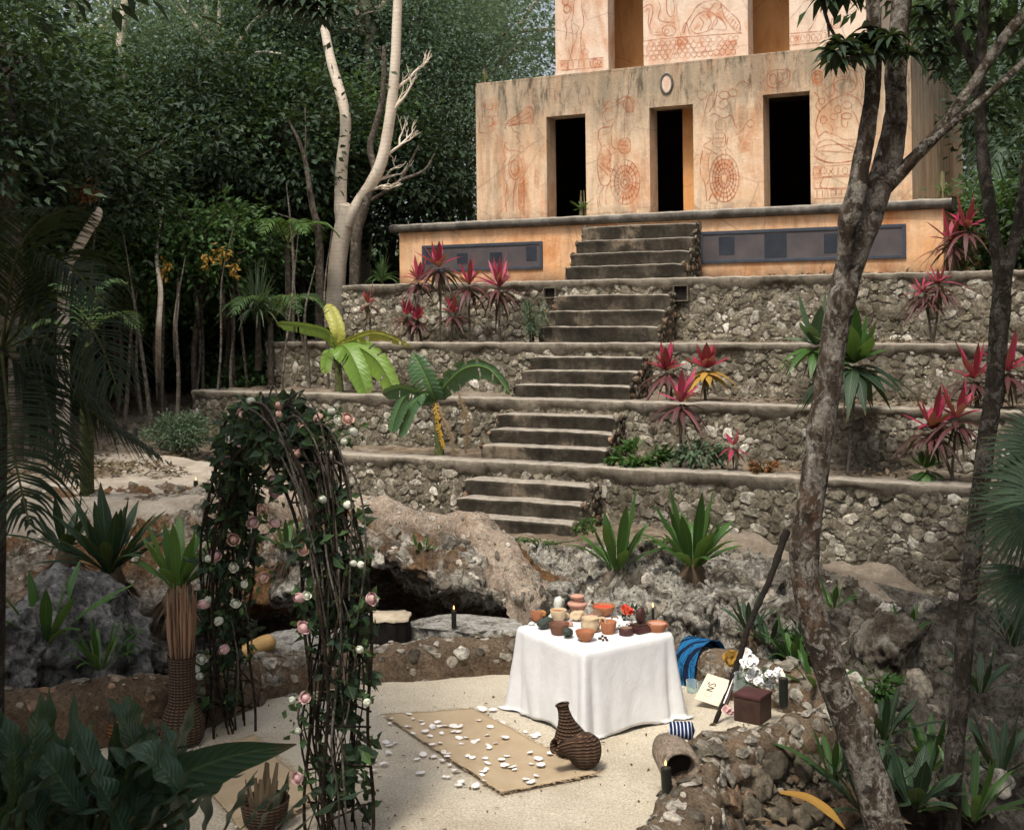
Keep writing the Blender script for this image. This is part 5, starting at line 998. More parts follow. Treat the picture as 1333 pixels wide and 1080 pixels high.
mat_mesh([(240, 990), (330, 958), (418, 1040), (322, 1090)], 'jute_mat', 'tan jute mat partly behind the dark leaves under the flower arch', 6)
pet = []
for k in range(5):
    g = np.random.default_rng(50 + k); mb = MB(); gr = np.zeros((7, 7, 3)); cu = g.uniform(.3, .9)
    for i in range(7):
        for j in range(7):
            x, y = i / 3 - 1, j / 3 - 1; l_ = max(abs(x), abs(y)); r2 = math.hypot(x, y) + 1e-9; x, y = x * l_ / r2, y * l_ / r2; gr[i, j] = (x * .034, y * .028, .004 + cu * .014 * (x * x + .6 * y * y) + .004 * g.uniform(0, 1) * l_)
    mb.add(gr.reshape(-1, 3), quads(7, 7)); pet.append(mb.mesh('rose_petal', M['petal']))
g = random.Random(12); spots = []
for cx, cy, sx, sy, n in ((545, 940, 26, 8, 13), (575, 948, 26, 8, 9), (640, 955, 30, 12, 12), (560, 978, 22, 9, 13), (615, 985, 28, 12, 6), (695, 1000, 18, 8, 8), (505, 985, 30, 14, 12), (605, 1015, 16, 10, 9), (480, 1000, 20, 12, 6), (655, 985, 40, 14, 7), (300, 1050, 22, 12, 5), (700, 950, 14, 6, 2), (640, 930, 20, 6, 3), (275, 1020, 12, 10, 3)):
    for _ in range(n): spots.append((cx + g.gauss(0, 1) * sx, cy + g.gauss(0, 1) * sy))
mt = [(500, 932), (615, 924), (778, 1008), (652, 1033)]
def inq(x, y, q):
    return all((q[(i + 1) % 4][0] - q[i][0]) * (y - q[i][1]) - (q[(i + 1) % 4][1] - q[i][1]) * (x - q[i][0]) > 0 for i in range(4))
for i, (x, y) in enumerate(spots):
    m_ = inq(x, y, mt); o = bpy.data.objects.new('rose_petal', pet[i % 5]); COL.objects.link(o); o.location = PZ(x, y, GZ + (.034 if m_ else .013)); o.rotation_euler = (g.uniform(-.25, .25), g.uniform(-.25, .25), g.uniform(0, 6.3)); sc = g.uniform(.5, 1.1); o.scale = (sc, sc, sc)
    tag(o, 'pale rose petal scattered on the jute mat' if m_ else 'pale rose petal scattered on the sand', 'petal', 'petals strewn on the mat' if m_ else 'petals strewn on the sand')
# ------------------------------------------------------------------ woven gourds, vase, ball, basket
def gourd(base, lean, yaw, label, s=1.):
    t = thing('woven_gourd', label, 'basket', base, 'woven gourd baskets'); t.rotation_euler = (0, 0, 0)
    prof = np.array([(.001, 0), (.07, .004), (.115, .035), (.13, .085), (.122, .13), (.095, .18), (.068, .225), (.052, .27), (.044, .31), (.043, .345), (.05, .365), (.045, .368), (.038, .34), (.03, .3), (.001, .28)]) * s
    Rm = rot3(0, 0, yaw) @ rot3(0, lean, 0); mb = MB(); lathe(mb, prof, (0, 0, 0), 40); v = np.concatenate(mb.v) @ Rm.T; dz = v[:, 2].min(); mb.v = [v - (0, 0, dz)]
    o = bpy.data.objects.new('body', mb.mesh('body', M['wicker'])); COL.objects.link(o); o.parent = t
    mb = MB(); a = np.linspace(0, 2 * PI, 25); v = np.stack((np.cos(a) * .047 * s, np.sin(a) * .047 * s, np.full(25, .367 * s)), 1) @ Rm.T - (0, 0, dz); tube(mb, v, .007 * s, 7, cap=False)
    o = bpy.data.objects.new('rim', mb.mesh('rim', M['wicker_tan'])); COL.objects.link(o); o.parent = t; return t
gourd(PZ(747, 985, GZ + .02) + (0, .03, 0), -.22, -.2, 'dark woven gourd basket standing against the white tablecloth')
gourd(PZ(758, 992, GZ + .01) + (.09, -.07, 0), -1.25, .55, 'dark woven gourd basket lying on its side in front of the standing one')
vp = PZ(238, 968, GZ); t = thing('woven_vase', 'tall slender woven vase of dried grass at the left foot of the arch', 'vase', vp)
mb = MB(); lathe(mb, [(.001, 0), (.13, .004), (.158, .05), (.168, .12), (.16, .19), (.135, .26), (.108, .32), (.098, .40), (.098, .55), (.102, .66), (.108, .675), (.095, .67), (.09, .5), (.001, .4)], vp, 44); o = mb.build('body', M['wicker_tan'], t)
mb = MB(); g = random.Random(8)
for i in range(70):
    a, r_ = g.uniform(0, 6.28), g.uniform(0, .08); q = vp + np.array((r_ * math.cos(a), r_ * math.sin(a), .45)); e = q + np.array((math.cos(a) * g.uniform(0, .06), math.sin(a) * g.uniform(0, .06), g.uniform(.5, .78))); tube(mb, [q, (q + e) / 2 + (0, 0, .02), e], [.004, .005, .014 if g.random() < .6 else .004, .003], 5, steps=7)
mb.build('dried_grass', M['straw'], t)
bp = PZ(157, 968, GZ); mb = MB(); ball(mb, bp + (0, 0, .105), (.108, .108, .105), 4); o = mb.build('woven_ball', M['wicker_red'], origin=bp + (0, 0, .105)); tag(o, 'round orange brown woven ball lying by the left wall behind dark leaves', 'ball')
bp = PZ(345, 1078, GZ); t = thing('bark_basket', 'squat dark basket holding upright dry bark pieces by the right foot of the arch', 'basket', bp)
mb = MB(); lathe(mb, [(.001, 0), (.10, .004), (.135, .06), (.15, .14), (.158, .19), (.148, .19), (.12, .08), (.001, .05)], bp, 32); mb.build('body', M['wicker'], t); mb = MB(); g = random.Random(5)
for i in range(26):
    a = g.uniform(0, 6.28); q = bp + np.array((math.cos(a) * .09, math.sin(a) * .09, .08)); e = q + np.array((math.cos(a) * .05 + .02, math.sin(a) * .05, g.uniform(.14, .30))); blade(mb, [q, (q + e) / 2, e], [.03, .045, .02], (math.sin(a), -math.cos(a), 0), .5, 0, 5)
mb.build('bark_pieces', M['leaf_brown'], t)
# ------------------------------------------------------------------ stump, gourd, conch
sp = PY(505, 850, 11.35); t = thing('tree_stump', 'black charred tree stump with a pale cut top behind the back wall', 'stump', sp + (0, 0, -.1)); mb = MB(); n = 44; rows = []
for k, z in enumerate(np.linspace(-.15, .345, 12)): rows.append([sp + np.array((math.cos(a) * (.205 + .012 * math.sin(a * 9) + .02 * fr3((a * 2, z, 1), 1.5, 3)), math.sin(a) * (.205 + .012 * math.sin(a * 9) + .02 * fr3((a * 2, z, 1), 1.5, 3)), z + .012 * math.sin(a * 3))) for a in np.linspace(0, 2 * PI, n, endpoint=False)])
v = np.array(rows); mb.add(v.reshape(-1, 3), quads(12, n, True)); mb.build('trunk', M['char'], t); mb = MB(); rim = (v[-1] - sp) * (1.05, 1.05, 1) + sp
mb.add(np.vstack((rim - (0, 0, .012), rim + (0, 0, .012), sp + (0, 0, .36))), [(i, (i + 1) % n, n + (i + 1) % n, n + i) for i in range(n)] + [(n + i, n + (i + 1) % n, 2 * n) for i in range(n)]); mb.build('cut_face', M['stump_top'], t)
gp = PY(337, 850, 11.05); t = thing('dried_gourd', 'yellow bottle gourd lying on the white slab under the arch', 'gourd', gp); mb = MB(); P = [gp + np.array(q) for q in ((-.16, -.1, -.02), (-.11, -.07, .02), (-.04, -.03, .055), (.04, .02, .075), (.10, .05, .085), (.135, .07, .09))]
tube(mb, P, [.045, .075, .072, .082, .078, .03], 18, steps=22); mb.build('body', M['gourd'], t); mb = MB(); lathe(mb, [(.03, -.004), (.042, .0), (.03, .006), (.001, -.01)], P[0] + (-.018, -.012, -.012), 16, rot=rot3(0, -1.1, .5)); mb.build('mouth', M['char'], t)
# ------------------------------------------------------------------ things in the nook on the right
bx = PY(980, 936, 8.98); t = thing('wooden_box', 'dark brown wooden box on the nook wall between bouquet and candle', 'box', bx); bf = lambda x, y, z: bx + rot3(0, 0, -.62) @ np.array((x, y, 0)) + np.array((0, 0, z))
mb = MB(); box(mb, (-.105, -.105, 0), (.105, .105, .175), 0, bf, .008); mb.build('body', M['wood_dark'], t); mb = MB(); box(mb, (-.11, -.11, .177), (.11, .11, .205), 0, bf, .008); mb.build('lid', M['cacao'], t)
st0, st1 = PZ(930, 942, GZ), PY(1024, 690, 9.95); mb = MB(); q = spline([st0, st0 * .75 + st1 * .25 + (.012, 0, 0), (st0 + st1) / 2 + (-.015, 0, 0), st0 * .25 + st1 * .75 + (.012, 0, 0), st1], 60)
tube(mb, q, [.018, .02, .021, .023, .024, .026, .032], 10, rough=.35, rs=16); tag(mb.build('walking_stick', M['char']), 'long black gnarled stick leaning from the sand up against the rocks', 'stick')
mb = MB(); tube(mb, [PY(944, 922, 9.45), PY(958, 880, 9.55)], [.012, .014], 8, steps=12, rough=.2, rs=20); tag(mb.build('wooden_flute', M['wood_dark']), 'short reddish brown wooden flute beside the leaning stick', 'flute')
mb = MB(); tube(mb, [PY(942, 915, 9.5), PY(955, 884, 9.6)], [.006, .008], 8, steps=12, rough=.2, rs=20); tag(mb.build('white_feather', M['white_petal']), 'thin white quill beside the leaning stick', 'quill')
c0 = [PY(904, 909, 9.95), PY(935, 919, 9.85), PY(947, 885, 10.05), PY(921, 876, 10.15)]; t = thing('paper_card', 'tan paper card with black handwritten letters leaning on the wall right of the table', 'card', c0[0])
ax, ay = norm(c0[1] - c0[0]), norm(c0[3] - c0[0]); nr = norm(np.cross(ax, ay)); nr = nr if nr[1] < 0 else -nr; cw_, ch_ = np.linalg.norm(c0[1] - c0[0]), np.linalg.norm(c0[3] - c0[0])
mb = MB(); box(mb, (0, 0, -.004), (cw_, ch_, 0), 0, lambda x, y, z: c0[0] + ax * x + ay * y + nr * z); mb.build('sheet', M['paper'], t)
def letter(pts, mat, wd, o, sx, sy):   # the writing runs up along the card, letters lie on their side
    mb = MB()
    for s in pts: ribbon(mb, [c0[0] + ax * (cw_ * (o[0] - sy * (y - .5))) + ay * (ch_ * (o[1] + sx * x)) + nr * .0015 for x, y in s], wd, nr, 0, steps=14 if len(s) > 2 else None)
    mb.build('lettering', M[mat], t)
arc = lambda cx, cy, rx, ry, a0, a1: [(cx + rx * math.cos(math.radians(a)), cy + ry * math.sin(math.radians(a))) for a in np.linspace(a0, a1, 10)]
letter([arc(.5, .5, .5, .5, 50, 310)], 'ink_pale', .006, (.42, .20), .17, .26)
letter([[(0, 0), (.05, 1)], [(.05, 1), (.85, 0)], [(.85, 0), (.95, 1)]], 'ink', .009, (.40, .42), .15, .26); letter([[(.95, .95), (.45, 1.05), (.1, .75), (.5, .5), (.9, .25), (.5, -.05), (.0, .08)]], 'ink', .008, (.38, .61), .12, .28)
# bouquet in a glass
vb = PY(975, 905, 9.5); t = thing('flower_vase', 'glass vase holding white flowers behind the brown box in the nook', 'vase', vb); mb = MB(); lathe(mb, [(.001, .004), (.06, 0), (.07, .05), (.062, .13), (.05, .16), (.058, .175), (.053, .173), (.045, .155), (.055, .12), (.06, .05), (.001, .012)], vb + (-.06, 0, 0), 24); mb.build('glass', M['glass'], t)
g = random.Random(3)
for i in range(14):
    c = PY(985 + g.gauss(0, 15), 876 + g.gauss(0, 7) + 4, 9.42 + g.uniform(-.1, .1)); mb = MB(); blossom(mb, c, g.uniform(.03, .05), 14, i, 0, (g.uniform(-.6, .6), -.6, .8)); mb.build('flower', M['white_petal'], t)
mb = MB(); gg = np.random.default_rng(5); n = 70; leaves(mb, np.array([PY(985 + gg.normal() * 15, 886 + gg.normal() * 9, 9.46) for _ in range(n)]), rdir(n, gg) + (0, -.3, .2), rdir(n, gg), .06, .025); mb.build('foliage', M['leaf_grey'], t)
mb = MB(); g = random.Random(6)
for i in range(5): blossom(mb, PY(968 + g.gauss(0, 7), 862 + g.gauss(0, 5), 10.1), g.uniform(.05, .065), 12, i + 40, i % 2 * (i > 2), (g.uniform(-.4, .4), -.7, .6))
tag(mb.build('pale_orchids', [M['white_petal'], M['rose']]), 'large pale and pink blossoms on the wall behind the leaning stick', 'flowers')
mb = MB(); blossom(mb, PY(953, 858, 10.05), .07, 14, 90, 0, (-.2, -.8, .5)); tag(mb.build('golden_flower', M['leaf_gold']), 'golden yellow blossom left of the pale orchids on the wall', 'flower')
mb = MB(); g = random.Random(16)
for i in range(4): blossom(mb, PY(950 + g.gauss(0, 4), 922 + g.gauss(0, 4), 9.2), .035, 10, i + 60, 0, (0, -.6, .8))
tag(mb.build('pink_flowers', M['rose']), 'small pink blossoms at the foot of the brown box', 'flowers')
for i, (x, y) in enumerate(((900, 900), (914, 903))):
    q = PZ(x, y, GZ + .005); mb = MB(); lathe(mb, [(.001, .004), (.04, 0), (.046, .1), (.044, .1), (.038, .01), (.001, .008)], q, 20); tag(mb.build('glass_tumbler', M['glass']), 'clear glass tumbler on the sand just right of the tablecloth' if i == 0 else 'clear glass tumbler beside the paper card on the sand', 'glass', 'glass tumblers')
def cover(name, mat, k0_, k1_, label, a0=-.1, a1=1.1, dz=.02):   # textile lying over the wall coping
    mb = MB(); rows = []
    for i in np.linspace(k0_, k1_, 14):
        j = int(i); P, S = Pn[j], Sn[j]; hh = Tn[j]; row = []
        for a in np.linspace(a0, a1, 22):
            th = PI * a; x = -math.cos(np.clip(th, 0, PI)) * .235; z = hh - .19 + .235 * math.sin(np.clip(th, 0, PI)) - (max(0, -a) + max(0, a - 1)) * .9; row.append(P + S * x + np.array((0, 0, z + dz + .012 * fr3((i * .3, a * 3, 1), 2, 3))))
        rows.append(row)
    v = np.array(rows); mb.add(v.reshape(-1, 3), quads(14, 22)); o = mb.build(name, M[mat]); md = o.modifiers.new('t', 'SOLIDIFY'); md.thickness = .006; return tag(o, label, 'cloth')
# blue textile over the wall, rolled navy textile, clay pipe
def npi(x, y): return int(np.argmin((Pn[:, 0] - x) ** 2 + (Pn[:, 1] - y) ** 2))
kb = npi(1.62, 10.65); cover('woven_cloth', 'blue', kb - 3, kb + 2, 'blue and turquoise striped cloth hanging over the wall right of the table', -.05, 1.25)
nv = PY(887, 950, 8.12); t = thing('rolled_cloth', 'rolled navy cloth with white stripes on the wall bend right of the gourds', 'cloth', nv); mb = MB(); ax3 = norm(np.array((.9, -.25, .05)))
tube(mb, [nv - ax3 * .075, nv - ax3 * .06, nv + ax3 * .06, nv + ax3 * .075], [.045, .058, .058, .045], 16, steps=12, rough=.05); mb.build('roll', M['navy'], t)
pc = PY(880, 990, 7.95); dr = norm(np.array((.10, -.85, -.05))); Rm = np.array(Vector(dr).to_track_quat('Z', 'Y').to_matrix()); mb = MB()
lathe(mb, [(.001, -.2), (.12, -.19), (.13, -.05), (.132, .10), (.125, .13), (.105, .135), (.092, .11), (.088, -.08), (.001, -.12)], pc, 30, rot=Rm, wob=.03); t = thing('clay_pipe', 'thick earthen pipe mouth with a black opening in the wall bend', 'pipe', pc); mb.build('body', M['adobe_pale'], t)
mb = MB(); lathe(mb, [(.001, .03), (.090, .03)], pc, 24, rot=Rm); mb.build('opening', M['char'], t)
# ------------------------------------------------------------------ flower arch
AL = spline([(-2.27, 9.54, -3.32), (-2.30, 9.60, -2.75), (-2.29, 9.58, -2.2), (-2.22, 9.45, -1.6), (-2.06, 9.18, -1.12), (-1.86, 8.84, -.88), (-1.66, 8.5, -.82), (-1.46, 8.16, -.90), (-1.27, 7.84, -1.18), (-1.15, 7.64, -1.62), (-1.11, 7.58, -2.2), (-1.12, 7.59, -2.75), (-1.13, 7.60, -3.32)], 200)
AT = norm(np.gradient(AL, axis=0)); APn = norm(np.array((.866, .5, 0))); AN = norm(np.cross(AT, APn))     # APn: through the arch, AN: across the bundle in its plane
arch = thing('flower_arch', 'tall dark twig arch wound with vines, leaves and pale roses', 'arch', (-1.69, 8.56, GZ))
g = random.Random(21)
def ap(t, a, b): 
    i = t * (len(AL) - 1); j = int(min(i, len(AL) - 2)); f = i - j; return AL[j] * (1 - f) + AL[j + 1] * f + AN[j] * a + APn * b
mb = MB()
for a in (-.15, .15):
    for b in (-.15, .15): tube(mb, [ap(t, a * (1 + .1 * math.sin(t * 40)), b * (1 + .12 * math.sin(t * 33 + 1))) for t in np.linspace(0, 1, 60)], .011, 6, rough=.15)
for k in range(22):
    t = (k + .5) / 22
    for a, b, c, d in ((-.15, -.15, .15, -.15), (-.15, .15, .15, .15), (-.15, -.15, -.15, .15), (.15, -.15, .15, .15)): tube(mb, [ap(t + g.uniform(-.015, .015), a, b), ap(t + g.uniform(-.015, .015), c, d)], .007, 5, steps=4)
mb.build('frame', M['bark_twig'], arch)
mb = MB()
for k in range(56):
    if k == 40: mb.build('vines', M['bark_twig'], arch); mb = MB()
    a0, r0, sp_, t0 = g.uniform(0, 6.3), g.uniform(.08, .18), g.choice((-1, 1)) * g.uniform(4, 16), g.uniform(0, .6); t1 = min(1, t0 + g.uniform(.25, .7)); pts = []
    if k < 18: t0, t1 = (0, .5) if k % 2 else (.5, 1)
    for t in np.linspace(t0, t1, 34): r_ = r0 * (1 + .3 * math.sin(t * 23 + k)) + .03 * mn.noise(Vector((t * 14, k, 1))); pts.append(ap(t, r_ * math.cos(a0 + sp_ * t), r_ * math.sin(a0 + sp_ * t)))
    q = g.uniform(.0045, .011); tube(mb, pts, [q, q * .6], 6, steps=66)
for t, a, b, l in ((.60, .2, -.05, .35), (.63, .24, .05, .5), (.57, .25, 0, .4), (.68, .22, .1, .45), (.75, .2, -.1, .3), (.9, .16, -.1, .3), (.95, .2, -.05, .3), (.1, -.16, .1, .3), (.05, -.2, 0, .3), (.88, -.1, -.16, .25), (.4, .2, .1, .3), (.3, .25, 0, .25), (.15, .1, .15, .4)):   # loose loops standing out
    p = ap(t, a, b); o = p - ap(t, 0, 0); pts = [ap(max(0, t - .05), a * .5, b * .5), p + o * .35, ap(min(1, t + l * .14), a * 1.5, b), ap(min(1, t + l * .3), a * .7, b * .4)]; tube(mb, pts, [.008, .005], 6, steps=24)
for k in range(8):      # pale loose canes over the right shoulder
    a, b = g.uniform(.05, .26), g.uniform(-.2, .12); tube(mb, [ap(t, a * (1 + .25 * math.sin(t * 9 + k)), b + .05 * math.sin(t * 15 + k)) for t in np.linspace(g.uniform(.42, .55), g.uniform(.72, .95), 20)], [.008, .005], 6)
mb.build('pale_canes', M['bark_grey'], arch)
gg = np.random.default_rng(33); mb = MB()
dens = lambda t: np.interp(t, [0, .06, .12, .2, .3, .36, .45, .52, .58, .64, .7, .76, .82, .88, .93, 1], [.2, .35, .7, .95, 1.1, 1.2, 1.4, 1.2, .75, .6, .7, 1.1, .6, .5, .6, .15])
C, D, Nn, Ls = [], [], [], []
cl = [(t, gg.uniform(0, 6.3), gg.uniform(.04, .21)) for t in np.linspace(.02, .99, 520) if gg.random() < dens(t) * .72]
for t, a, r_ in cl:
    c = ap(t, r_ * math.cos(a), r_ * math.sin(a)); k = gg.integers(5, 12)
    for _ in range(k):
        d = norm(gg.normal(size=3) * .9 + (c - ap(t, 0, 0)) * 3 + (0, 0, -.35)); C.append(c + gg.normal(size=3) * .035); D.append(d); Nn.append(gg.normal(size=3) + (0, -.6, .8)); Ls.append(gg.uniform(.06, .125))
C, D, Nn, Ls = map(np.array, (C, D, Nn, Ls)); leaves(mb, C, D, Nn, Ls, Ls * .72, 0, .15, .1); mb.build('leaves', M['leaf_dark'], arch)
mb = MB(); k = gg.choice(len(C), len(C) // 5, replace=False); leaves(mb, C[k] + D[k] * .03 + (0, -.02, .01), norm(D[k] + gg.normal(size=(len(k), 3)) * .5), Nn[k], Ls[k] * .95, Ls[k] * .55, 0, .15, .1); mb.build('young_leaves', M['leaf_jungle'], arch)
def rosemesh(mat, seed, bud=False):
    mb = MB(); r_ = .036; gq = np.random.default_rng(seed); el = 1.45 if bud else .95
    ball(mb, (0, 0, 0), (r_ * .72, r_ * .72, r_ * .75 * el), 2)
    for k in range(16 if not bud else 9):
        q = k / 15; a0 = k * 2.4 + gq.uniform(-.25, .25); top = (.55 + .35 * (1 - q)) if not bud else .98; pv = gq.uniform(.6, 1.5); rr = r_ * (.78 + .26 * q) * gq.uniform(.93, 1.08); gr = np.zeros((7, 6, 3))
        for i, la in enumerate(np.linspace(-1.2, top, 7)):
            fl = max(0, la - .1) ** 2 * (1.15 * q + .1) * (0.3 if bud else 1) * pv; wd_ = (1.05 - .25 * abs(la)) * (.55 if la > top - .2 else 1)
            for j, da in enumerate(np.linspace(-.75, .75, 6)): a = a0 + da * wd_; w_ = math.cos(la) * (1 + fl) + fl * .5; gr[i, j] = (rr * w_ * math.cos(a), rr * w_ * math.sin(a), rr * el * (math.sin(la) - fl * .25) + .0015 * math.sin(da * 5 + k))
        mb.add(gr.reshape(-1, 3), quads(7, 6))
    for k in range(5): a = k * 1.257; o = np.array((math.cos(a), math.sin(a), 0)); blade(mb, [np.array((0, 0, -r_ * 1.0 * el)), o * r_ * .8 - (0, 0, r_ * .75 * el), o * r_ * 1.3 - (0, 0, r_ * .45 * el)], [.006, .014, .002], (-o[1], o[0], 0), .2, 1, 5)
    return mb.mesh('rose', [M[mat], M['leaf_dark']])
RM = {k: [rosemesh(k, 3 + i, i == 2 or (k == 'rose_white' and i == 1)) for i in range(3)] for k in ('rose', 'rose_white', 'rose_peach')}
roses = [(314, 571, 'r'), (316, 540, 'r'), (363, 528, 'p'), (362, 540, 'p'), (395, 558, 'p'), (327, 522, 'w'), (333, 565, 'w'), (296, 601, 'r'), (350, 596, 'w'), (310, 615, 'w'), (343, 598, 'w'), (356, 626, 'r'), (358, 640, 'r'), (342, 662, 'p'), (358, 681, 'r'), (304, 702, 'p'), (281, 723, 'r'), (272, 727, 'w'), (303, 738, 'w'), (343, 752, 'p'), (390, 778, 'r'), (399, 775, 'w'), (271, 780, 'w'), (266, 786, 'r'), (307, 786, 'w'), (284, 808, 'w'), (292, 845, 'r'), (395, 817, 'r'), (396, 714, 'p'), (453, 657, 'w'), (440, 547, 'w'), (460, 562, 'w'), (448, 575, 'w'), (452, 545, 'p'), (470, 735, 'w'), (460, 733, 'w'), (483, 779, 'r'), (468, 845, 'w'), (478, 914, 'w'), (398, 908, 'r'), (380, 911, 'w'), (388, 951, 'w'), (388, 1012, 'r'), (255, 870, 'w'), (260, 880, 'w'), (262, 858, 'w'), (432, 535, 'w'), (415, 545, 'p'), (300, 570, 'w'), (420, 650, 'w'), (385, 590, 'p'), (330, 680, 'r'), (318, 760, 'w')]
rl = MB(); gr_ = np.random.default_rng(9)
for i, (x, y, k) in enumerate(roses):
    best = min(((ap(t, 0, 0)) for t in np.linspace(0, 1, 120)), key=lambda q: (q[0] / q[1] - ray(x, y)[0]) ** 2 + (q[2] / q[1] - ray(x, y)[2]) ** 2)
    o = bpy.data.objects.new('rose', RM[{'r': 'rose', 'w': 'rose_white', 'p': 'rose_peach'}[k]][i % 3]); COL.objects.link(o); o.parent = arch; p = PY(x, y, best[1] - .17); o.location = Vector(p) - arch.location
    tube(rl, [best + (p - best) * .1, (best + p) / 2 + (0, 0, .03), p + (0, .02, -.01)], [.005, .004], 5, 1, 8); n_ = 6; leaves(rl, p + gr_.normal(size=(n_, 3)) * .03 + (0, .035, -.01), rdir(n_, gr_) + (0, .1, -.2), rdir(n_, gr_) + (0, -.8, .6), gr_.uniform(.05, .09, n_), .045, 0, .15, .1)
    dv = Vector((g.uniform(-.8, .8), -1 + g.uniform(-.3, .5), g.uniform(-.2, .9))); o.rotation_euler = dv.to_track_quat('Z', 'Y').to_euler(); sc = g.uniform(.95, 1.25) * best[1] / 8.6 * (.74 if k == 'w' else 1); o.scale = (sc, sc, sc)
    o['label'] = {'r': 'dusty pink rose', 'w': 'creamy white rosebud', 'p': 'peach rose'}[k]
rl.build('rose_leaves', [M['leaf_jungle'], M['bark_green']], arch)
# twig heart
hp = PY(385, 620, 8.12); t = thing('twig_heart', 'small dark twig heart hanging in the arch opening', 'ornament', hp); mb = MB(); g = random.Random(4)
H = lambda a, s: np.array((16 * math.sin(a) ** 3, 0, 13 * math.cos(a) - 5 * math.cos(2 * a) - 2 * math.cos(3 * a) - math.cos(4 * a))) * s
for k in range(9): s = .0052 * (1 - .05 * k) + g.uniform(-.0003, .0003); ph = g.uniform(0, 6.3); tube(mb, [hp + H(a + ph, s) @ rot3(0, .25, 0).T + np.array((0, .02 * math.sin(a * 3 + k), 0)) for a in np.linspace(0, 6.1, 50)], .006, 5)
for k in range(46): a = g.uniform(0, 6.3); b = g.uniform(0, 6.3); tube(mb, [hp + (H(a, .0045)) @ rot3(0, .25, 0).T, hp + H(b, .0045) @ rot3(0, .25, 0).T + (0, .01, 0)], .0045, 5, steps=4)
mb.build('twigs', M['bark_twig'], t); mb = MB(); tube(mb, [hp + (0, 0, .05), hp + (-.03, .0, .3)], .003, 5); mb.build('string', M['bark_twig'], t)
# ------------------------------------------------------------------ planting on the terraces and rocks
def zt_at(i, px, py, dv=.55):
    """point on the soil of terrace i seen near pixel px"""
    v = VT[i] + dv; u = PV(px, py, v)[0]; return W(u, v, ZT[i] - .03)
def arcpts(c, o, up, L, rise, droop, n=7):
    """arching leaf spine: starts at c, leaves outward o"""
    t = np.linspace(0, 1, n)[:, None]; return c + np.asarray(o) * (L * (t ** 1.1)) + np.array((0, 0, 1.)) * (rise * t - droop * t ** 2.2)
def cordyline(base, heads, label, seed, L=.38, mats=('leaf_red', 'leaf_maroon'), wd=.062, dens=1.0, group='red cordylines on the terraces', up=1.):
    g = random.Random(seed); L *= 1.3; wd *= 1.4; t = thing('cordyline', label, 'plant', base, group)
    st, hi, lo = MB(), MB(), MB(); base = np.array(base)
    dd = MB()
    for hx in heads:
        h = np.array(hx, float); ln = np.array((g.uniform(-.3, .3), g.uniform(-.35, .1), 0)); m = (base + h) / 2 + np.array((g.uniform(-.05, .05), g.uniform(-.05, .05), 0)); tube(st, [base + (g.uniform(-.03, .03), g.uniform(-.03, .03), -.05), m, h], [.022, .018, .016], 8, steps=10, rough=.1)
        n = int(g.uniform(9, 15) * dens)
        for k in range(n):
            a = k * 2.4 + g.uniform(-.3, .3); o = np.array((math.cos(a), math.sin(a), 0)); q = k / n; l = L * g.uniform(.75, 1.1); s = (-o[1], o[0], 0)
            rise = l * (1.05 - .65 * q) * up; out = .25 + .6 * q; blade(hi, arcpts(h + (0, 0, .03), norm(o + ln), 0, l * out * g.uniform(.7, 1.3), rise * g.uniform(.8, 1.1), l * g.uniform(.1, .6) * q), [.012, wd * .8, wd * 1.1, wd * .85, .006], s, .35, 0, 8)
        for k in range(int(15 * dens)):
            a = k * 2.4 + 1; o = np.array((math.cos(a), math.sin(a), 0)); l = L * g.uniform(.8, 1.25); s = (-o[1], o[0], 0)
            blade(lo, arcpts(h - (0, 0, .02 + .006 * k), o, 0, l * .85, l * g.uniform(.1, .45), l * g.uniform(.5, 1.0)), [.01, wd * .7, wd * .9, wd * .6, .005], s, .35, 0, 8)
        for k in range(5): a = g.uniform(0, 6.3); o = np.array((math.cos(a), math.sin(a), 0)); l = L * g.uniform(.6, .9); blade(dd, arcpts(h - (0, 0, .06 + .02 * k), o, 0, l * .4, .02, l * .9), [.01, wd * .4, wd * .45, wd * .3, .004], (-o[1], o[0], 0), .6, 0, 8)
    dd.build('dead_leaves', M['leaf_brown'], t); st.build('stem', M['bark_grey'], t); lo.build('lower_leaves', M[mats[1]], t); hi.build('crown_leaves', M[mats[0]], t); return t
def hd(px, py, Y): return PY(px, py, Y)
def atplane(px, py, v): u, z = PV(px, py, v); return W(u, v, z)
v1, v2, v3, v4 = VT[1] + .6, VT[2] + .6, VT[3] + .55, VT[0] + .5
cordyline(zt_at(1, 572, 440), [atplane(571, 350, v1), ], 'tallest crimson cordyline in front of the left display window', 1, .46, wd=.07)
cordyline(zt_at(1, 548, 440, .5), [atplane(545, 368, v1 - .1)], 'upright pinkish red cordyline leftmost of the four before the display window', 2, .38, ('leaf_pink', 'leaf_maroon'))
cordyline(zt_at(1, 612, 440), [atplane(611, 373, v1)], 'crimson cordyline between the tallest one and the spiky red one by the stairs', 3, .42)
cordyline(zt_at(1, 652, 440), [atplane(650, 376, v1)], 'spiky bright red cordyline with dark drooping leaves nearest the stairs', 4, .46, ('leaf_pink', 'leaf_maroon'), .05, 1.5)
cordyline(zt_at(1, 480, 440, .4), [atplane(479, 397, v1 - .2)], 'small single red cordyline at the left end of the uppermost wall', 5, .24, dens=.5)
cordyline(zt_at(1, 538, 440, .3), [atplane(530, 412, v1 - .3), atplane(543, 418, v1 - .3)], 'low dull red cordyline with two heads against the uppermost wall', 6, .26, dens=.7)
cordyline(zt_at(1, 585, 445, .3), [atplane(590, 410, v1 - .3)], 'slim low red cordyline on a leaning stem against the uppermost wall', 7, .30, dens=.6)
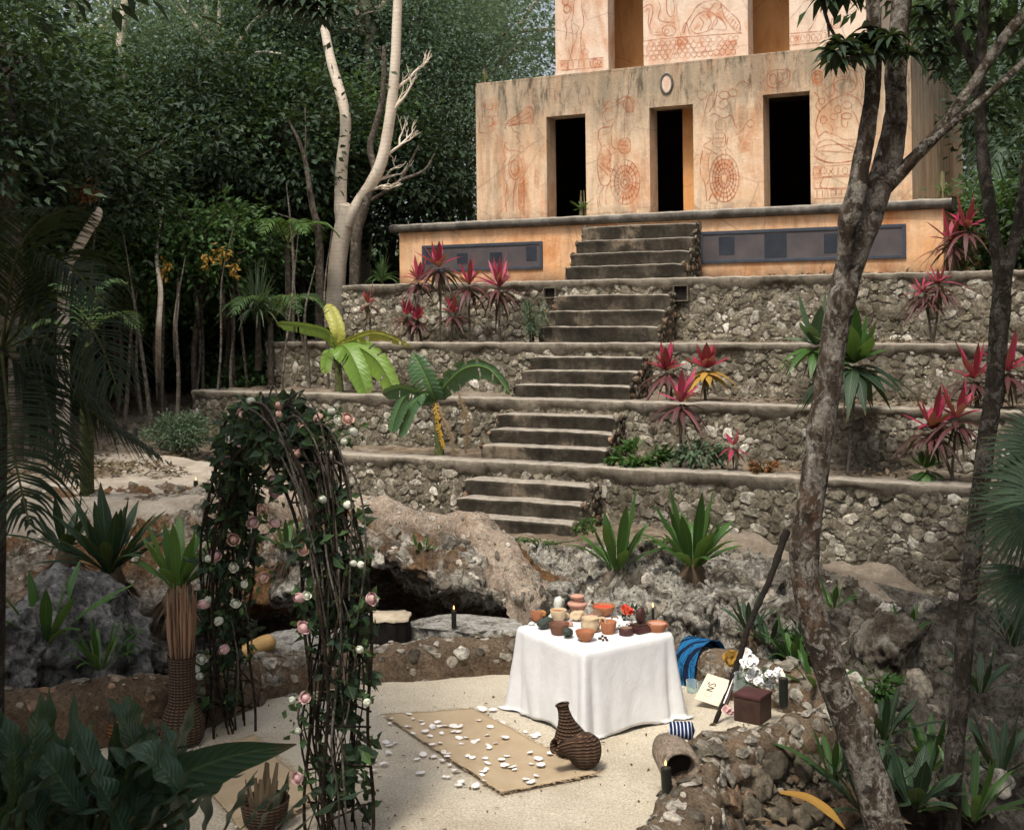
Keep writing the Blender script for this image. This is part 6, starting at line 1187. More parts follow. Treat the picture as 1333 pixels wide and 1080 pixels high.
cordyline(zt_at(2, 880, 520, .5), [atplane(868, 485, v2 - .1), ], 'crimson cordyline at the right edge of the stairs, leftmost of that clump', 8, .36, wd=.075)
cordyline(zt_at(2, 922, 520, .5), [atplane(920, 482, v2 - .1)], 'broad leaved crimson cordyline right of the clump beside the stairs', 9, .36, ('leaf_red', 'leaf_gold'), wd=.09)
cordyline(zt_at(3, 884, 600, .5), [atplane(886, 526, v3 - .1)], 'pink and purple cordyline below the other two beside the stairs', 10, .40, ('leaf_pink', 'leaf_maroon'), wd=.065)
cordyline(zt_at(3, 956, 612, .4), [atplane(954, 582, v3 - .15)], 'tiny bright red cordyline on a thin stem in front of the third wall', 11, .20, ('leaf_pink', 'leaf_red'), wd=.05, dens=.45)
cordyline(zt_at(0, 1245, 350, .3), [atplane(1238, 318, v4 - .2), atplane(1258, 300, v4 - .2)], 'dark crimson cordyline at the right corner of the platform', 12, .42, ('leaf_red', 'leaf_maroon'))
cordyline(zt_at(1, 1215, 440, .4), [atplane(1203, 384, v1 - .2), atplane(1222, 372, v1 - .2)], 'thin leaved pink cordyline hanging over the right part of the uppermost wall', 13, .34, ('leaf_pink', 'leaf_maroon'), .035, 1.6, up=.6)
cordyline(zt_at(2, 1272, 520, .4), [atplane(1268, 496, v2 - .2), atplane(1312, 486, v2 - .2)], 'tall crimson cordyline behind the thin dark trunk on the right', 14, .44, ('leaf_red', 'leaf_maroon'))
cordyline(zt_at(3, 1240, 615, .4), [atplane(1213, 562, v3 - .2), atplane(1246, 548, v3 - .2)], 'crimson cordyline left of the thin dark trunk above the lowest wall', 15, .42, ('leaf_red', 'leaf_maroon'))
# green dracaenas behind the leaning trunk
cordyline(zt_at(3, 1105, 620, .5), [atplane(1112, 476, v3), ], 'broad leaved green dracaena right of the leaning patchy trunk', 21, .62, ('leaf_fern', 'leaf_dark'), .15, 1.1, 'green dracaenas')
cordyline(zt_at(2, 1070, 520, .5), [atplane(1062, 452, v2)], 'green dracaena left of the leaning patchy trunk', 22, .50, ('leaf_grey', 'leaf_fern'), .13, .9, 'green dracaenas')
cordyline(zt_at(3, 1222, 618, .3), [atplane(1206, 612, v3 - .2)], 'low green leafy plant on the lowest wall beside the thin dark trunk', 23, .24, ('leaf_bright', 'leaf_fern'), .10, .6, 'low green plants')
M['root'] = m_isl('dark_root', [(.02, .014, .009), (.06, .04, .025), (.11, .075, .045)], .9)
def nestfern(base, n, L, label, seed, wd=.12, mat='leaf_fern', root=True, spread=.55, group='bird nest ferns', out=(0, 0)):
    g = random.Random(seed); t = thing('nest_fern', label, 'fern', base, group); L *= 1.22; wd *= .8; lf = MB(); base = np.array(base)
    for k in range(n):
        a = k * 2.4 + g.uniform(-.3, .3); q = k / n; l = L * g.uniform(.75, 1.08); o = norm(np.array((math.cos(a) + out[0], math.sin(a) + out[1], 0))); s = (-o[1], o[0], 0)
        blade(lf, arcpts(base + o * .04, o, 0, l * (.2 + spread * q), l * (1.0 - .38 * q), l * (.08 + .3 * q), 8), [.018, wd * .5, wd * .95, wd * 1.05, wd * .75, .01], s, .28, 0, 14, .05, 3, seed + k)
    lf.build('fronds', M[mat], t)
    if root:
        rb = MB(); gg = np.random.default_rng(seed); v, f = rockv(3, (.19 * L, .19 * L, .26 * L), seed, .3); rb.add(v + base - (0, 0, .17 * L), f); m = 240; d = rdir(m, gg); d[:, 2] = -np.abs(d[:, 2]) * .8; leaves(rb, base + d * .15 * L - (0, 0, .06), d * .8 + (0, 0, -.8), rdir(m, gg), gg.uniform(.15, .42, m) * L, .014)
        rb.build('root_mass', M['root'], t)
    return t
nestfern(PY(803, 745, 13.3), 15, .78, 'bird nest fern on a brown root ball below the foot of the stairs', 2, .15)
nestfern(PY(902, 742, 13.2), 24, .80, 'largest bird nest fern, dark green on a dark hairy root mass, right of the stairs', 5, .15)
nestfern(PY(232, 770, 12.0), 20, .8, 'bright green bird nest fern rising behind the dried grass vase', 7, .14, 'leaf_bright')
nestfern(PY(142, 745, 12.6), 34, .8, 'dark bushy bird nest fern in front of the rusty bank on the left', 9, .15, 'leaf_dark', True, .8)
nestfern(PY(85, 720, 13.0), 14, .6, 'dark fern left of the bushy one on the rusty bank', 19, .13, 'leaf_dark', True, .8)
nestfern(PY(374, 720, 12.6), 11, .42, 'small fern seen through the arch opening on grey rock', 11, .07)
nestfern(PY(975, 820, 11.0), 12, .34, 'small dark fern in the rocks left of the leaning stick', 12, .07, 'leaf_dark')
nestfern(PY(1035, 865, 10.4), 14, .40, 'small dark fern behind the lit candle on the nook wall', 13, .07, 'leaf_fern')
nestfern(PY(548, 720, 12.6), 9, .18, 'tiny green fern growing on the rusty rock above the cave', 14, .06, 'leaf_fern')
nestfern(PY(60, 840, 10.6), 12, .75, 'dark broad fern on the boulder at the left edge', 15, .13, 'leaf_fern', False, .9)
nestfern(PY(130, 870, 10.4), 16, .42, 'low green fern between the grey boulder and the low earth wall', 16, .06, 'leaf_fern', False, .7)
nestfern(PY(1130, 1060, 8.2), 14, .50, 'dark fern at the foot of the leaning patchy trunk', 17, .10, 'leaf_dark', False, .9)
nestfern(PY(1190, 1050, 8.0), 12, .42, 'dark broad leaved fern between the two right hand trunks', 18, .14, 'leaf_dark', False, .8)
nestfern(PY(1085, 1010, 8.3), 10, .36, 'dark fern in front of the rubble face right of the nook', 28, .06, 'leaf_fern', False, .9)
for x, y, Y, n, L, mt, lb in ((1000, 838, 10.7, 12, .32, 'leaf_dark', 'dark fern between the stick and the candle rocks'), (1065, 900, 9.7, 12, .36, 'leaf_fern', 'fern pressed behind the leaning trunk at wall height'), (1150, 960, 9.3, 14, .40, 'leaf_dark', 'dark fern halfway down the slope right of the leaning trunk'), (1210, 1000, 9.2, 14, .42, 'leaf_fern', 'green fern just left of the slender dark trunk foot'), (1300, 1010, 9.0, 16, .5, 'leaf_dark', 'dark fern at the lower right corner of the view'), (1275, 900, 10.2, 12, .38, 'leaf_dark', 'dark fern on the slope right of the slender trunk'), (1180, 830, 11.6, 10, .32, 'leaf_fern', 'small fern under the rock crack on the right slope'), (1320, 840, 11.0, 14, .45, 'leaf_dark', 'dark fern under the fan palm at the right edge'), (1265, 1065, 8.3, 14, .46, 'leaf_fern', 'fern at the bottom edge right of the slender trunk'), (1085, 790, 12.0, 9, .26, 'leaf_fern', 'tiny fern on the ledge behind the leaning trunk')):
    nestfern(PY(x, y, Y), n, L, lb, int(x + y), .075, mt, False, .9)
mb = MB(); blade(mb, [PY(1015, 1030, 7.8), PY(1050, 1036, 7.8), PY(1080, 1055, 7.75), PY(1100, 1078, 7.7)], [.02, .05, .06, .01], (0, .6, .8), .4, 0, 14); tag(mb.build('fallen_frond', M['leaf_gold']), 'single yellow dry frond lying on the rubble at the lower right', 'leaf')
# bananas
def banana_leaf(mb, P, wd, side, seed, mi=0, torn=.0):
    k = 44; P2 = spline(P, k); g = random.Random(seed); wv = wd * np.interp(np.linspace(0, 1, k), [0, .07, .25, .65, .92, 1], [.1, .65, 1, 1, .72, .15])
    T = norm(np.gradient(P2, axis=0)); S = norm(np.asarray(side) - T * (T @ np.asarray(side))[:, None]); N = np.cross(S, T)
    for sg in (-1, 1):
        x = np.linspace(0, 1, 5); rag = np.array([1 - torn * g.random() for _ in range(k)])
        v = P2[:, None] + S[:, None] * (sg * x[None, :, None] * (wv * rag)[:, None, None] / 2) + N[:, None] * ((.10 * np.sin(x * 2.2)[None] * wv[:, None] + .02 * np.sin(np.arange(k)[:, None] * 1.9 + seed) * x[None] * wd) * (1))[..., None] - np.array((0, 0, 1.)) * (.16 * (x ** 2)[None] * wv[:, None])[..., None]
        f = quads(k, 5); f = f if sg > 0 else f[:, ::-1]; cut = np.repeat([g.random() < torn * .55 for _ in range(k - 1)], 4) & (np.tile(np.arange(4), k - 1) >= 1); f = f[~cut]; mb.add(v.reshape(-1, 3), f, mi, True, np.stack((np.repeat(x[None] * sg, k, 0), np.repeat(np.linspace(0, 1, k)[:, None], 5, 1)), -1))
    tube(mb, P2, [wd * .035, wd * .012], 6, 1)
def banana(base, top, lfs, label, seed, mat, trunkmat='bark_green'):
    t = thing('banana_plant', label, 'banana plant', base, 'banana plants'); mb = MB(); tube(mb, [base, (np.array(base) + top) / 2 + (.02, 0, 0), top], [.075, .06, .035], 12, steps=14, rough=.08); mb.build('stem', M[trunkmat], t)
    for i, (pts, wd, sd_, mt_, torn) in enumerate(lfs): mb = MB(); banana_leaf(mb, [np.array(q) for q in pts], wd, sd_, seed + i, 0, torn); mb.build('leaf', [M[mt_ or mat], M['leaf_banb' if not mt_ else mt_]], t)
    return t
vb1, vb2 = VT[2] - .38, VT[3] + .55; A = lambda px, py, v: atplane(px, py, v); v_ = VT[2] + .55
b1 = zt_at(2, 442, 505, .5); tp = A(436, 452, v_)
banana(b1, tp, [([tp, A(425, 432, v_ - .1), A(395, 424, v_ - .25), A(360, 420, v_ - .35)], .24, (0, -.5, 1), 'leaf_banb', .1), ([tp, A(440, 430, v_), A(432, 405, v_ + .1), A(425, 396, v_ + .15)], .26, (1, 0, .1), 'leaf_yel', .1), ([tp, A(455, 444, v_), A(490, 434, v_ - .2), A(534, 450, v_ - .3)], .22, (0, -.6, 1), 'leaf_yel', .2), ([tp, A(450, 452, v_ - .15), A(466, 480, v_ - .3), A(478, 515, v_ - .35)], .42, (1, -.4, .3), 'leaf_banb', .06), ([tp, A(462, 450, v_ - .05), A(492, 470, v_ - .15), A(515, 510, v_ - .2)], .46, (1, -.5, .5), 'leaf_banb', .1), ([tp, A(428, 456, v_ - .1), A(424, 470, v_ - .15), A(425, 486, v_ - .2)], .24, (1, -.3, 0), None, .1)],
       'yellow green banana plant in front of the second terrace wall', 3, 'leaf_banb')
v_ = VT[3] + .50; b2 = zt_at(3, 572, 598, .45); tp = A(566, 520, v_)
banana(b2, tp, [([tp, A(560, 505, v_ - .1), A(550, 482, v_ - .15), A(538, 460, v_ - .15)], .42, (1, -.3, .3), None, .08), ([tp, A(545, 512, v_ - .15), A(520, 505, v_ - .3), A(498, 512, v_ - .4)], .30, (0, -.5, 1), None, .15), ([tp, A(585, 495, v_ - .1), A(608, 478, v_ - .15), A(636, 480, v_ - .2), A(664, 512, v_ - .25)], .36, (.2, -.6, 1), None, .25), ([tp, A(552, 512, v_ - .15), A(535, 530, v_ - .25), A(520, 570, v_ - .3)], .22, (1, -.4, .2), None, .2), ([tp, A(572, 505, v_), A(590, 490, v_ + .1), A(612, 486, v_ + .2)], .3, (0, -.3, 1), None, .2),
       ([A(528, 515, v_ - .35), A(522, 525, v_ - .36), A(514, 545, v_ - .38), A(510, 562, v_ - .38)], .22, (1, -.2, .1), None, .1), ([tp, A(568, 535, v_ - .1), A(572, 560, v_ - .12), A(578, 585, v_ - .12)], .10, (1, -.2, 0), 'leaf_gold', .4), ([tp, A(574, 540, v_ - .08), A(588, 570, v_ - .1), A(592, 600, v_ - .1)], .14, (1, -.3, 0), 'leaf_brown', .5), ([A(596, 510, v_), A(604, 535, v_ - .05), A(608, 562, v_ - .05), A(606, 590, v_ - .05)], .16, (1, -.3, .2), 'leaf_brown', .5)],
       'dark green banana plant with a withered yellow stalk left of the stairs', 5, 'leaf_ban')
mb = MB(); P = [A(518, 508, VT[3] + .2), A(512, 535, VT[3] + .15), A(508, 556, VT[3] + .12)]
# fine leaved shrubs
def shrub(c, r, n, L, mat, label, seed, wd=.45, stems=6, group='low green shrubs', name='shrub', cat='shrub'):
    g = np.random.default_rng(seed); c = np.array(c, float); r = np.asarray(r, float); t = thing(name, label, cat, c - (0, 0, r[2]), group); base = c - (0, 0, r[2]); mb = MB()
    ends = [c + g.normal(size=3) * r * .5 + (0, 0, r[2] * .2) for _ in range(stems)]
    for e in ends: tube(mb, [base + g.normal(size=3) * .03 * (1, 1, 0), (base + e) / 2 + g.normal(size=3) * .05, e], [.012, .005], 5, steps=8)
    mb.build('stems', M['bark_green' if 'green' in label else 'bark_twig'], t); mb = MB(); k = max(6, n // 45); cc = g.normal(size=(k, 3)); cc = norm(cc) * (g.random((k, 1)) ** .5) * r; cc[:, 2] = np.abs(cc[:, 2]) * 1.2 - r[2] * .4; i = g.integers(0, k, n)
    p = c + cc[i] + g.normal(size=(n, 3)) * r * .16; d = norm(cc[i]) + rdir(n, g) * .9 + (0, 0, .1); leaves(mb, p, d, rdir(n, g) * .6 + (0, 0, .9), g.uniform(.7, 1.2, n) * L, g.uniform(.8, 1.1, n) * L * wd, 0, .12, .15); mb.build('foliage', M[mat], t); return t
q = gpt(232, 596); shrub(q + (0, 0, .36), (.68, .4, .36), 2600, .075, 'leaf_grey', 'pale grey green feathery shrub on the bank left of the third terrace wall', 4, .4)
q = gpt(52, 560); shrub(q + (0, 0, .25), (.55, .35, .25), 900, .08, 'leaf_grey', 'pale shrub behind the black palm fronds at the left', 14, .4)
shrub(zt_at(1, 694, 440, .25) + (0, 0, .42), (.22, .22, .42), 1100, .06, 'leaf_grey', 'fine leaved pale shrub against the left side of the stairs', 5, .3)
shrub(zt_at(3, 832, 604, .35) + (0, 0, .18), (.42, .22, .18), 420, .13, 'leaf_fern', 'dark green spreading shrub right of the lower stairs', 6, .45)
shrub(zt_at(3, 905, 600, .35) + (0, 0, .30), (.35, .22, .3), 320, .13, 'leaf_grey', 'sparse grey green shrub under the pink cordyline', 16, .4)
shrub(zt_at(3, 990, 608, .3) + (0, 0, .1), (.22, .16, .1), 160, .09, 'leaf_rust', 'small rusty leaved plant on the lowest wall', 26, .5)
shrub(atplane(765, 690, 13.8) + (0, 0, .05), (.16, .12, .10), 240, .05, 'leaf_bright', 'small bright green weed at the right corner of the lowest step', 7, .6)
shrub(PY(870, 706, 14.6), (.6, .16, .07), 420, .05, 'leaf_bright', 'low bright green weeds along the foot of the lowest wall behind the ferns', 8, .6)
shrub(PY(700, 705, 14.4), (.42, .12, .06), 260, .04, 'leaf_fern', 'dark green moss and weeds along the lowest step', 18, .6)
q = gpt(270, 505); shrub(q + (0, 0, .2), (.5, .35, .22), 700, .14, 'leaf_dark', 'dark low shrub at the forest edge behind the long terrace wall', 9, .5)
q = gpt(170, 860); shrub(PY(150, 830, 11.2), (.32, .25, .25), 600, .07, 'leaf_fern', 'fresh green herbs on the slope of the grey boulder', 10, .4)
shrub(PY(1140, 890, 9.9), (.2, .2, .14), 120, .10, 'leaf_fern', 'sparse green plant on the rock right of the leaning trunk', 20, .5)
shrub(PY(1050, 850, 10.6), (.25, .2, .3), 260, .12, 'leaf_dark', 'dark leafy plant behind the flowers and the candle', 30, .4)
# long thin leaved fountain plants
def fountain(base, h, n, L, label, seed, mat='leaf_jungle', wd=.03):
    g = random.Random(seed); t = thing('fountain_plant', label, 'plant', base, 'long leaved plants'); base = np.array(base); top = base + (0, 0, h); mb = MB(); tube(mb, [base, top], [.06, .045], 9, steps=8, rough=.15); mb.build('stem', M['bark_dark'], t); mb = MB()
    for k in range(n): a = g.uniform(0, 6.3); o = np.array((math.cos(a), math.sin(a), 0)); l = L * g.uniform(.6, 1.1); q = g.random(); blade(mb, arcpts(top, o, 0, l * (.15 + .75 * q), l * (1 - .4 * q), l * .9 * q), [wd * .7, wd, wd * .8, .003], (-o[1], o[0], 0), .3, 0, 9)
    mb.build('leaves', M[mat], t)
fountain(atplane(337, 482, VT[2] + .9), .95, 150, 1.05, 'tall fountain of long thin leaves left of the second terrace wall', 3, 'leaf_grey')
fountain(atplane(497, 378, VT[0] + .9), .15, 60, .62, 'tuft of long thin leaves between the forked tree and the platform', 4)
fountain(atplane(372, 470, VT[1] + .9), .2, 40, .6, 'short tuft of strap leaves beside the second wall end', 6, 'leaf_jungle')
# epiphytes on the temple
def tuft(base, L, label, seed, n=26):
    g = random.Random(seed); t = thing('air_plant', label, 'plant', base, 'plants growing on the temple'); mb, rt = MB(), MB(); base = np.array(base)
    for k in range(n): a = g.uniform(0, 6.3); o = np.array((math.cos(a), math.sin(a), 0)); l = L * g.uniform(.6, 1.1); blade(mb, arcpts(base + (0, 0, L * .3), o, 0, l * .7, l * g.uniform(.2, .9), l * .3), [.02, .03, .004], (-o[1], o[0], 0), .3, 0, 6)
    for k in range(22): a = g.uniform(0, 6.3); tube(rt, [base + (math.cos(a) * .06, math.sin(a) * .06, -.01), base + (math.cos(a) * .03, math.sin(a) * .03, L * g.uniform(.4, 1.3))], [.012, .006], 5, steps=5, rough=.3)
    mb.build('leaves', M['leaf_bright'], t); rt.build('dry_stems', M['leaf_brown'], t)
tuft(W(PV(757, 272, VC + .25)[0], VC + .3, zC + .045), .36, 'bright green air plant with dry stems on the ledge at the left doorway', 3)
tuft(W(PV(630, 106, VF + .15)[0], VF + .2, zR + .04), .26, 'small air plant with hanging dry roots on the left roof corner', 4)
tuft(W(PV(1226, 252, VP)[0], VP + .1, zC + .045), .34, 'dark spiky air plant on the right corner of the cornice', 5)
# palms
def frond(lf, rc, P, n, L, seed, wd=.03, droop=.35, k=4, hang=.0):
    g = random.Random(seed); P2 = spline(P, 60); T = norm(np.gradient(P2, axis=0)); tube(rc, P2[::3], [.016 * wd / .03, .004], 6)
    for i in range(n):
        t = .12 + .88 * i / (n - 1); j = int(t * 59); side = norm(np.cross(T[j], (0, 0, 1.))); l = L * (math.sin(PI * min(1, .18 + t * .86)) ** .7 + .08) * g.uniform(.85, 1.1)
        for sg in (-1, 1):
            d = norm(side * sg + T[j] * (.55 + .5 * t) + np.array((0, 0, .22 - hang))); e = P2[j] + d * l; Q = [P2[j], P2[j] + d * l * .5 + (0, 0, l * .03), e - np.array((0, 0, 1)) * l * droop * g.uniform(.7, 1.3)]
            blade(lf, Q, [wd * .4, wd, wd * .7, .002], norm(np.cross(d, side * sg + (0, 0, .9))) if False else T[j], .35, 0, k + 2)
def palm(base, top, fr_, label, seed, L, n, wd, mat, trunkmat, tr=(.05, .04), name='palm', droop=.35, hang=0.):
    t = thing(name, label, 'palm', base); mb = MB(); tube(mb, [base, (np.array(base) + top) / 2, top], list(tr), 10, steps=20, rough=.08); mb.build('trunk', M[trunkmat], t); top = np.array(top)
    for i, pts in enumerate(fr_): lf = MB(); rc = MB(); frond(lf, rc, [top] + [np.array(q) for q in pts], n, L, seed + i, wd, droop, 4, hang); o = lf.build('frond', M[mat], t); rc.build('midrib', M['bark_green'], o)
    return t
Y0 = 5.2
palm(np.array((-2.35, 5.4, -3.0)), PY(2, 455, Y0), [[PY(60, 400, Y0), PY(120, 430, Y0 - .2), PY(158, 520, Y0 - .3)], [PY(50, 440, Y0 + .2), PY(100, 480, Y0 + .3), PY(150, 570, Y0 + .3)], [PY(40, 360, Y0 - .2), PY(90, 350, Y0 - .3), PY(140, 400, Y0 - .4)], [PY(40, 490, Y0), PY(70, 540, Y0), PY(105, 640, Y0 + .1)], [PY(-40, 400, Y0), PY(-90, 420, Y0), PY(-120, 500, Y0)], [PY(20, 340, Y0 - .4), PY(50, 290, Y0 - .7), PY(90, 270, Y0 - 1.)], [PY(10, 530, Y0 - .3), PY(20, 600, Y0 - .5), PY(40, 690, Y0 - .6)], [PY(60, 470, Y0), PY(130, 545, Y0 + .1), PY(215, 600, Y0 + .2)]],
     'black silhouetted palm hanging into the left edge of the view', 3, .34, 40, .015, 'leaf_palm_shade', 'bark_dark', (.035, .028))
palm(gpt(114, 690, 8, 20), PY(112, 448, 14.2), [[PY(90, 430, 14.2), PY(60, 420, 14.1), PY(30, 440, 14.)], [PY(130, 420, 14.2), PY(160, 410, 14.1), PY(185, 430, 14.)], [PY(105, 400, 14.4), PY(90, 375, 14.6), PY(70, 370, 14.8)], [PY(122, 395, 14.3), PY(140, 370, 14.4), PY(165, 368, 14.5)]], 'slender palm with a smooth green stem by the grey path', 8, .3, 18, .03, 'leaf_jungle', 'bark_green', (.095, .07))
Yb = 23.
palm(gpt(1300, 380, 15, 40), PY(1325, 170, Yb), [[PY(1300, 130, Yb), PY(1275, 150, Yb), PY(1258, 230, Yb)], [PY(1310, 180, Yb - .4), PY(1285, 220, Yb - .6), PY(1270, 290, Yb - .6)], [PY(1345, 140, Yb), PY(1370, 170, Yb), PY(1385, 240, Yb)], [PY(1330, 200, Yb - .8), PY(1325, 250, Yb - 1.), PY(1310, 300, Yb - 1.)], [PY(1300, 100, Yb + .5), PY(1275, 90, Yb + .8), PY(1250, 110, Yb + 1)]], 'blue green feather palm behind the right side of the temple', 12, .75, 40, .05, 'leaf_blue_haze', 'bark_dark', (.12, .10))
M['leaf_fan'] = leafmat('dull_fan_leaf', (.012, .026, .017), (.02, .04, .026), (.045, .07, .055), .7, .1, .1)
def fan(lf, c, nrm, up, n, L, seed, wd=.05, sp=2.7):
    g = random.Random(seed); nrm = norm(np.array(nrm, float)); up = np.array(up, float); up = norm(up - nrm * nrm.dot(up)); sd_ = np.cross(up, nrm)
    for k in range(n):
        a = -sp / 2 + sp * k / (n - 1); d = up * math.cos(a) + sd_ * math.sin(a); l = L * g.uniform(.85, 1.05) * (1 - .12 * abs(a)); blade(lf, [c, c + d * l * .5 + nrm * .02, c + d * l - np.array((0, 0, 1)) * l * .12], [wd * .4, wd, wd * .7, .003], np.cross(d, nrm), .35, 0, 6)
def fanpalm(base, fans, label, seed, mat, L=.6, n=24, wd=.05):
    t = thing('fan_palm', label, 'palm', base, 'fan palms on the right'); base = np.array(base); mb = MB()
    for i, (c, nrm, up) in enumerate(fans): tube(mb, [base, (base + c) / 2 + (0, 0, .12), c], [.014, .008], 6, steps=10); lf = MB(); fan(lf, np.array(c), nrm, up, n, L, seed + i, wd); lf.build('fan', M[mat], t)
    mb.build('stalks', M['bark_green'], t)
Yf = 7.2
fanpalm((PY(1345, 1000, Yf)), [(PY(1345, 668, Yf), (-.3, -.9, .4), (-.9, 0, -.35)), (PY(1352, 640, Yf + .3), (-.2, -.9, .6), (-.6, 0, .6)), (PY(1350, 750, Yf), (-.2, -.8, .5), (-.5, 0, -.9))], 'silvery fan palm at the right edge over the rock slope', 3, 'leaf_fan', .44, 26, .03)
fanpalm((PY(1380, 900, Yf - .8)), [(PY(1372, 650, Yf - .8), (-.3, -.8, .6), (-.3, 0, .9)), (PY(1375, 590, Yf - .6), (-.2, -.8, .6), (-.7, 0, .3))], 'dark green fan palm at the right edge behind the thin trunk', 8, 'leaf_dark', .42, 26, .04)
# big dark leaves in the lower left foreground
def bigleaf(base, lfs, label, seed, mat, group='dark leafy plants in the foreground', name='broadleaf_plant', wave=.10):
    t = thing(name, label, 'plant', base, group); base = np.array(base); st = MB()
    for i, (pts, wd, sd_) in enumerate(lfs):
        pts = [np.array(q) for q in pts]; lf = MB(); k = 30; blade(lf, pts, list(wd * np.array([.12, .62, .95, 1, .85, .5, .03])), sd_, .22, 0, k, wave, 7, seed + i * 3); lf.build('leaf', M[mat], t); tube(st, [base, (base + pts[0]) / 2 + (0, 0, .08), pts[0]], [.014, .010], 6, steps=9)
    st.build('stalks', M['bark_green'], t); return t
g = random.Random(9)
def bl(x0, y0, x1, y1, Y, bend=(0, -20), wd=.2, dy=0., tilt=260): return ([PY(x0, y0, Y), PY((x0 * 2 + x1) / 3 + bend[0], (y0 * 2 + y1) / 3 + bend[1], Y + dy * .4), PY((x0 + x1 * 2) / 3 + bend[0], (y0 + y1 * 2) / 3 + bend[1], Y + dy * .8), PY(x1, y1, Y + dy)], wd, norm(np.array((-(y1 - y0), -tilt, -(x1 - x0)), float) * (.6, -1, .6)))
bigleaf(PY(110, 1180, 5.4), [bl(110, 1100, 386, 968, 5.4, (-8, -24), .25, 0., 70), bl(40, 1060, 268, 968, 5.6, (0, -22), .12)], 'long dark leaf arching from the lower left over the jute mat', 3, 'leaf_broad', wave=.02)
L1 = []
for i in range(64):
    x0, y0 = g.uniform(-10, 250), g.uniform(1030, 1120); a = g.uniform(-2.5, -.5); l = g.uniform(90, 150); Y = g.uniform(5.2, 6.1); L1.append(bl(x0, y0, x0 + math.cos(a) * l, min(1070, y0 + math.sin(a) * l), Y, (0, g.uniform(-20, 5)), g.uniform(.12, .19), g.uniform(-.3, .3)))
bigleaf(PY(110, 1200, 5.6), L1, 'dense dark green plant with ruffled broad leaves filling the lower left corner', 5, 'leaf_broad')
L1 = []
for i in range(12):
    x0, y0 = g.uniform(-20, 60), g.uniform(1000, 1100); a = g.uniform(-2.2, -.6); l = g.uniform(80, 140); L1.append(bl(x0, y0, x0 + math.cos(a) * l, y0 + math.sin(a) * l, g.uniform(4.8, 5.3), (0, -10), g.uniform(.1, .17)))
bigleaf(PY(10, 1200, 5.0), L1, 'dark broad leaved plant at the extreme lower left edge', 6, 'leaf_broad')
bigleaf(PY(215, 1150, 5.9), [bl(200 + i * 22, 1085, 175 + i * 36 + g.uniform(-20, 20), 1010 + g.uniform(-12, 25), 5.9, (0, -8), .14) for i in range(9)], 'low dark ruffled plant below the long arching leaf', 7, 'leaf_broad')
bigleaf(PY(175, 1020, 6.6), [bl(150, 1010, 190, 928, 6.6, (-10, -8), .17), bl(170, 1020, 230, 945, 6.5, (8, -8), .15), bl(130, 1015, 120, 935, 6.7, (-12, 0), .16), bl(190, 1020, 255, 915, 6.4, (6, -6), .11), bl(110, 1010, 70, 950, 6.6, (-12, 0), .16)], 'tall dark ruffled leaves standing before the woven ball', 8, 'leaf_broad')

for i, (px, py, Y, lb) in enumerate(((374, 318, 22.2, 'bright feather palm just left of the forked pale tree'), (352, 420, 21.6, 'low feather palm behind the tall fountain plant'), (255, 420, 23.5, 'feather palm deep among the thin stems'), (150, 330, 23, 'feather palm in the dark left forest behind the pale stub'))):
    c = PY(px, py, Y); x0 = c[0]; gq = random.Random(i + 70); fr_ = []
    for k in range(7): a = k * .9 + gq.uniform(-.2, .2); o = np.array((math.cos(a), math.sin(a), 0)); l = gq.uniform(.8, 1.15); fr_.append([c + o * l * .35 + (0, 0, .35 * l), c + o * l * .75 + (0, 0, .4 * l), c + o * l * 1.1 + (0, 0, .12 * l)])
    palm(np.array((x0, Y, gz(x0, Y) - .1)), c, fr_, lb, 80 + i, .32, 22, .035, 'leaf_bright' if i == 0 else 'leaf_jungle', 'bark_grey', (.06, .05))
# ------------------------------------------------------------------ trees
def tree_trunk(mb, P, r, n=14, rough=.12, steps=60, rs=4., seed=0, mi=0): return tube(mb, [np.array(q) for q in P], r, n, mi, steps, True, rough, rs, seed)
ft = thing('forked_tree', 'pale smooth trunk forking into two tall limbs left of the temple', 'tree', atplane(437, 410, VT[0] + .7)); v_ = VT[0] + .7; A = lambda px, py, dv=0: atplane(px, py, v_ + dv)
mb = MB(); tree_trunk(mb, [A(436, 425), A(437, 380), A(441, 330), A(449, 285), A(452, 268)], [.20, .18, .172, .172, .165], 18, .05); tree_trunk(mb, [A(446, 292), A(443, 262), A(445, 215), A(450, 160), A(444, 125), A(430, 75), A(420, 20), A(414, -40), A(408, -110)], [.14, .122, .115, .107, .10, .09, .082, .074, .06], 16, .05)
tree_trunk(mb, [A(452, 292), A(466, 266), A(484, 238), A(498, 205), A(508, 150), A(514, 90), A(517, 20), A(521, -60), A(522, -120)], [.14, .125, .118, .11, .102, .095, .087, .08, .07], 16, .05); mb.build('trunk', M['bark_pale'], ft)
mb = MB()
gt = random.Random(8)
def twigs(p, d, l, r, n):
    e = p + d * l; m_ = (p + e) / 2 + np.array((gt.uniform(-.1, .1), gt.uniform(-.1, .1), gt.uniform(-.05, .1))) * l; tube(mb, [p, m_, e], [r, r * .75, r * .5], 7, steps=10, rough=.12)
    if n:
        for _ in range(gt.choice((2, 2, 3))): twigs(e if gt.random() < .6 else m_, norm(d + np.array((gt.uniform(-.9, .9), gt.uniform(-.6, .6), gt.uniform(-.15, .9)))), l * gt.uniform(.55, .85), r * .55, n - 1)
for (px, py), d in (((497, 206), (.8, -.2, .5)), ((486, 236), (.9, .1, .25)), ((508, 150), (.6, -.2, .7)), ((513, 118), (.7, .2, .6)), ((478, 246), (.9, -.3, .05))): twigs(A(px, py), norm(np.array(d)), .42, .042, 3)
mb.build('limb', M['bark_pale'], ft)
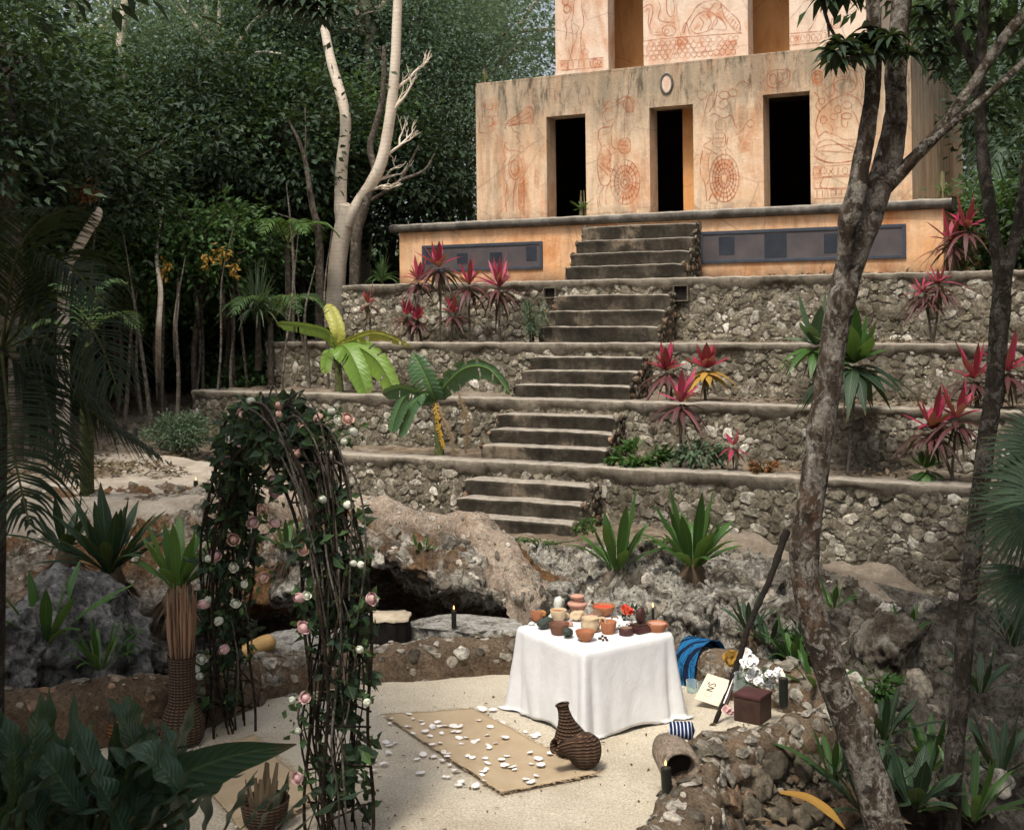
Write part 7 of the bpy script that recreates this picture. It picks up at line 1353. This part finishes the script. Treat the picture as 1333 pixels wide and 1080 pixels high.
def crown(n, rad, per, L, seed, spread=.42, wd=.45, flat=.8, hollow=.25):
    """leaf clumps spread through an uneven volume, with gaps"""
    g = np.random.default_rng(seed); c = norm(g.normal(size=(n, 3))) * (hollow + (1 - hollow) * g.random((n, 1)) ** .6) * np.array(rad) * g.uniform(.75, 1.2, (n, 1)); ks = g.uniform(.4, 1.5, n); cnt = np.maximum(4, (per * ks).astype(int)); i = np.repeat(np.arange(n), cnt); m = len(i)
    off = g.normal(size=(m, 3)) * spread * np.array((1, 1, .55)) * np.sqrt(ks[i])[:, None]; p = c[i] + off; d = norm(off) + norm(c[i]) * .5 + rdir(m, g) * .8 - (0, 0, .3); mb = MB(); leaves(mb, p, d, rdir(m, g) * .7 + (0, 0, 1.), g.uniform(.7, 1.25, m) * L, g.uniform(.8, 1.1, m) * L * wd, 0, .15, .1); return mb, c
def limbs(mb, top, c, r0, k, seed):
    g = random.Random(seed)
    for q in g.sample(range(len(c)), min(k, len(c))): e = top + c[q]; m_ = (top + e) / 2 + np.array((g.uniform(-.2, .2), g.uniform(-.2, .2), -.25)); tube(mb, [top - (0, 0, g.uniform(.2, 1.2)), m_, e], [r0 * .5, r0 * .3, .015], 6, steps=9)
def proto_tree(name, label, h, lean, r0, rad, n, per, L, mat, bark, seed, spread=.34, low=0, wd=.62):
    """tree built at the origin: trunk with limbs, crown; low adds a skirt of lower branches"""
    g = random.Random(seed); t = thing(name, label, 'tree', (0, 0, 0)); top = np.array((lean[0], lean[1], h)); mb = MB(); tube(mb, [np.array((0, 0, -.3)), top * .35 + (g.uniform(-.15, .15), g.uniform(-.15, .15), 0), top * .7 + (g.uniform(-.2, .2), 0, 0), top], [r0, r0 * .8, r0 * .6, r0 * .35], 9, steps=26, rough=.12)
    cb, c = crown(n, rad, per, L, seed, spread, wd); limbs(mb, top, c, r0, 14, seed); mb.build('trunk', M[bark], t); cb.v = [v + top for v in cb.v]; cb.build('crown', M[mat], t)
    return t
M['leaf_sap'] = leafmat('fresh_sapling_leaf', (.035, .09, .028), (.06, .145, .04), (.09, .19, .055), .5, .3)
PT = {
 'dense': proto_tree('jungle_tree', 'x', 5.2, (.4, .1), .13, (2.4, 2.2, 2.2), 140, 85, .145, 'leaf_jungle', 'bark_dark', 11),
 'airy': proto_tree('jungle_tree', 'x', 6.0, (-.5, 0), .10, (2.4, 2.2, 2.7), 110, 110, .085, 'leaf_blue_haze', 'bark_grey', 12, .4),
 'dark': proto_tree('jungle_tree', 'x', 4.4, (.2, -.2), .14, (2.5, 2.2, 2.0), 140, 95, .145, 'leaf_dark', 'bark_dark', 13),
 'tall': proto_tree('jungle_tree', 'x', 7.5, (.3, .2), .15, (2.8, 2.6, 2.8), 105, 85, .115, 'leaf_blue_haze', 'bark_pale', 14, .4),
 'small': proto_tree('sapling', 'x', 2.7, (.25, -.1), .055, (1.1, 1.0, .7), 46, 60, .12, 'leaf_sap', 'bark_grey', 15, .26)}
KL = {'dense': 'dense mid green jungle tree', 'airy': 'loose hazy blue green jungle tree', 'dark': 'very dark dense jungle tree', 'tall': 'tall pale stemmed jungle tree', 'small': 'slim sapling with a small leafy head'}
used = set(); place_n = {}
def orduse(k):
    place_n[k] = place_n.get(k, 0) + 1; n = place_n[k]; return n
ORD = ['', 'first', 'second', 'third', 'fourth', 'fifth', 'sixth', 'seventh', 'eighth', 'ninth', 'tenth', 'eleventh', 'twelfth', 'thirteenth', 'fourteenth', 'fifteenth', 'sixteenth']
def put_tree(k, px, Y, rz, sc, zone, dz=0.):
    x = ray(px, 400)[0] * Y; p = (x, Y, gz(x, Y) - .05 + dz); lab = f'{KL[k]}, {ORD[orduse((k, zone))]} from the left {zone}'; gname = 'saplings at the forest edge' if k == 'small' else 'jungle trees around the temple'
    if k in used: o = dup(PT[k], p, rz, sc, lab, gname)
    else: used.add(k); o = put(PT[k], p, rz, sc, lab, gname)
    return o
ZL, ZR = 'left of the temple', 'right of the temple'
row = [('dark', -150, 18, 1.2), ('dark', -50, 22, 1.2), ('dense', 40, 24, 1.1), ('dark', 75, 21, .95), ('tall', 120, 28, 1.1), ('dense', 165, 25, 1.0), ('airy', 205, 24, 1.0), ('dark', 235, 27, 1.15), ('dense', 270, 29, 1.25), ('tall', 310, 26, 1.0), ('dark', 345, 24.5, 1.1), ('airy', 372, 27, 1.2), ('dense', 395, 25, .95), ('dark', 425, 30, 1.5), ('tall', 470, 28, 1.1), ('dark', 500, 26.5, .95), ('airy', 540, 28.5, 1.05), ('tall', 575, 33, 1.15), ('airy', 610, 31, 1.15), ('airy', 622, 28, .95), ('tall', 680, 35, 1.2)]
for i, (k, px, Y, sc) in enumerate(row): put_tree(k, px, Y, i * 1.7, sc, ZL)
row = [('tall', 1120, 31, 1.2), ('dense', 1225, 35, 1.3), ('dark', 1345, 31, 1.2), ('dense', 1490, 27, 1.1), ('dark', 1500, 22, 1.2), ('airy', 1300, 37, 1.3), ('dark', 1520, 18, 1.0)]
for i, (k, px, Y, sc) in enumerate(row): put_tree(k, px, Y, i * 2.1 + .6, sc, ZR)
for i, (px, Y, sc) in enumerate([(30, 20.5, 1.1), (95, 22.5, 1.0), (150, 23, 1.1), (187, 21.8, .9), (222, 22.4, 1.0), (255, 22.5, 1.15), (278, 23, 1.0), (315, 26, 1.1), (362, 25, 1.2), (398, 27, 1.3), (-30, 19, 1.2), (60, 25, 1.3)]): put_tree('small', px, Y, i * 1.1, sc, ZL)
for i, (px, Y, sc) in enumerate([(1290, 27.5, 1.2), (1318, 24, 1.0), (1345, 20.5, 1.2)]): put_tree('small', px, Y, i * 1.9, sc, ZR)
# bushes of the understorey
BP = shrub(np.array((0, 0, .62)), (1.05, .85, .62), 2600, .15, 'leaf_jungle', 'x', 51, .45, 8, 'understorey bushes', 'bush', 'bush'); BD = shrub(np.array((0, 0, .62)), (1.05, .85, .62), 2600, .17, 'leaf_dark', 'x', 52, .5, 8, 'understorey bushes', 'bush', 'bush')
bl_ = [(0, 30, 22, 1.2), (1, 100, 24, 1.3), (0, 155, 25, 1.2), (1, 200, 25.5, 1.3), (0, 245, 25, 1.1), (1, 285, 25, 1.4), (0, 318, 23.5, 1.0), (1, 345, 24.5, 1.5), (0, 385, 23, 1.1), (1, 410, 25.5, 1.6), (0, 462, 25, 1.2), (1, 490, 26, 1.5), (0, 530, 25.5, 1.1), (1, 575, 27, 1.5), (0, 600, 26, 1.2), (1, 20, 26, 1.8), (1, 130, 28, 2.0), (1, 240, 29, 2.0), (1, 330, 29, 2.0), (1, 450, 30, 2.0), (0, 1300, 26, 1.2), (1, 1325, 24, 1.3), (0, 1345, 20, 1.2), (1, 1380, 17, 1.2)]
nb = {0: 0, 1: 0}
for i, (k, px, Y, sc) in enumerate(bl_):
    x = ray(px, 400)[0] * Y; nb[k] += 1; z_ = 'left of the temple' if px < 700 else 'right of the temple'; lab = f"{['fresh green', 'dark green'][k]} understorey bush, {ORD[nb[k]]} of its colour from the left, {z_}"; p = (x, Y, gz(x, Y) - .1)
    (put if nb[k] == 1 else dup)([BP, BD][k], p, i * 1.3, sc, lab)
# thin bare stems of the forest edge
def gb(px, Y): x = ray(px, 400)[0] * Y; return np.array((x, Y, gz(x, Y) - .1))
def bare(name, P, r, mat, label, br=(), seed=0): 
    P = [np.array(q) for q in P]; t = thing(name, label, 'tree', P[0], 'bare stems at the forest edge'); mb = MB(); tube(mb, P, r, 9, steps=40, rough=.12, seed=seed)
    for b in br: tube(mb, [np.array(q) for q in b], [r[-1] * .9, r[-1] * .4], 6, steps=14)
    mb.build('trunk', M[mat], t)
B = lambda px, py, Y: PY(px, py, Y)
bare('thin_tree', [gpt(207, 522), B(206, 440, 20.5), B(209, 380, 20.7), B(204, 330, 21.2), B(212, 270, 22)], [.05, .045, .015], 'bark_pale', 'thin pale stem standing by the brown litter left of the long terrace wall')
bare('thin_tree', [gpt(230, 492), B(228, 430, 21.5), B(232, 370, 21.8), B(226, 290, 22.4)], [.045, .035, .012], 'bark_pale', 'second thin pale stem just right of the first one by the litter')
bare('thin_tree', [gpt(262, 490), B(258, 420, 22), B(254, 350, 22.3), B(262, 260, 23)], [.045, .035, .012], 'bark_grey', 'thin grey stem beside the pale pair of stems')
bare('thin_tree', [gpt(291, 488), B(291, 420, 22), B(288, 350, 22.3), B(292, 250, 23)], [.06, .05, .02], 'bark_grey', 'straight grey brown stem left of the fountain plant')
bare('thin_tree', [gb(412, 22.5), B(416, 330, 22.5), B(406, 265, 22.5), B(395, 200, 22.5), B(375, 155, 22.5)], [.09, .075, .06, .04, .02], 'bark_grey', 'crooked bare stem left of the forked pale tree', [[B(397, 205, 22.5), B(398, 170, 22.5), B(397, 140, 22.6)], [B(412, 295, 22.5), B(385, 286, 22.4), B(355, 276, 22.2)]])
bare('thin_tree', [gb(80, 19), B(84, 372, 19), B(100, 325, 19), B(126, 282, 19), B(128, 270, 19)], [.10, .10, .09, .08, .03], 'bark_pale', 'broken pale leaning stub in the dark forest at the left')
bare('thin_tree', [gb(458, 23), B(462, 330, 23), B(473, 275, 23), B(488, 225, 23), B(482, 190, 23), B(498, 130, 23), B(500, 60, 23)], [.11, .10, .08, .07, .06, .04], 'bark_grey', 'greyish curved trunk close behind the forked pale tree', [[B(480, 262, 23), B(520, 235, 23), B(545, 190, 23)], [B(520, 235, 23), B(552, 222, 23), B(566, 200, 23)]])
bare('thin_tree', [gb(12, 18), B(14, 340, 18.), B(12, 300, 18.), B(10, 200, 18.), B(10, 60, 18.)], [.19, .17, .15, .13], 'bark_grey', 'thick pale trunk in the dark at the left edge of the view')
bare('thin_tree', [B(160, 420, 24), B(160, 130, 24), B(157, 60, 24), B(163, 0, 24), B(160, -60, 24)], [.10, .09, .07], 'bark_pale', 'tall pale stem high in the left forest')
gq = random.Random(44); M['bark_slim'] = m_bark('slim_stem_bark', (.06, .05, .04), (.19, .155, .12), (.40, .36, .30), 1.4, .2)
for i in range(26):       # slim understorey stems in the shade
    px = 15 + i * 16.5 + gq.uniform(-6, 6); Y = gq.uniform(19.6, 22.8); x0 = ray(px, 400)[0] * Y; h = gq.uniform(2.4, 4.8); l = gq.uniform(-.5, .5); b0 = np.array((x0, Y, gz(x0, Y) - .1))
    t = thing('slim_stem', f'slim forest stem, number {ORD[i + 1] if i < 15 else "one of the later"} from the left among the shaded stems' if False else 'slim bare stem standing in the shaded forest left of the temple', 'tree', b0, 'slim stems in the shaded forest'); mb = MB(); q_ = gq.uniform(.022, .05); tube(mb, [b0, b0 + (l * .3, 0, h * .35), b0 + (l * .5 + gq.uniform(-.1, .1), 0, h * .7), b0 + (l, 0, h)], [q_, q_ * .7, q_ * .15], 7, steps=24, rough=.12, seed=i); mb.build('trunk', M['bark_slim'], t)
mb = MB(); gg = np.random.default_rng(3); n = 90; leaves(mb, np.array([B(110 + gg.normal() * 9, 252 + gg.normal() * 6, 18.9) for _ in range(n)]), rdir(n, gg), rdir(n, gg), .13, .05); tag(mb.build('dead_foliage', M['leaf_rust']), 'rusty dead leaf cluster above the broken pale stub', 'leaves')
for i, (x, y) in enumerate(((215, 350), (268, 338), (288, 330), (305, 350))):
    mb = MB(); n = 26; leaves(mb, np.array([B(x + gg.normal() * 4, y + gg.normal() * 7, 20.8) for _ in range(n)]), rdir(n, gg) + (0, 0, -.5), rdir(n, gg), .12, .05); tag(mb.build('yellow_leaves', M['leaf_gold']), ['yellowing leaf bunch above the first thin pale stem', 'yellowing leaf bunch between the thin stems', 'yellowing leaf bunch on the straight grey stem', 'rightmost yellowing leaf bunch above the fountain plant'][i], 'leaves', 'yellowing leaf bunches')
# the deep forest as one mass behind
def mass():
    g = np.random.default_rng(77); mb = MB(); C = []
    for _ in range(900):
        x = g.uniform(-34, 34); y = g.uniform(35, 46); top = 13 + 3 * mn.noise(Vector((x * .12, 0, 3))) - (10 if -8.5 < x < 1 else 0); C.append((x, y, g.uniform(-1, top)))
    C = np.array(C); i = np.repeat(np.arange(len(C)), 46); m = len(i); off = g.normal(size=(m, 3)) * (.95, .95, .6); leaves(mb, C[i] + off, rdir(m, g) - (0, 0, .4), rdir(m, g) * .7 + (0, -.5, .8), g.uniform(.25, .42, m), g.uniform(.13, .2, m), 0, .15); return mb
tag(mass().build('far_forest', M['leaf_jungle'], origin=(0, 40, 0)), 'deep forest closing the view behind the trees', 'forest', kind='stuff')
# the two trees standing on the right
Yt = 7.6; q = lambda px, py, Y=Yt: PY(px, py, Y)
t1 = thing('leaning_tree', 'stout patchy leaning trunk with reddish peeling bark right of the leaning stick', 'tree', q(1160, 1140)); mb = MB()
tree_trunk(mb, [q(1175, 1150), q(1150, 1070), q(1120, 975), q(1085, 885), q(1058, 800), q(1047, 730), q(1056, 650), q(1064, 590), q(1074, 520), q(1086, 440), q(1102, 360), q(1128, 285), q(1155, 215), q(1166, 150), q(1166, 90), q(1172, 20), q(1180, -60), q(1195, -160)], [.14, .118, .108, .100, .092, .088, .086, .084, .082, .083, .088, .092, .084, .07, .066, .06, .056, .05], 18, .13, 130, 5)
tree_trunk(mb, [q(1100, 330, Yt - .1), q(1104, 290, Yt - .15), q(1116, 240, Yt - .15), q(1126, 185, Yt - .15), q(1136, 120, Yt - .12), q(1138, 50, Yt - .1), q(1134, -20, Yt - .1), q(1125, -120, Yt)], [.05, .06, .06, .053, .05, .044, .039, .036], 14, .16, 70, 6)
tree_trunk(mb, [q(1150, 245), q(1190, 205), q(1228, 165), q(1268, 108), q(1300, 60), q(1340, 10), q(1400, -60)], [.054, .040, .036, .036, .034, .032, .022], 12, .12, 50, 6); tree_trunk(mb, [q(1160, 240, Yt - .1), q(1200, 195, Yt - .2), q(1235, 165, Yt - .2), q(1290, 120, Yt - .2), q(1345, 70, Yt - .1)], [.034, .028, .025, .023, .022], 10, .12, 40, 6)
mb.build('trunk', M['bark_patch'], t1)
M['bark_mott'] = m_bark('dark_mottled_bark', (.016, .013, .010), (.05, .04, .03), (.19, .17, .145), 1.3, .3)
t2 = thing('slender_tree', 'thin dark mottled trunk at the right edge with two forking stems', 'tree', q(1240, 1075, 8.2)); Y2 = 8.2; mb = MB()
tree_trunk(mb, [q(1236, 1100, Y2), q(1241, 1000, Y2), q(1252, 880, Y2), q(1262, 760, Y2), q(1278, 620, Y2), q(1294, 500, Y2), q(1302, 410, Y2), q(1306, 345, Y2)], [.07, .064, .061, .059, .059, .061, .064, .06], 14, .12, 70, 6)
tree_trunk(mb, [q(1304, 370, Y2), q(1296, 320, Y2), q(1288, 270, Y2), q(1278, 190, Y2), q(1275, 110, Y2), q(1280, 20, Y2), q(1286, -60, Y2), q(1290, -160, Y2)], [.048, .046, .044, .041, .038, .036, .034, .03], 12, .12, 60, 6); tree_trunk(mb, [q(1306, 360, Y2), q(1322, 310, Y2), q(1334, 250, Y2), q(1345, 180, Y2), q(1365, 60, Y2)], [.048, .044, .04, .036], 12, .12, 50, 6); tree_trunk(mb, [q(1274, 100, Y2), q(1256, 60, Y2), q(1240, 10, Y2), q(1230, -60, Y2)], [.035, .03, .026, .02], 9, .12, 30, 6)
mb.build('trunk', M['bark_mott'], t2)
# leafy twigs hanging from the leaning tree
def twig_leaves(parent, tips, mat, seed, L=.145, wd=.4, n=14, name='leaf_cluster'):
    g = np.random.default_rng(seed); mb = MB()
    for c in tips:
        c = np.array(c)
        for k in range(n):
            a = k * 2.4; o = norm(np.array((math.cos(a), math.sin(a) * .8, g.uniform(-.7, .35)))); l = L * g.uniform(.7, 1.15); P = [c, c + o * l * .5 + (0, 0, l * .06), c + o * l - (0, 0, l * .22)]; blade(mb, P, [.006, l * wd * .8, l * wd, l * wd * .5, .002], np.cross(o, (0, 0, 1.)), .25, 0, 7)
    mb.build(name, M[mat], parent)
Y3 = 7.3; tips = [(1092, 56), (1085, 68), (1108, 62), (1100, 52), (1120, 56), (1132, 48), (1145, 58), (1128, 66), (1160, 46), (1170, 60), (1150, 70), (1140, 40), (1088, 80), (1180, 70), (1096, 66), (1110, 74)]
twig_leaves(t1, [PY(x, y, Y3 + .1 * math.sin(x)) for x, y in tips], 'leaf_dark', 5); twig_leaves(t1, [PY(x, y, Y3) for x, y in ((1100, -6), (1085, -12), (1118, -10), (1072, -4))], 'leaf_dark', 6)
mb = MB(); tube(mb, [PY(1070, -40, Y3), PY(1071, 0, Y3), PY(1078, 30, Y3), PY(1090, 52, Y3)], [.014, .010], 6, steps=20); tube(mb, [PY(1078, 30, Y3), PY(1079, 48, Y3)], [.010, .006], 6, steps=8)
for x0, y0, x1, y1 in ((1140, 60, 1092, 56), (1140, 62, 1110, 75), (1150, 40, 1120, 36), (1160, 60, 1130, 50), (1165, 80, 1125, 62)): tube(mb, [PY(x0, y0, Y3 + .3), PY((x0 + x1) / 2, (y0 + y1) / 2 - 4, Y3), PY(x1, y1, Y3)], [.010, .006], 6, steps=12)
mb.build('twigs', M['bark_dark'], t1)
# crowns over the picture's edges: they shade the foreground
cb, c = crown(100, (2.0, 1.9, 1.1), 60, .16, 31, .45); o_ = np.array(PY(1210, -60, 9.4)) + (.9, 0, .9); cb.v = [v + o_ for v in cb.v]; cb.build('crown', M['leaf_dark'], t1)
cb, c = crown(90, (1.8, 1.6, 1.0), 60, .15, 32, .45); o_ = np.array(PY(1330, -20, 8.4)) + (.8, 0, .8); cb.v = [v + o_ for v in cb.v]; cb.build('crown', M['leaf_jungle'], t2)
twig_leaves(t2, [PY(x, y, 8.6) for x, y in ((1215, 60), (1228, 75), (1222, 92), (1205, 40), (1240, 50), (1250, 25), (1210, 20), (1230, 5), (1270, 40), (1300, 30), (1190, 10), (1320, 60), (1215, 70))], 'leaf_dark', 9)
def added_shade_tree(base, h, lean, rad, label, mat, seed, n=110):  # trees added, mostly out of view, to shade the foreground
    t = thing('shade_tree', label, 'tree', base, 'added shade trees over the edges of the view'); base = np.array(base, float); top = base + (lean[0], lean[1], h); mb = MB(); tube(mb, [base - (0, 0, .3), (base + top) / 2 + (.1, .1, 0), top], [.16, .12, .07], 10, steps=24, rough=.1); cb, c = crown(n, rad, 62, .17, seed, .45); limbs(mb, top, c, .14, 12, seed); mb.build('trunk', M['bark_dark'], t); cb.v = [v + top for v in cb.v]; cb.build('crown', M[mat], t); return t
added_shade_tree((-3.9, 1.2, -1.9), 5.2, (.9, .6, 0), (2.3, 2.2, 1.1), 'added dark shade tree beside the photographer on the left, out of view', 'leaf_dark', 45, 170)
added_shade_tree((4.6, 3.6, -2.6), 6.2, (-.2, .6, 0), (2.2, 2.2, 1.2), 'added dark shade tree beside the photographer on the right, out of view', 'leaf_dark', 46, 170)
added_shade_tree((-5.2, 5.6, -2.9), 6.2, (.6, .6, 0), (2.5, 2.5, 1.5), 'added dark shade tree hanging over the left edge of the patio', 'leaf_dark', 41, 180)
added_shade_tree((-7.5, 9.5, -3.0), 6.6, (.6, .4, 0), (2.5, 2.3, 1.7), 'added dark shade tree over the grey boulders at the left', 'leaf_dark', 42, 120)
added_shade_tree((6.6, 8.5, -4.0), 8.6, (-.6, .3, 0), (2.5, 2.3, 1.6), 'added dark shade tree over the rock slope at the right edge', 'leaf_dark', 43, 190)
added_shade_tree((10.6, 14.0, -3.4), 9.0, (-.4, .3, 0), (2.5, 2.3, 1.8), 'added dark shade tree over the right end of the terrace walls', 'leaf_dark', 44, 190)
# leaves hanging in at the top left from a limb of the pale tree's neighbour
tb = thing('overhanging_branch', 'dark leafy branch dipping into the top of the view left of the forked tree', 'branch', PY(395, -60, 11.)); mb = MB(); tube(mb, [PY(300, -90, 11.2), PY(360, -30, 11.), PY(400, -6, 10.9), PY(440, -2, 10.8)], [.03, .015], 7, steps=20); mb.build('twigs', M['bark_dark'], tb)
twig_leaves(tb, [PY(x, y, 10.9) for x, y in ((352, -2), (370, 4), (388, -2), (402, 12), (412, 4), (422, 14), (436, 6), (410, 22), (375, -8), (345, -10), (395, 0))], 'leaf_dark', 12, .2)

# leaf litter on the forest floor, the bank and the terraces
def litter():
    g = np.random.default_rng(91); mb = MB(); P = []
    for x0, x1, y0, y1, n in ((-9, -3, 15.5, 27, 5200), (-7, -3.5, 16.5, 18.5, 700)):
        x, y = g.uniform(x0, x1, n), g.uniform(y0, y1, n); P.append(np.stack((x, y, hgt(x, y) + .05), 1))
    for i in range(4):
        n = 700; u = g.uniform(-5, 12, n); v = g.uniform(VT[i] + .3, VT[i] + 1.15, n); P.append(np.array([W(a, b, ZT[i] + .02) for a, b in zip(u, v)]))
    x, y = g.uniform(1.5, 7, 1300), g.uniform(8, 13.5, 1300); P.append(np.stack((x, y, hgt(x, y) + .12), 1))
    P = np.concatenate(P); n = len(P); d = rdir(n, g) * (1, 1, .25); leaves(mb, P, d, rdir(n, g) * .3 + (0, 0, 1), g.uniform(.06, .14, n), g.uniform(.03, .06, n), 0, .3); return mb
tag(litter().build('leaf_litter', M['leaf_brown']), kind='stuff')

def debris():
    g = np.random.default_rng(17); mb = MB(); n = 120; x, y = g.uniform(-3, 1.2, n), g.uniform(7.3, 10.4, n); P = np.stack((x, y, np.full(n, GZ + .014)), 1); leaves(mb, P, rdir(n, g) * (1, 1, .1), rdir(n, g) * .25 + (0, 0, 1), g.uniform(.015, .06, n), g.uniform(.006, .02, n), 0, .3)
    for _ in range(160): v, f = ico(1); q = g.uniform(.004, .012); mb.add(v * q * g.uniform(.7, 1.3, 3) + (g.uniform(-3, 1.1), g.uniform(7.2, 10.4), GZ + .012), f)
    return mb
tag(debris().build('sand_litter', M['leaf_brown']), kind='stuff')
